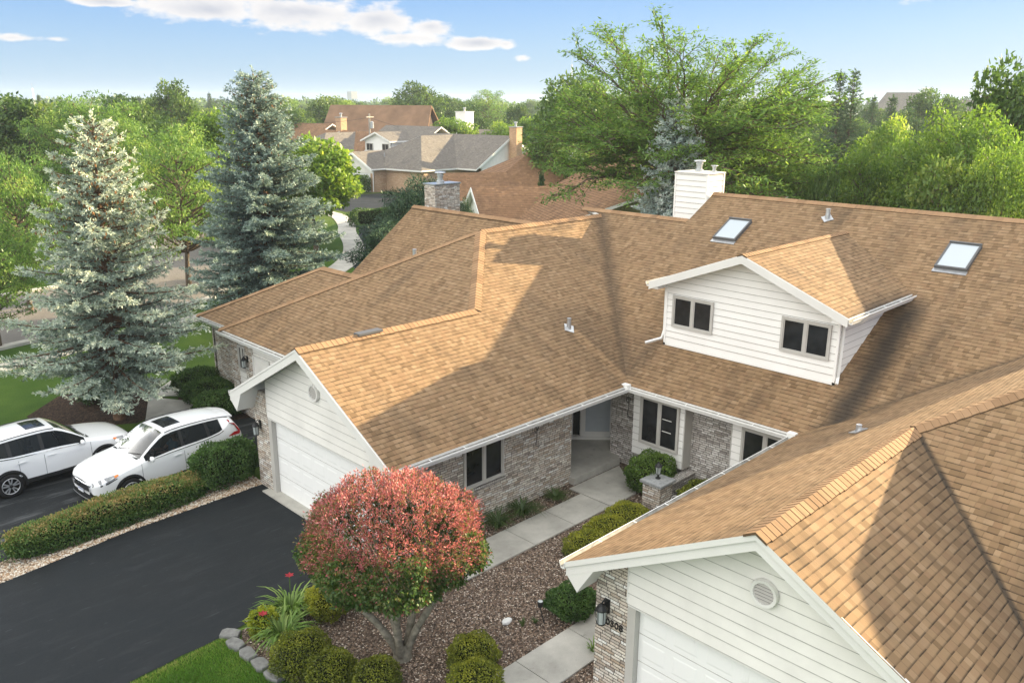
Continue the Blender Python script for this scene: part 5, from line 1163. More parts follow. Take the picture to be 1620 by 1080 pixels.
        LB().extrude([(17.9, -7.62, zM(17.9, 0)), (23.97, -7.62, 6.3), (30.5, -7.62, zB2(30.5, 0)), (30.5, -7.62, zB2(30.5, 0) - .3), (23.97, -7.62, 6.0), (17.9, -7.62, zM(17.9, 0) - .3)], (0, .05, 0)).build('rake_board', 'gutter')
        LB().extrude([(24.2, 15.7, 2.4), (32.9, 15.7, 2.4), (32.9, 15.7, 2.9), (25.43, 15.7, 6.9), (24.2, 15.7, 6.2)], (0, -.1, 0)).build('gable_wall', 'siding')
    for yp_, zp_ in dormers:
        z_ = lambda y: zp_ - .39 * abs(y - yp_); xe = lambda y: 17.3 + (z_(y) - 2.7) / .54; mb = LB()
        for ye in (yp_ - 2.8, yp_ + 2.8): roof_slab(mb, [(18.4, ye), (xe(ye), ye), (xe(yp_), yp_), (18.4, yp_)], lambda x, y: z_(y), 1, .39, .18)
        mb.build('dormer_roof', (shing, 'gutter'))
        mb = LB(); mb.extrude([(18.9, yp_ + 2.4, 3.4), (18.9, yp_ - 2.4, 3.4), (18.9, yp_ - 2.4, z_(yp_ - 2.4) - .1), (18.9, yp_, zp_ - .1), (18.9, yp_ + 2.4, z_(yp_ + 2.4) - .1)], (.12, 0, 0))
        for sg in (1, -1): mb.extrude([(18.9, yp_ + 2.4 * sg, 3.4), (xe(yp_ + 2.4), yp_ + 2.4 * sg, z_(yp_ + 2.4) - .1), (18.9, yp_ + 2.4 * sg, z_(yp_ + 2.4) - .1)], (0, -.1 * sg, 0))
        mb.build('dormer_wall', 'siding_w')
        for y in (yp_ + 2.1, yp_ - .85):
            f = LB().box((18.82, y, 4.05), (18.9, y - 1.25, 5.0)).build('window', 'frame')
            for q in (0, 1): LB().box((18.80, y - .08 - q * .58, 4.13), (18.83, y - .58 - q * .58, 4.92)).build('pane', 'glass', f)
    for (cx, cy, cw, ct, mat, cap) in (chim or []):
        c = LB().box((cx - cw, cy - cw, 2.), (cx + cw, cy + cw, ct)).build('chimney', mat)
        LB().box((cx - cw - .08, cy - cw - .08, ct), (cx + cw + .08, cy + cw + .08, ct + .09)).build('chimney_cap', cap, c)
        LB().lathe([(.14, ct + .09), (.14, ct + .5), (.26, ct + .55), (.2, ct + .62), (0, ct + .64)], (cx, cy, 0), 10).build('flue', 'metal', c)
    if flue_pipe:
        for (x, y, z) in ((21., 7.2, 4.7), (13.5, 3.6, 3.9)): LB().tube([(x, y, z - .3), (x, y, z + .35)], .08, 8).build('vent_pipe', 'metal')
    return root
M['brick_orange'] = brick_mat('orange_brick', [(.40, .24, .14), (.46, .29, .17), (.36, .21, .125)], (.28, .22, .17), bw=.25, bh=.09)
g = at_dist(588, 272, 99)
row_house('townhouse', 'grey-shingled townhouse row with white garage gable and dormer beyond the curved path', (9.35, 1.4), g, 7, 'shingle_grey', 'brick_tan', 'CDM', chim=[(24.0, -8.1, .55, 7.3, 'brick_orange', 'stonecap')])
g = at_dist(640, 235, 128)
row_house('townhouse', 'grey-roofed townhouse with tall white chimney showing over the nearer grey roofs', (14.8, 4.8), g, 7, 'shingle_grey', 'brick_tan', 'DM', chim=[(21.5, -1.2, .95, 8.8, 'siding_w', 'trim')], flue_pipe=False)
g = at_dist(745, 294, 57)
row_house('townhouse', 'brown-roofed neighbour whose wing ridge lies just behind the grey brick chimney', (15.0, 16.5), g, -31, 'shingle_far', 'brick_grey', 'WM', dormers=(), flue_pipe=False)
g = at_dist(800, 271, 70)
row_house('townhouse', 'farther brown-roofed townhouse with small white dormer, left of the great locust', (14.9, 16.5), g, -31, 'shingle_far', 'brick_grey', 'CM', dormers=((8.5, 6.9),), chim=[(27., 13.0, .8, 8.2, 'brick_grey', 'stonecap')], flue_pipe=False)
g = at_dist(476, 236, 125)
row_house('townhouse', 'townhouse at left mostly hidden by the bright maple, its brick chimney showing', (20., 6.), g, 7, 'shingle_far', 'brick_tan', 'M', dormers=(), chim=[(24.2, 2.0, .55, 8.0, 'brick_orange', 'stonecap')], flue_pipe=False)
# brown church-like hall with the great steep roof
ch_a, ch_b = at_dist(523, 166, 140), at_dist(683, 167, 133)
hall = thing('hall', 'large dark hall with steep brown roof behind the grey houses', 'hall', (*ch_a.xy, 0))
d = (ch_b - ch_a); d.z = 0; LN = d.length; d.normalize(); nrm = Vector((d.y, -d.x, 0)); zr = (ch_a.z + ch_b.z) / 2
def hp(s, o, z): return Vector((ch_a.x, ch_a.y, 0)) + d * s + nrm * o + Vector((0, 0, z))
if nrm.dot(Vector((ch_a.x, ch_a.y, 0))) > 0: nrm = -nrm
M['hall_roof'] = flat('hall_brown_roof', (.215, .132, .08), .9, .15, var=.22, vs=.5)
M['hall_wood'] = flat('hall_dark_boards', (.062, .040, .030), .85, .2, var=.25, vs=1.4)
mb = MB(); W_ = 7.5
for sg in (1, -1):
    mb.extrude([hp(0, 0, zr), hp(LN, 0, zr), hp(LN + 1.2, sg * W_, 1.5), hp(0, sg * W_, 1.5)], (0, 0, -.25))
mb.build('roof', 'hall_roof', hall)
mb = MB(); mb.extrude([hp(.5, -W_ + .6, 0), hp(.5, W_ - .6, 0), hp(.5, W_ - .6, 1.8), hp(.5, 0, zr - .4), hp(.5, -W_ + .6, 1.8)], d * .4); mb.build('gable_wall', 'hall_wood', hall)
mb = MB(); mb.extrude([hp(LN - .8, -W_ + .6, 0), hp(LN - .8, W_ - .6, 0), hp(LN - .8, W_ - .6, 1.8), hp(LN - .8, 0, zr - .4), hp(LN - .8, -W_ + .6, 1.8)], d * .4); mb.build('gable_wall', 'hall_wood', hall)
def far_block(px0, px1, py, D, zb, label, mat, name='far_building', roofmat='shingle_grey', hip=.22, cap=False):
    a, b = at_dist(px0, py, D), at_dist(px1, py, D); L = (b - a); L.z = 0; w = L.length; u = L / w; n = Vector((-u.y, u.x, 0)); r = thing(name, label, 'building', (*a.xy, 0)); dp = w * .5; zt = a.z
    P = lambda s, o, z: Vector((a.x, a.y, 0)) + u * s + n * o + Vector((0, 0, z)); ze = zb; mb = MB()
    mb.hexa([P(0, 0, 0), P(w, 0, 0), P(w, dp, 0), P(0, dp, 0), P(0, 0, ze), P(w, 0, ze), P(w, dp, ze), P(0, dp, ze)]); mb.build('wall', mat, r)
    mb = MB(); i = w * hip; e = w * .02; B = [P(-e, -e, ze + .05), P(w + e, -e, ze + .05), P(w + e, dp + e, ze + .05), P(-e, dp + e, ze + .05)]; T1, T2 = P(i, dp / 2, zt), P(w - i, dp / 2, zt)
    mb.face([B[0], B[1], T2, T1]); mb.face([B[1], B[2], T2]); mb.face([B[2], B[3], T1, T2]); mb.face([B[3], B[0], T1]); mb.face(B[::-1]); mb.build('roof', roofmat, r)
    if cap:
        mb = MB(); q = P(w * .86, dp / 2, zt - 1.5); mb.lathe([(1.6, 0), (1.6, 2.2), (1.2, 2.9), (0, 3.1)], q, 8); mb.build('cupola', 'trim', r)
    return r
far_block(1382, 1478, 146, 330, 7.5, 'pale hazy building with wide flat-topped roof above the right-hand firs', 'brick_tan', cap=True)
far_block(1228, 1292, 158, 210, 6.5, 'hazy tan roofed building peeping out right of the great locust', 'brick_tan', roofmat='shingle_far')
far_block(1505, 1590, 158, 240, 6.0, 'hazy grey roofed house behind the tall grove at right', 'siding', hip=.05)
far_block(418, 447, 172, 150, 6.0, 'cream house half hidden right of the dense spruce tip', 'siding', hip=.05)
far_block(150, 235, 178, 190, 6.0, 'low roofed house among the left trees', 'siding', hip=.1)
far_block(-20, 60, 300, 92, 2.8, 'low house beyond the street at the left edge', 'brick_tan', roofmat='shingle_far', hip=.2)
# tank tower, masts, poles and wires
t = at_dist(557, 145, 620); r = thing('water_tower', 'small grey tank tower on the horizon left of centre', 'tower', (*t.xy, 0))
mb = MB(); mb.box((t.x - 2.6, t.y - 2.6, t.z - 5), (t.x + 2.6, t.y + 2.6, t.z)); mb.build('tank', 'metal', r)
mb = MB(); [mb.tube([(t.x + a, t.y + b, 0), (t.x + a * .9, t.y + b * .9, t.z - 5)], .3, 5) for a, b in ((2, 2), (2, -2), (-2, 2), (-2, -2))]; mb.build('tower_leg', 'metal', r)
def mast(px, py, D, label):
    t = at_dist(px, py, D); r = thing('radio_mast', label, 'mast', (*t.xy, 0)); mb = MB(); H = t.z
    for a in range(3): mb.tube([(t.x + .4 * math.cos(a * 2.1), t.y + .4 * math.sin(a * 2.1), 0), (t.x + .2 * math.cos(a * 2.1), t.y + .2 * math.sin(a * 2.1), H * .9)], .05, 4)
    for k in range(24):
        z = H * .9 * k / 24; q = [(t.x + .3 * math.cos(a * 2.1), t.y + .3 * math.sin(a * 2.1), z + (H / 26 if a % 2 else 0)) for a in range(4)]; mb.tube(q, .025, 3)
    mb.build('lattice', 'metal', r); MB().tube([(t.x, t.y, H * .88), (t.x, t.y, H)], .05, 5).build('antenna', 'metal', r)
mast(905, 88, 240, 'thin lattice radio mast rising over the left of the great locust'); mast(50, 132, 330, 'thin lattice mast above the far left treeline')
M['pole'] = flat('weathered_pole', (.34, .31, .27), .9, .1, var=.2, vs=4.)
def pole(px, py, D, label, side):
    t = at_dist(px, py, D); r = thing('utility_pole', label, 'pole', (*t.xy, 0)); MB().tube([(t.x, t.y, 0), (t.x, t.y, t.z)], [.17, .12], 8).build('post', 'pole', r)
    mb = MB(); s = Vector(side).normalized(); mb.obox(t - s * 1. - Vector((0, 0, .5)), s, (0, 0, 1), s.cross(Vector((0, 0, 1))), 2., .12, .12); mb.build('crossarm', 'pole', r)
    mb = MB(); mb.lathe([(.25, 0), (.25, .8), (.1, .9), (0, .95)], t + s.cross(Vector((0, 0, 1))) * .35 - Vector((0, 0, 1.9)), 10); mb.build('transformer', 'metal', r); return t
a = pole(584, 180, 118, 'pale utility pole in front of the great brown roof', (1, .5, 0))
b = at_dist(380, 190, 112); c = at_dist(770, 216, 120)
def wire(p, q, sag, label, rad=.018):
    P = [p.lerp(q, i / 16) - Vector((0, 0, sag * 4 * (i / 16) * (1 - i / 16))) for i in range(17)]; o = MB().tube(P, rad, 4).build('overhead_wire', 'darkmetal'); tag(o, label, 'wire')
wire(b, a - Vector((0, 0, .5)), .6, 'overhead wire running left from the pale utility pole'); wire(a - Vector((0, 0, .5)), c, .8, 'overhead wire running right from the pale utility pole')
a = pole(1545, 165, 105, 'utility pole among the hazy trees at right', (1, -1, 0)); b = at_dist(1250, 195, 96)
wire(b, a - Vector((0, 0, .6)), .5, 'overhead wire crossing before the forked fir')
# ------------------------------------------------------------------ foreground planting
def prune(name, px_or_xy, a, b, c, n, ls, mat, label, seed, group=None, box=2.5, top=.15, rough=.075, rz=0., base=.5, cat='shrub', lw=.6):
    me = lump(seed, a, b, c, n, ls, mat, top_tint=top, rough=rough, box=box, name=name, base=base, lw=lw); return shrub(name, me, (px_or_xy[0], px_or_xy[1], 0.), label, cat, group, rz)
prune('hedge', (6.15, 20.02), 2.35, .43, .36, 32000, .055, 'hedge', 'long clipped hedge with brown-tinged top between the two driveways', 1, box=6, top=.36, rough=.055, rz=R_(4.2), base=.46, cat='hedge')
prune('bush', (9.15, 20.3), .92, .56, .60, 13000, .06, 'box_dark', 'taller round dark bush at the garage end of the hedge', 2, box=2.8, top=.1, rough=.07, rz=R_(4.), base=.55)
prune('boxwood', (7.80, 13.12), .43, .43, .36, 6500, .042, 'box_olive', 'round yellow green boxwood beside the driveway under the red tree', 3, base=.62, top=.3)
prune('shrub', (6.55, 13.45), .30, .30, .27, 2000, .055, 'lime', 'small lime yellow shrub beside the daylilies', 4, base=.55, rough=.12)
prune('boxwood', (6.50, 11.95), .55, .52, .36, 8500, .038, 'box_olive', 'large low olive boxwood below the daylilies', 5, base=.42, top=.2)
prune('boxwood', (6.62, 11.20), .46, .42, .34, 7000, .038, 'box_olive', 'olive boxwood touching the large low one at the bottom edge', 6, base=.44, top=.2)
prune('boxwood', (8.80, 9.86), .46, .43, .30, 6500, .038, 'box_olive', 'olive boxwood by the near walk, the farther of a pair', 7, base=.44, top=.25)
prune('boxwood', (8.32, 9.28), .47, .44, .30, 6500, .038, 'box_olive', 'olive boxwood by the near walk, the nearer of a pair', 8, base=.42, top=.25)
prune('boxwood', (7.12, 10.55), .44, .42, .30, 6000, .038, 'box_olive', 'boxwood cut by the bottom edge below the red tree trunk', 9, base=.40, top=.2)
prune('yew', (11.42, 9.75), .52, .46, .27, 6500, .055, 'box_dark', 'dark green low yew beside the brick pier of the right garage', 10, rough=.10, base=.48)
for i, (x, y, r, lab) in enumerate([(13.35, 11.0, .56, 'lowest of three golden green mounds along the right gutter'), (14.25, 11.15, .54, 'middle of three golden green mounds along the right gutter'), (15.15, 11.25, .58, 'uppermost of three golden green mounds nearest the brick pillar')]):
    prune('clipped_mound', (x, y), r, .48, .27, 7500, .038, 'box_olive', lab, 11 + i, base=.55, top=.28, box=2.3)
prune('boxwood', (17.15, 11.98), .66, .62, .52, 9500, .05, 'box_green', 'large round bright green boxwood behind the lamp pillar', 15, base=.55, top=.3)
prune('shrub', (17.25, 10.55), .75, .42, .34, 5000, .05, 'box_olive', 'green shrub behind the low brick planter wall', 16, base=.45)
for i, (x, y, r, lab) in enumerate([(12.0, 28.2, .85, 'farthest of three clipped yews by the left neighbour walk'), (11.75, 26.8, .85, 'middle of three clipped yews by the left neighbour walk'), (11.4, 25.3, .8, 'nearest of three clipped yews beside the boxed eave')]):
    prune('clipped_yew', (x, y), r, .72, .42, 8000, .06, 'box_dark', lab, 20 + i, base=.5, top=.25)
prune('shrub', (9.25, 29.6), .8, .6, .3, 2500, .07, 'box_dark', 'low dark shrub in the mulch behind the spruce trunk', 24, rough=.15)
p_ = at_dist(645, 352, 74); prune('hedge', (41.8, 57.9), 2.6, .7, .75, 5000, .12, 'box_dark', 'dark clipped hedge beside the far curved path', 25, box=6, rz=R_(-38), cat='hedge')
p_ = on_ground(568, 305); prune('hedge', (p_.x, p_.y), 1.2, 1.0, 1.0, 3500, .15, 'box_green', 'green clipped bush beside the white garage of the grey house', 26, box=5, cat='shrub')
# daylilies and liriope
def clump(name, seed, loc, n, Rr, L, w, mat, label, cat='plant', group=None, arch=1., lean=.55):
    V, F, T = blades(seed, n, Rr, L, w, arch, lean); return shrub(name, quads_mesh(name, V, F, T, mat), loc, label, cat, group)
for sd_, loc, n, lab, fl in [(31, (7.25, 13.62, 0), 150, 'daylily clump nearer the driveway with one dark red flower at its top', [(.15, .25, .74)]), (32, (6.70, 12.95, 0), 170, 'daylily clump below the lime shrub with dark red flower on its left', [(-.22, .35, .55)])]:
    o = clump('daylily', sd_, loc, n, .22, .80, .034, 'strap', lab, 'daylily')
    for f in fl:
        mb = MB(); mb.tube([(loc[0], loc[1], .1), (loc[0] + f[0] * .6, loc[1] + f[1] * .6, f[2] * .8), (loc[0] + f[0], loc[1] + f[1], f[2])], .011, 4); mb.build('flower_stalk', 'strap', o)
        mb = MB()
        for k in range(6):
            a = k * 1.047; c_ = Vector((loc[0] + f[0], loc[1] + f[1], f[2])); d_ = Vector((math.cos(a), math.sin(a), .45)).normalized(); s_ = Vector((-math.sin(a), math.cos(a), 0))
            mb.face([c_, c_ + d_ * .06 + s_ * .028, c_ + d_ * .115 - Vector((0, 0, .015)), c_ + d_ * .06 - s_ * .028])
        mb.build('flower', 'petal', o)
for i, (x, y, s, lab) in enumerate([(12.85, 13.42, 1., 'grassy liriope clump by the wing wall nearest the red tree'), (13.75, 13.46, 1.05, 'grassy liriope clump under the wing window, middle of three'), (14.95, 13.42, .7, 'small grassy liriope clump nearest the porch')]):
    clump('liriope', 40 + i, (x, y, 0), 190, .22 * s, .52 * s, .016, 'strap_dark', lab, 'plant', lean=.7)
clump('weed', 50, (10.36, 10.12, 0), 24, .06, .20, .018, 'strap_dark', 'small upright weed beside the white stone', 'plant', arch=.3, lean=.2)
clump('weed', 51, (10.62, 10.02, 0), 26, .07, .13, .02, 'strap_dark', 'tiny weed tuft at the foot of the path light', 'plant', arch=.5, lean=.4)
clump('weed', 52, (10.75, 8.62, 0), 30, .09, .30, .02, 'strap', 'pale weed at the foot of the right brick pier', 'plant', arch=.6, lean=.4)
# red and green leaved tree on a cluster of pale stems
def red_tree():
    rg = np.random.default_rng(90); root = thing('red_leaf_tree', 'round-headed tree with red top leaves, green skirt and pale twisted stems', 'tree', (8.05, 11.0, 0)); sk = Skel(); cc = np.array([-.02, .18, 2.42]); A = np.array([1.60, 1.60, 1.02])
    stems = []
    for a, l, z in ((.3, .75, 1.7), (1.5, .7, 1.75), (2.5, 1.05, 1.5), (3.9, .6, 1.75), (5.3, .72, 1.65)):
        h = np.array([math.cos(a), math.sin(a), 0]); P = np.array([[0, 0, 0] + h * .05, h * l * .22 + [0, 0, z * .35], h * l * .62 + [0, 0, z * .7], h * l + [0, 0, z]]) + np.r_[[[0, 0, 0]], rg.normal(size=(3, 3)) * .05]
        Q = np.array([(1 - t_) ** 3 * P[0] + 3 * t_ * (1 - t_) ** 2 * P[1] + 3 * t_ * t_ * (1 - t_) * P[2] + t_ ** 3 * P[3] for t_ in np.linspace(0, 1, 12)]); Q[:, :2] += np.sin(np.linspace(0, 9, 12) + a)[:, None] * .018
        sk.tube(Q, np.linspace(.085, .05, 12) * (1 + .12 * np.sin(np.arange(12) * 2.1)), 7); stems.append(Q[-1])
    sk.tube(np.array([[0, 0, -.05], [0, 0, .12], [0, 0, .3]]), [.20, .16, .10], 9)
    for k in range(90):
        d = rnd_unit(rg, 1)[0]; e = cc + d * A * .93; s = stems[int(np.argmin([np.linalg.norm(e - q) for q in stems]))]; sk.tube(bez(s, (s + e) / 2 + rg.normal(size=3) * .12, e, 5), np.linspace(.014, .004, 5), 4)
    # leaf sprays: upright shoots all over the dome
    ns = 6600; d = rnd_unit(rg, ns); ph = rg.uniform(0, 6.28, 6)
    w = 1 + .085 * np.sin(d[:, 0] * 6 + ph[0]) * np.cos(d[:, 1] * 6 + ph[1]) + .05 * np.sin(d[:, 2] * 8 + d[:, 0] * 5 + ph[2]) + .03 * np.sin(d[:, 0] * 15 + ph[3]) * np.sin(d[:, 1] * 14 + ph[4])
    dp = rg.uniform(0, 1, ns) ** 2 * .22; P = cc + d * A * (w * (1 - dp))[:, None]; P[:, 2] = np.where(d[:, 2] < 0, cc[2] + (P[:, 2] - cc[2]) * (1.0 - .12 * np.sin(d[:, 0] * 5 + 1.)), P[:, 2])
    hgt = d[:, 2] + .28 * (np.sin(P[:, 0] * 3.1 + 1.) * np.sin(P[:, 1] * 3.7 + .5)) + .22 * np.sin(P[:, 0] * 7.3) * np.sin(P[:, 1] * 6.1 + P[:, 2] * 5) + rg.normal(size=ns) * .16 + .10 * (d[:, 1] * -.7 + d[:, 0] * .3)
    red = 1 / (1 + np.exp(-(hgt - .17) * 6)); nl = 11
    up = norm(d * .75 + np.array([0, 0, .55]) + rg.normal(size=(ns, 3)) * .3); C = np.repeat(P, nl, 0) + np.repeat(up, nl, 0) * rg.uniform(-.05, .10, (ns * nl, 1)) + rg.normal(size=(ns * nl, 3)) * .022
    rr = np.repeat(red, nl); D = norm(np.repeat(up, nl, 0) * (.7 * rr + .1)[:, None] + rnd_unit(rg, ns * nl) * .8 + (np.repeat(d, nl, 0) * .3) + np.array([0, 0, -.35]) * (1 - rr)[:, None]); S = side_of(rg, D)
    sz = (.047 + .022 * (1 - rr)) * rg.uniform(.75, 1.25, ns * nl); V, F = leaf_quads(C, D, S, sz, sz * (.40 + .2 * (1 - rr)))
    T = np.clip(.20 + .50 * rr + rg.normal(size=ns * nl) * .14 + np.repeat(rg.normal(size=ns) * .07, nl), 0, 1)
    link_mesh('crown', quads_mesh('red_tree_crown', V, F, T, 'redleaf'), root); link_mesh('trunk', sk.mesh('red_tree_trunk', 'bark_pale'), root)
red_tree()
# near lawn blades at the bottom edge, chips on the mulch, stones on the gravel
def grass_patch():
    rg = np.random.default_rng(5); n = 60000; P = np.stack([rg.uniform(3.6, 6.3, n), rg.uniform(8.5, 14.1, n)], 1)
    lim = np.interp(P[:, 0], [3.6, 4.07, 6.15], [13.76, 13.80, 13.93]); ok = (P[:, 1] < lim - .03) & (P[:, 0] < np.interp(P[:, 1], [9, 12.4, 13.3, 13.95], [6.25, 6.05, 5.92, 6.2])); P = P[ok]; n = len(P)
    C = np.c_[P, np.zeros(n)]; D = norm(np.c_[rg.normal(size=(n, 2)) * .38, np.ones(n)]); S = side_of(rg, D, flat=.6); V, F = leaf_quads(C, D, S, rg.uniform(.04, .085, n), .009, mid=.35)
    edge = np.clip(1 - (np.interp(P[:, 0], [3.6, 4.07, 6.15], [13.76, 13.80, 13.93]) - P[:, 1]) / .5, 0, 1); T = np.clip(.42 + .42 * edge + rg.normal(size=n) * .14 + .2 * np.sin(P[:, 0] * 3) * np.sin(P[:, 1] * 2.3), 0, 1)
    tag(link_mesh('grass', quads_mesh('grass', V, F, T, 'grassblade')), kind='stuff')
grass_patch()
def pebbles(name, n, pick, cols, size, seed, flat_=.45):
    rg = np.random.default_rng(seed); P = pick(rg, n); n = len(P); m = M[name + '_bits'] = leaf_mat(name + '_bits', cols, 0., var=.0, gain=1.)
    a = rg.uniform(0, 6.28, n); s = size * rg.uniform(.5, 1.4, n); el = rg.uniform(.35, .9, n); V = np.zeros((n, 5, 3))
    for k in range(4):
        th = a + k * 1.571; r = s * np.where(k % 2, el, 1.) * .5; V[:, k, 0] = P[:, 0] + np.cos(th) * r; V[:, k, 1] = P[:, 1] + np.sin(th) * r; V[:, k, 2] = .004 + rg.uniform(0, .5, n) * s * flat_
    V[:, 4] = V[:, :4].mean(1); V[:, 4, 2] += s * flat_ * .5
    i = np.arange(n)[:, None] * 5; F = np.concatenate([i + np.array([0, 1, 4, 4]), i + np.array([1, 2, 4, 4]), i + np.array([2, 3, 4, 4]), i + np.array([3, 0, 4, 4])])
    me = bpy.data.meshes.new(name); me.from_pydata(V.reshape(-1, 3).tolist(), [], [tuple(f[:3]) for f in F.tolist()]); me.materials.append(m); t_ = np.tile(rg.uniform(0, 1, n), 4)
    at = me.attributes.new('tint', 'FLOAT', 'FACE'); at.data.foreach_set('value', t_.astype(np.float32)); tag(link_mesh(name, me), kind='stuff')
def in_bed(rg, n):
    P = np.stack([rg.uniform(6.2, 18., n), rg.uniform(7.9, 14.2, n)], 1); x, y = P.T
    ok = ~((y > 12.05) & (y < 13.2) & (x > 9.9)) & ~((abs(y - 8.92) < .52) & (x < 12.4)) & ~((y > 13.75) & (x > 9.6)) & ~((y > 13.1) & (x > 15.5)) & ~((x > 9.75) & (y < 8.0)) & (x > np.interp(y, [9, 12.4, 13.3, 13.95], [6.4, 6.25, 6.1, 6.5])) & ~((y > 11.9) & (x > 15.5) & (y > 11.9 + (x - 16.2)))
    return P[ok]
pebbles('mulch_chips', 42000, in_bed, [(0, (.075, .05, .036)), (.35, (.16, .105, .072)), (.62, (.26, .175, .12)), (.85, (.40, .30, .23)), (1, (.62, .55, .47))], .042, 8)
def in_gravel(rg, n):
    x = rg.uniform(1.5, 9.9, n); y0 = np.interp(x, [-3, 3.38, 6.2, 9.95], [18.15, 19.03, 19.45, 19.58]); y = y0 + rg.uniform(0, .75, n) ** 1.2; return np.stack([x, y], 1)
pebbles('gravel_stones', 9000, in_gravel, [(0, (.16, .10, .06)), (.3, (.38, .25, .15)), (.6, (.52, .42, .31)), (1, (.72, .68, .60))], .06, 9, .6)
def stone(name, loc, r, seed, mat, label, sc=(1, .7, .5), cat='stone', rz=0.):
    rg = np.random.default_rng(seed); bm = bmesh.new(); bmesh.ops.create_icosphere(bm, subdivisions=2, radius=r)
    for v in bm.verts: v.co = Vector((v.co.x * sc[0], v.co.y * sc[1], max(v.co.z * sc[2], -r * sc[2] * .5))) * (1 + rg.normal() * .06)
    me = bpy.data.meshes.new(name); bm.to_mesh(me); bm.free(); me.materials.append(M[mat]); o = link_mesh(name, me); o.location = loc; o.rotation_euler = (0, 0, rz); return tag(o, label, cat)
M['white_stone'] = flat('white_stone', (.72, .72, .70), .8, .2, var=.12, vs=9.)
stone('stone', (10.22, 10.42, .03), .13, 4, 'white_stone', 'flat white stone lying on the brown mulch', (1, .6, .45)); stone('stone', (7.55, 10.35, .02), .05, 5, 'white_stone', 'small white pebble on the mulch below the red tree', (1, .8, .6))
M['edgestone'] = flat('edging_stone_grey', (.19, .19, .18), .9, .1, var=.25, vs=9., bump=.006)
for i, (x, y, a, lab) in enumerate([(6.05, 13.86, -.9, 'topmost grey edging stone next to the driveway'), (5.98, 13.48, -1.45, 'second grey edging stone from the driveway'), (6.0, 13.05, -1.62, 'third grey edging stone from the driveway'), (6.02, 12.6, -1.6, 'fourth grey edging stone from the driveway'), (6.05, 12.15, -1.55, 'lowest grey edging stone beside the large boxwood')]):
    mb = MB(); r_ = random.Random(i); P = [(-.19, -.11), (-.06, -.13), (.10, -.12), (.19, -.08), (.18, .10), (.03, .13), (-.12, .12), (-.2, .06)]
    P = [(p[0] + r_.uniform(-.015, .015), p[1] + r_.uniform(-.015, .015), .075) for p in P]; q = [(p[0] * .94, p[1] * .92, .095) for p in P]
    mb.face(q)
    for k in range(8): mb.face([P[k], P[(k + 1) % 8], q[(k + 1) % 8], q[k]]); mb.face([(P[k][0], P[k][1], 0), (P[(k + 1) % 8][0], P[(k + 1) % 8][1], 0), P[(k + 1) % 8], P[k]])
    o = mb.build('edging_stone', 'edgestone'); o.location = (x, y, 0); o.rotation_euler = (0, 0, a); tag(o, lab, 'stone', 'edging stones')
# path light
r = thing('path_light', 'small black stake light leaning in the mulch near the dark yew', 'lamp', (10.72, 9.86, 0)); P0 = Vector((10.72, 9.86, 0)); P1 = P0 + Vector((-.06, .06, .38))
MB().tube([P0, P1], .012, 6).build('stake', 'darkmetal', r); mb = MB(); mb.lathe([(.02, 0), (.055, .03), (.06, .13), (.05, .14)], P1, 10); hd = mb.build('lamp_head', 'darkmetal', r); MB().lathe([(.0, .146), (.05, .143)], P1, 10).build('lens', 'lanternglass', hd)
# brick pillar with post lamp, planter wall and hose
pl = thing('lamp_pillar', 'short brick pillar with grey stone cap at the head of the walk', 'pillar', (16.55, 11.35, 0)); x, y = 16.55, 11.35
MB().box((x - .27, y - .27, 0), (x + .27, y + .27, .68)).build('brick_shaft', 'brick', pl)
mb = MB(); mb.hexa([(x - .33, y - .33, .68), (x + .33, y - .33, .68), (x + .33, y + .33, .68), (x - .33, y + .33, .68), (x - .33, y - .33, .74), (x + .33, y - .33, .74), (x + .33, y + .33, .74), (x - .33, y + .33, .74)]); mb.hexa([(x - .33, y - .33, .742), (x + .33, y - .33, .742), (x + .33, y + .33, .742), (x - .33, y + .33, .742), (x - .1, y - .1, .775), (x + .1, y - .1, .775), (x + .1, y + .1, .775), (x - .1, y + .1, .775)]); mb.build('cap_stone', 'stonecap', pl)
pm_ = thing('post_lantern', 'black lantern standing on the brick pillar cap', 'lantern', (x, y, .776)); mb = MB()
mb.lathe([(.07, 0), (.07, .02), (.03, .04), (.028, .10), (.06, .12), (.06, .13)], (x, y, .776), 10); mb.lathe([(.10, .33), (.10, .345), (.06, .40), (.02, .43), (.015, .46), (0, .47)], (x, y, .776), 10)
for k in range(4):
    a = k * 1.571 + .4; mb.tube([(x + .055 * math.cos(a), y + .055 * math.sin(a), .90), (x + .085 * math.cos(a), y + .085 * math.sin(a), 1.11)], .007, 4)
mb.build('cage', 'darkmetal', pm_); MB().lathe([(.048, .13), (.075, .328)], (x, y, .776), 10).build('glass', 'lanternglass', pm_)
pw = thing('planter_wall', 'low brick planter wall running back from the lamp pillar', 'wall', (17.4, 11.3, 0)); MB().box((16.83, 11.2, 0), (18.0, 11.42, .48)).build('brick_course', 'brick_grey', pw)
mb = MB(); 
for k in range(15): mb.box((16.84 + k * .078, 11.17, .48), (16.905 + k * .078, 11.45, .545))
mb.build('brick_coping', 'brick_grey', pw)
mb = MB(); mb.tube([(16.70 + .0, 10.85 + .16 * math.cos(a * .35), .24 + .16 * math.sin(a * .35)) for a in range(19)], .012, 6); tag(mb.build('garden_hose', 'gutter'), 'coiled pale hose hung beside the brick pillar', 'hose')
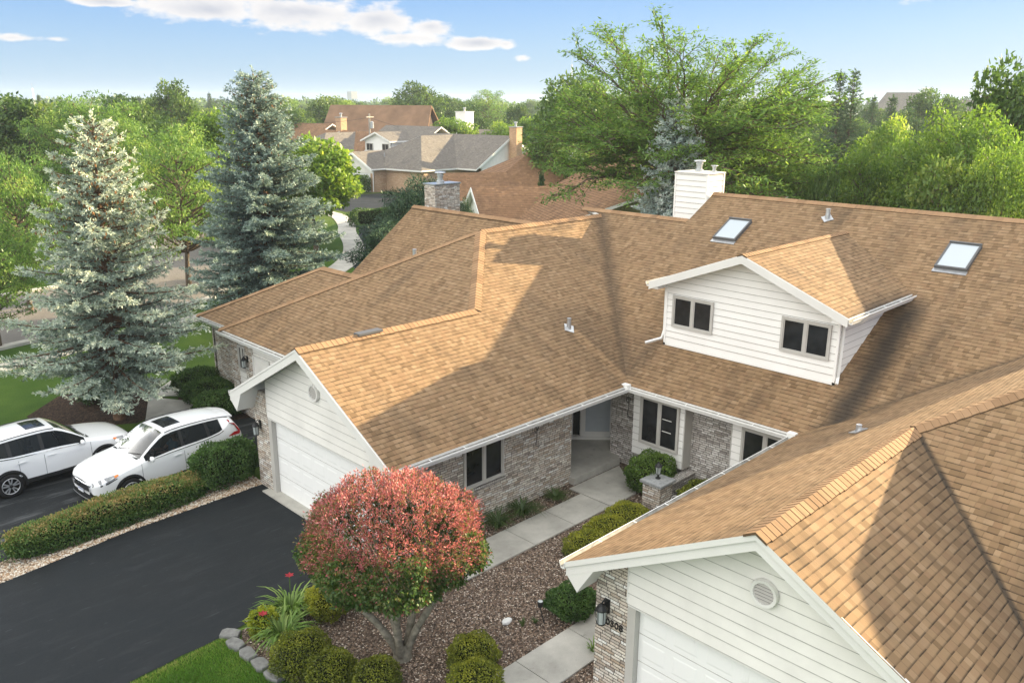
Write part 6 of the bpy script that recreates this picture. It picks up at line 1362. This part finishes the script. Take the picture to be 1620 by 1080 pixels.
# ------------------------------------------------------------------ the two white cars and the driver
M['carpaint'] = flat('white_car_paint', (.78, .79, .79), .18, .6); M['carpaint'].node_tree.nodes['Principled BSDF'].inputs['Coat Weight'].default_value = .6
M['carblack'] = flat('black_plastic', (.018, .019, .02), .5, .3); M['rubber'] = flat('tyre_rubber', (.015, .015, .016), .8, .2); M['alloy'] = flat('alloy', (.62, .63, .64), .3, .5, .7)
M['chrome'] = flat('chrome', (.75, .76, .77), .12, .6, 1.); M['tail'] = flat('red_lamp', (.42, .012, .015), .15, .6); M['headlamp'] = flat('clear_lamp', (.26, .27, .28), .1, .7, var=.3, vs=18.); M['amber'] = flat('amber_lamp', (.75, .22, .04), .2, .5)
M['seat'] = flat('grey_seat', (.05, .05, .052), .8, .2); M['plate'] = flat('white_plate', (.70, .72, .75), .5, .3); M['plateblue'] = flat('plate_blue', (.06, .10, .30), .5, .3); M['seam'] = flat('panel_gap', (.16, .165, .17), .6, .2); M['underbody'] = flat('underbody', (.012, .012, .012), .9, .1)
def car_glass(name, tr, col=(.02, .024, .026)):
    m = bpy.data.materials.new(name); m.use_nodes = True; t = NT(m.node_tree); t.n.clear(); out = t.node('ShaderNodeOutputMaterial')
    a = t.node('ShaderNodeBsdfTransparent', {'Color': (.30, .33, .33)}); b = t.node('ShaderNodeBsdfDiffuse', {'Color': col}); g_ = t.node('ShaderNodeBsdfGlossy', {'Color': (1, 1, 1), 'Roughness': .03})
    m1 = t.node('ShaderNodeMixShader', {0: tr, 1: b.outputs[0], 2: a.outputs[0]}); fr = t.node('ShaderNodeFresnel', {'IOR': 1.16}); m2 = t.node('ShaderNodeMixShader', {0: fr.outputs[0], 1: m1.outputs[0], 2: g_.outputs[0]}); t.l.new(m2.outputs[0], out.inputs[0]); return m
M['cglass'] = car_glass('car_glass', .62); M['cglass_dark'] = car_glass('car_privacy_glass', .18)
#        x     zb   w     ws    zs    wr   ze    zr
ST = [(2.31, .40, .50, .50, .60, .46, .72, .75), (2.28, .34, .64, .63, .64, .55, .78, .82), (2.20, .29, .77, .76, .70, .64, .84, .885), (2.05, .25, .86, .85, .77, .71, .90, .945), (1.80, .24, .905, .89, .85, .76, .955, 1.00), (1.45, .24, .922, .905, .93, .80, 1.01, 1.055),
      (1.10, .24, .925, .90, .99, .81, 1.055, 1.10), (.95, .24, .925, .895, 1.015, .79, 1.09, 1.125), (.85, .24, .925, .895, 1.025, .765, 1.165, 1.20), (.55, .24, .925, .89, 1.045, .70, 1.375, 1.42), (.30, .24, .925, .89, 1.06, .655, 1.53, 1.575), (.14, .24, .925, .89, 1.07, .635, 1.60, 1.645), (-.10, .24, .925, .89, 1.08, .63, 1.635, 1.685),
      (-.27, .24, .925, .89, 1.085, .63, 1.642, 1.695), (-.37, .24, .925, .89, 1.09, .63, 1.644, 1.698), (-.75, .24, .925, .888, 1.10, .628, 1.64, 1.695), (-1.12, .24, .925, .885, 1.115, .62, 1.62, 1.68), (-1.22, .24, .925, .885, 1.125, .618, 1.612, 1.672), (-1.50, .24, .92, .88, 1.17, .61, 1.585, 1.648), (-1.74, .25, .912, .868, 1.27, .60, 1.55, 1.62), (-1.86, .25, .908, .855, 1.40, .60, 1.525, 1.60), (-2.02, .26, .90, .83, 1.38, .62, 1.47, 1.555),
      (-2.16, .29, .885, .82, 1.18, .66, 1.28, 1.33), (-2.25, .33, .87, .815, 1.02, .70, 1.10, 1.13), (-2.29, .40, .82, .78, .92, .70, .99, 1.0)]
SX = np.array([s[0] for s in ST]); SA = np.array(ST)
def sec(x): return [float(np.interp(-x, -SX, SA[:, i])) for i in range(1, 8)]
def half(x):
    zb, w, ws, zs, wr, ze, zr = sec(x); zm = .5 * (.58 + zs) if zs > .62 else .5 * (zb + zs)
    zl = min(.58, zb + (zs - zb) * .5)
    return [(0, zb), (w * .9, zb), (w * .995, zb + .10), (w, max(zl, zb + .12)), (.55 * w + .45 * ws, max(zm, zb + .15)), (ws, zs), (ws + (wr - ws) * .07, zs + (ze - zs) * .07), (ws + (wr - ws) * .90, zs + (ze - zs) * .90), (wr, ze), (wr * .93, ze + (zr - ze) * .30), (wr * .5, ze + (zr - ze) * .82), (0, zr)]
def side_y(x, z):
    h = half(x)[2:9]; return float(np.interp(z, [p[1] for p in h], [p[0] for p in h]))
def top_z(x, y):
    h = half(x)[8:]; return float(np.interp(-abs(y), [-p[0] for p in h], [p[1] for p in h]))
def build_car(label, driver=False, plate=''):
    car = thing('parked_car', label, 'car', (0, 0, 0))
    xs = sorted(set(list(SX) + [1.95, 1.62, 1.28, .70, .42, -.55, -.93, -1.36, -1.62, -2.09]), reverse=True); Hs = [half(x) for x in xs]; n = 12
    V, idx = [], {}
    def vid(i, k, s):
        key = (i, k, s if k not in (0, 11) else 1)
        if key not in idx: y, z = Hs[i][k]; idx[key] = len(V); V.append((xs[i], y * s, z))
        return idx[key]
    groups = dict(body=[], trim=[], windscreen=[], rear=[], fw=[], rw=[], qw=[], pil=[], pil2=[])
    for i in range(len(xs) - 1):
        xm = .5 * (xs[i] + xs[i + 1])
        for k in range(n - 1):
            for s in (1, -1):
                q = [vid(i, k, s), vid(i, k + 1, s), vid(i + 1, k + 1, s), vid(i + 1, k, s)]; q = list(dict.fromkeys(q))
                if s < 0: q = q[::-1]
                g = 'body'
                if k <= 1: g = 'trim'
                elif k == 6 and -1.63 < xm < .86:
                    g = 'fw' if xm > -.27 else ('pil' if xm > -.37 else ('rw' if xm > -1.12 else ('pil2' if xm > -1.22 else 'qw')))
                elif k >= 9 and .14 < xm < .95: g = 'windscreen'
                elif k >= 9 and -2.16 < xm < -2.02: g = 'rear'
                groups[g].append((q, s))
    def mk(name, faces, mat, parent=car, smooth=True, push=0.):
        used = sorted({v for q, _ in faces for v in q}); mp = {v: j for j, v in enumerate(used)}; me = bpy.data.meshes.new(name); me.from_pydata([V[v] for v in used], [], [[mp[v] for v in q] for q, _ in faces]); me.materials.append(M[mat]); me.polygons.foreach_set('use_smooth', [smooth] * len(me.polygons)); me.update(); return link_mesh(name, me, parent)
    cap0 = [[vid(0, k, 1) for k in range(n)] + [vid(0, k, -1) for k in range(n - 2, 0, -1)]]; L_ = len(xs) - 1; cap1 = [[vid(L_, k, 1) for k in range(n)][::-1] + [vid(L_, k, -1) for k in range(1, n - 1)]]
    body = mk('body', groups['body'] + [(cap0[0], 1), (cap1[0], 1)], 'carpaint'); sd = None
    mk('lower_cladding', groups['trim'], 'carblack'); mk('windscreen', groups['windscreen'], 'cglass'); mk('rear_window', groups['rear'], 'cglass_dark')
    for s in (1, -1):
        for g, nm, mt in (('fw', 'front_window', 'cglass'), ('rw', 'rear_side_window', 'cglass_dark'), ('qw', 'quarter_window', 'cglass_dark'), ('pil', 'window_pillar', 'carblack'), ('pil2', 'window_pillar', 'carblack')): mk(nm, [f for f in groups[g] if f[1] == s], mt)
    def patch(name, pts, mat, off=.006, sides=(1, -1), parent=car):
        """strip lying on the body side: pts = [(x, zlo, zhi)]"""
        for s in sides:
            mb = MB()
            for a, b in zip(pts[:-1], pts[1:]):
                m_ = 3
                for j in range(m_):
                    f = lambda p, t_: (p[0], s * (side_y(p[0], p[1] + (p[2] - p[1]) * t_) + off), p[1] + (p[2] - p[1]) * t_); mb.face([f(a, j / m_), f(b, j / m_), f(b, (j + 1) / m_), f(a, (j + 1) / m_)])
            mb.build(name, mat, parent, merge=True)
    for x0 in (.98, -.32, -1.0): patch('door_seam', [(x0 + .006, .36, 1.0), (x0 - .006, .36, 1.0)], 'seam', .004)
    patch('sill_trim', [(.9, .30, .42), (.0, .30, .40), (-.85, .30, .42)], 'carblack', .012); patch('window_trim', [(.80, 1.015, 1.03), (0., 1.055, 1.075), (-1., 1.09, 1.11), (-1.5, 1.145, 1.17), (-1.64, 1.20, 1.23)], 'chrome', .010)
    patch('headlight', [(2.27, .68, .755), (2.12, .71, .84), (1.95, .745, .885), (1.76, .82, .91)], 'headlamp', .010); patch('lamp_bezel', [(2.28, .66, .685), (2.12, .675, .712), (1.95, .715, .748), (1.70, .80, .825)], 'carblack', .011); patch('indicator', [(1.76, .83, .905), (1.69, .865, .915), (1.65, .89, .918)], 'amber', .010)
    patch('taillight', [(-1.86, 1.40, 1.47), (-2.04, 1.27, 1.42), (-2.16, 1.02, 1.22), (-2.23, .95, 1.06)], 'tail', .012); patch('taillight_wing', [(-1.80, .98, 1.00), (-2.0, .965, 1.07), (-2.2, .95, 1.05)], 'tail', .011)
    for s in (1, -1):
        for x0 in (-.12, -.92): 
            mb = MB(); y = side_y(x0, .93) + .003; mb.box((x0 - .11, s * y, .915), (x0 + .11, s * (y + .028), .95)); mb.build("door_handle", "carpaint", car)
        mb = MB(); mb.lathe([(0, -.075), (.06, -.06), (.085, 0), (.06, .06), (0, .075)], (0, 0, 0), 12, sx=.75, sy=1.35); mb.v = [(p[0] + .72, p[1] + s * 1.03, p[2] + 1.10) for p in mb.v]; mb.build('mirror', 'carpaint', car, smooth=True)
        MB().hexa([(.78, s * .86, 1.02), (.66, s * .86, 1.02), (.66, s * .98, 1.06), (.78, s * .98, 1.06), (.78, s * .86, 1.06), (.66, s * .86, 1.06), (.66, s * .98, 1.10), (.78, s * .98, 1.10)]).build('mirror_arm', 'carblack', car)
        MB().tube([(x_, s * (half(x_)[8][0] + .004), half(x_)[8][1] + .012) for x_ in np.linspace(.1, -1.95, 16)], .012, 5).build('roof_seam', 'carblack', car)
    mb = MB(); g_ = np.linspace(-.38, .38, 7)
    for a, b in zip(g_[:-1], g_[1:]):
        for x0, x1 in ((-.02, -.28), (-.28, -.55)): mb.face([(x0, a, top_z(x0, a) + .008), (x0, b, top_z(x0, b) + .008), (x1, b, top_z(x1, b) + .008), (x1, a, top_z(x1, a) + .008)])
    mb.build('sunroof', 'glass', car, merge=True)
    mb = MB(); ys = np.linspace(-.58, .58, 9)
    for a_, b_ in zip(ys[:-1], ys[1:]):
        T = lambda y: [(-1.80, y, top_z(-1.80, y) + .006), (-2.0, y, top_z(-1.86, y) - .012), (-2.20 + .10 * abs(y), y, top_z(-1.86, y) - .05), (-2.19 + .10 * abs(y), y, top_z(-1.86, y) - .09), (-1.98, y, top_z(-2.0, y) - .01)]
        p_, q_ = T(a_), T(b_)
        for k in range(4): mb.face([p_[k], q_[k], q_[k + 1], p_[k + 1]])
    for y in (ys[0], ys[-1]): mb.face(T(y))
    mb.build('rear_spoiler', 'carpaint', car, merge=True)
    MB().box((1.02, -.70, 1.085), (.93, .70, 1.105)).build('cowl', 'carblack', car)
    for y in (-.5, .12): MB().tube([(.97, y, 1.12), (.86, y + .5, 1.195)], .010, 4).build('wiper', 'carblack', car)
    # front: grille, chrome bar, emblem, intake, plate
    mb = MB(); fx = lambda y, z: 2.325 - .10 * abs(y) ** 2 * 1.0 - .05 * max(0, abs(y) - .45)
    def fpatch(y0, y1, z0, z1, off, b_, m=0, sl=0.):
        ys = np.linspace(y0, y1, 9)
        for a, c in zip(ys[:-1], ys[1:]): b_.face([(fx(a, z0) + off, a, z0), (fx(c, z0) + off, c, z0), (fx(c, z1) + off - sl, c, z1), (fx(a, z1) + off - sl, a, z1)], None, m)
    fpatch(-.52, .52, .50, .73, .012, mb, 0, .02); mb.build('grille', 'carblack', car, merge=True)
    mb = MB(); fpatch(-.56, .56, .655, .705, .030, mb, 0, .01); fpatch(-.56, .56, .705, .72, .028, mb, 0, .03); mb.build('chrome_bar', 'chrome', car, merge=True)
    mb = MB(); X = 2.372
    for y0, y1 in ((-.065, -.04), (.04, .065)): mb.hexa([(X, y0 * 1.05, .60), (X, y1 * 1.05, .60), (X - .02, y1 * 1.25, .73), (X - .02, y0 * 1.25, .73), (X + .014, y0 * 1.05, .60), (X + .014, y1 * 1.05, .60), (X - .006, y1 * 1.25, .73), (X - .006, y0 * 1.25, .73)])
    mb.box((X - .006, -.045, .65), (X + .006, .045, .675)); mb.build('emblem', 'chrome', car)
    mb = MB(); fpatch(-.66, .66, .26, .40, .0, mb, 0, .01); mb.build('lower_intake', 'carblack', car, merge=True)
    mb = MB(); fpatch(-.60, .60, .235, .27, .022, mb); mb.build('skid_plate', 'alloy', car, merge=True)
    p_ = MB().box((2.335, -.155, .40), (2.35, .155, .50)).build('number_plate', 'plate', car); MB().box((2.3505, -.15, .475), (2.352, .15, .497)).build('plate_band', 'plateblue', p_)
    for s in (1, -1): MB().lathe([(0, 0), (.04, .0), (.045, .02)], (2.22, s * .62, .30), 8).build('fog_light', 'headlamp', car)
    # wheels
    for wx in (1.36, -1.30):
        for s in (1, -1):
            arch = MB(); N = 20
            for j in range(N):
                a0, a1 = math.pi * (-.08 + 1.16 * j / N), math.pi * (-.08 + 1.16 * (j + 1) / N)
                for r0, r1, y0, y1 in ((.385, .405, .0, .028), (.405, .455, .028, .020), (.455, .462, .020, .0)):
                    f = lambda a, r, e: (wx + r * math.cos(a), s * (min(.925, sec(wx)[1]) + e - .002), .345 + r * math.sin(a)); arch.face([f(a0, r0, y0), f(a1, r0, y0), f(a1, r1, y1), f(a0, r1, y1)])
            arch.build('wheel_arch', 'carblack', car, merge=True)
            mb = MB(); mb.face([(wx + .40 * math.cos(a * .2856), s * (.924), .345 + .40 * math.sin(a * .2856)) for a in range(22)]); mb.build('wheel_well', 'underbody', car)
            wh = thing('wheel', None, None, (wx, s * .84, .345)); wh.parent = car
            def ylathe(prof, nn, name, mat, par):
                b_ = MB()
                for (r0, y0), (r1, y1) in zip(prof[:-1], prof[1:]):
                    for j in range(nn):
                        a0, a1 = 2 * math.pi * j / nn, 2 * math.pi * (j + 1) / nn; f = lambda a, r, y: (wx + r * math.cos(a), s * (.84 + y), .345 + r * math.sin(a)); b_.face([f(a0, r0, y0), f(a1, r0, y0), f(a1, r1, y1), f(a0, r1, y1)])
                return b_.build(name, mat, par, smooth=True)
            ylathe([(.24, -.1), (.34, -.1), (.345, 0), (.345, .09), (.33, .115), (.255, .12), (.24, .105)], 32, 'tyre', 'rubber', wh)
            ylathe([(.242, .105), (.23, .112), (.225, .07), (.0, .06)], 28, 'rim_well', 'carblack', wh)
            b_ = MB(); ylathe([(.24, .10), (.24, .122), (.222, .122), (.222, .10)], 32, 'rim_ring', 'alloy', wh)
            for j in range(5):
                for e in (-.15, .15):
                    a = j * 1.2566 + .3; i0 = Vector((math.cos(a + e * 1.2), 0, math.sin(a + e * 1.2))); i1 = Vector((math.cos(a + e * 1.5), 0, math.sin(a + e * 1.5))); c_ = Vector((wx, s * .955, .345)); t_ = Vector((-i1.z, 0, i1.x)) * .017
                    q = [c_ + i0 * .04 - t_, c_ + i0 * .04 + t_, c_ + i1 * .23 + t_, c_ + i1 * .23 - t_]; b_.extrude(q, (0, -s * .02, 0))
            b_.v = [tuple(p) for p in b_.v]; b_.build('spokes', 'alloy', wh); ylathe([(.05, .10), (.05, .122), (0, .126)], 14, 'hub_cap', 'carblack', wh)
    # cabin
    MB().box((-2.0, -.80, .30), (.95, .80, .42)).build('cabin_floor', 'underbody', car); MB().hexa([(.95, -.8, .42), (.62, -.8, .42), (.62, .8, .42), (.95, .8, .42), (.95, -.8, 1.0), (.55, -.8, 1.02), (.55, .8, 1.02), (.95, .8, 1.0)]).build('dashboard', 'underbody', car)
    for y in (-.38, .38):
        mb = MB(); mb.box((-.40, y - .25, .42), (.10, y + .25, .62)); mb.hexa([(-.32, y - .25, .62), (-.46, y - .25, .62), (-.46, y + .25, .62), (-.32, y + .25, .62), (-.50, y - .22, 1.18), (-.60, y - .22, 1.18), (-.60, y + .22, 1.18), (-.50, y + .22, 1.18)]); mb.box((-.60, y - .12, 1.22), (-.50, y + .12, 1.40)); mb.build('front_seat', 'seat', car)
    mb = MB(); mb.box((-1.35, -.62, .42), (-.85, .62, .66)); mb.hexa([(-1.25, -.62, .66), (-1.4, -.62, .66), (-1.4, .62, .66), (-1.25, .62, .66), (-1.42, -.6, 1.2), (-1.52, -.6, 1.2), (-1.52, .6, 1.2), (-1.42, .6, 1.2)]); mb.build('rear_seat', 'seat', car)
    mb = MB(); c_ = Vector((.42, .38, .98)); mb.tube([c_ + Vector((-.06 * math.sin(a * .3307), .18 * math.cos(a * .3307), .17 * math.sin(a * .3307))) for a in range(20)], .014, 6); mb.tube([c_, c_ + Vector((.2, 0, -.08))], .03, 6); mb.build('steering_wheel', 'carblack', car)
    return car
def skin_body(name, joints, edges, mat, parent, sub=2):
    """one continuous skinned surface over a jointed skeleton: joints {name: (xyz, radius)}; first joint is the root"""
    keys = list(joints); me = bpy.data.meshes.new(name); me.from_pydata([joints[k][0] for k in keys], [(keys.index(a), keys.index(b)) for a, b in edges], []); o = bpy.data.objects.new(name, me); COL.objects.link(o)
    o.modifiers.new('s', 'SKIN'); 
    for i, k in enumerate(keys): me.skin_vertices[0].data[i].radius = (joints[k][1],) * 2
    me.skin_vertices[0].data[0].use_root = True; m2 = o.modifiers.new('d', 'SUBSURF'); m2.levels = sub; m2.render_levels = sub
    bpy.context.view_layer.update(); dg = bpy.context.evaluated_depsgraph_get(); r = bpy.data.meshes.new_from_object(o.evaluated_get(dg)); bpy.data.objects.remove(o); r.materials.clear(); r.materials.append(M[mat]); r.polygons.foreach_set('use_smooth', [True] * len(r.polygons)); return link_mesh(name, r, parent)
CAR_S = .92
car_b = build_car('white compact SUV with a driver at the wheel, facing the street beside the hedge')
car_a = build_car('white compact SUV facing away, its tail cut by the left edge')
def put_car(c, x, y, yaw): c.location = (x, y, .006); c.rotation_euler = (0, 0, R_(yaw)); c.scale = (CAR_S,) * 3
put_car(car_b, 8.10, 21.95, 185.5); put_car(car_a, 5.92, 24.32, 3.0)
# driver: seated body, shirt, white cap, hands on the wheel
M['skin'] = flat('skin', (.50, .30, .22), .6, .3); M['shirt'] = flat('blue_grey_shirt', (.16, .26, .33), .85, .1, var=.12, vs=8.); M['trousers'] = flat('dark_trousers', (.04, .045, .06), .9, .1); M['cap_cloth'] = flat('pale_cap', (.62, .62, .60), .8, .1)
def driver():
    r = thing('person', 'person in blue grey shirt and pale cap seated at the wheel of the white car', 'person', (0, 0, 0)); y = .38
    J = {'pelvis': ((-.22, y, .70), .15), 'waist': ((-.27, y, .86), .14), 'chest': ((-.32, y, 1.06), .155), 'neck0': ((-.33, y, 1.18), .07), 'neck': ((-.31, y, 1.25), .052), 'head0': ((-.29, y, 1.32), .078), 'head': ((-.29, y, 1.40), .088), 'crown': ((-.30, y, 1.46), .07)}
    E_ = [('pelvis', 'waist'), ('waist', 'chest'), ('chest', 'neck0'), ('neck0', 'neck'), ('neck', 'head0'), ('head0', 'head'), ('head', 'crown')]
    for s, nm in ((1, 'l'), (-1, 'r')):
        J.update({nm + 'sh': ((-.32, y + s * .18, 1.13), .065), nm + 'el': ((-.10, y + s * .24, .93), .048), nm + 'wr': ((.17, y + s * .17, 1.00), .033), nm + 'pa': ((.27, y + s * .155, 1.03), .03), nm + 'hip': ((-.18, y + s * .1, .68), .10), nm + 'kn': ((.22, y + s * .13, .72), .07), nm + 'an': ((.48, y + s * .12, .46), .045), nm + 'ft': ((.60, y + s * .12, .46), .04)})
        E_ += [('chest', nm + 'sh'), (nm + 'sh', nm + 'el'), (nm + 'el', nm + 'wr'), (nm + 'wr', nm + 'pa'), ('pelvis', nm + 'hip'), (nm + 'hip', nm + 'kn'), (nm + 'kn', nm + 'an'), (nm + 'an', nm + 'ft')]
        for f in range(5):
            k = nm + 'f%d' % f; J[k + 'a'] = ((.30 if f < 4 else .26, y + s * (.175 - .018 * f if f < 4 else .13), 1.05 - .012 * f), .010); J[k + 'b'] = ((.325 if f < 4 else .30, y + s * (.17 - .018 * f if f < 4 else .12), 1.075 - .016 * f), .009); J[k + 'c'] = ((.345, y + s * (.165 - .018 * f if f < 4 else .125), 1.055 - .016 * f), .008)
            E_ += [(nm + 'pa', k + 'a'), (k + 'a', k + 'b'), (k + 'b', k + 'c')]
    b = skin_body('body', J, E_, 'skin', r)
    S = {k: (v[0], v[1] * 1.10) for k, v in J.items() if k in ('pelvis', 'waist', 'chest')}; S['neck0'] = ((-.33, y, 1.17), .085)
    es = [('pelvis', 'waist'), ('waist', 'chest'), ('chest', 'neck0')]
    for s, nm in ((1, 'l'), (-1, 'r')):
        S[nm + 'sh'] = (J[nm + 'sh'][0], .078); S[nm + 'm'] = ((-.17, y + s * .225, .99), .066); es += [('chest', nm + 'sh'), (nm + 'sh', nm + 'm')]
    skin_body('shirt', S, es, 'shirt', r)
    Tn = {'pelvis': ((-.22, y, .70), .16)}; es = []
    for s, nm in ((1, 'l'), (-1, 'r')):
        Tn[nm + 'hip'] = (J[nm + 'hip'][0], .11); Tn[nm + 'kn'] = (J[nm + 'kn'][0], .08); Tn[nm + 'an'] = (J[nm + 'an'][0], .055); es += [('pelvis', nm + 'hip'), (nm + 'hip', nm + 'kn'), (nm + 'kn', nm + 'an')]
    skin_body('trousers', Tn, es, 'trousers', r)
    mb = MB(); mb.lathe([(.098, 0), (.100, .03), (.085, .075), (.05, .10), (0, .108)], (-.295, y, 1.425), 16); mb.hexa([(-.23, y - .07, 1.425), (-.10, y - .05, 1.415), (-.10, y + .05, 1.415), (-.23, y + .07, 1.425), (-.23, y - .07, 1.44), (-.10, y - .05, 1.425), (-.10, y + .05, 1.425), (-.23, y + .07, 1.44)]); mb.build('cap', 'cap_cloth', r, smooth=False)
    mb = MB(); mb.hexa([(-.215, y - .012, 1.345), (-.19, y - .016, 1.335), (-.19, y + .016, 1.335), (-.215, y + .012, 1.345), (-.215, y - .008, 1.39), (-.205, y - .006, 1.39), (-.205, y + .006, 1.39), (-.215, y + .008, 1.39)]); mb.build('nose', 'skin', r)
    for s in (1, -1):
        MB().lathe([(0, -.012), (.012, 0), (0, .012)], (-.212, y + s * .034, 1.395), 8).build('eye', 'carblack', r); MB().lathe([(0, -.03), (.018, -.01), (.02, .015), (0, .03)], (-.30, y + s * .092, 1.375), 8, sx=1., sy=.5).build('ear', 'skin', r)
    MB().box((-.214, y - .025, 1.318), (-.205, y + .025, 1.326)).build('mouth', 'petal', r)
    r.location = car_b.location; r.rotation_euler = car_b.rotation_euler; r.scale = car_b.scale
driver()
# ------------------------------------------------------------------ air
def haze():
    lo, hi = Vector((-260, -260, -1)), Vector((1600, 1600, 27.5)); mb = MB(); mb.box(lo, hi); m = bpy.data.materials.new('haze_air'); m.use_nodes = True; t = NT(m.node_tree); t.n.clear()
    out = t.node('ShaderNodeOutputMaterial'); v = t.node('ShaderNodeVolumePrincipled', {'Color': (.62, .72, .84), 'Density': HAZE_D, 'Anisotropy': .15}); t.l.new(v.outputs[0], out.inputs['Volume']); M['haze'] = m
    tag(mb.build('haze', 'haze'), kind='stuff')
HAZE_D = .00036
haze()
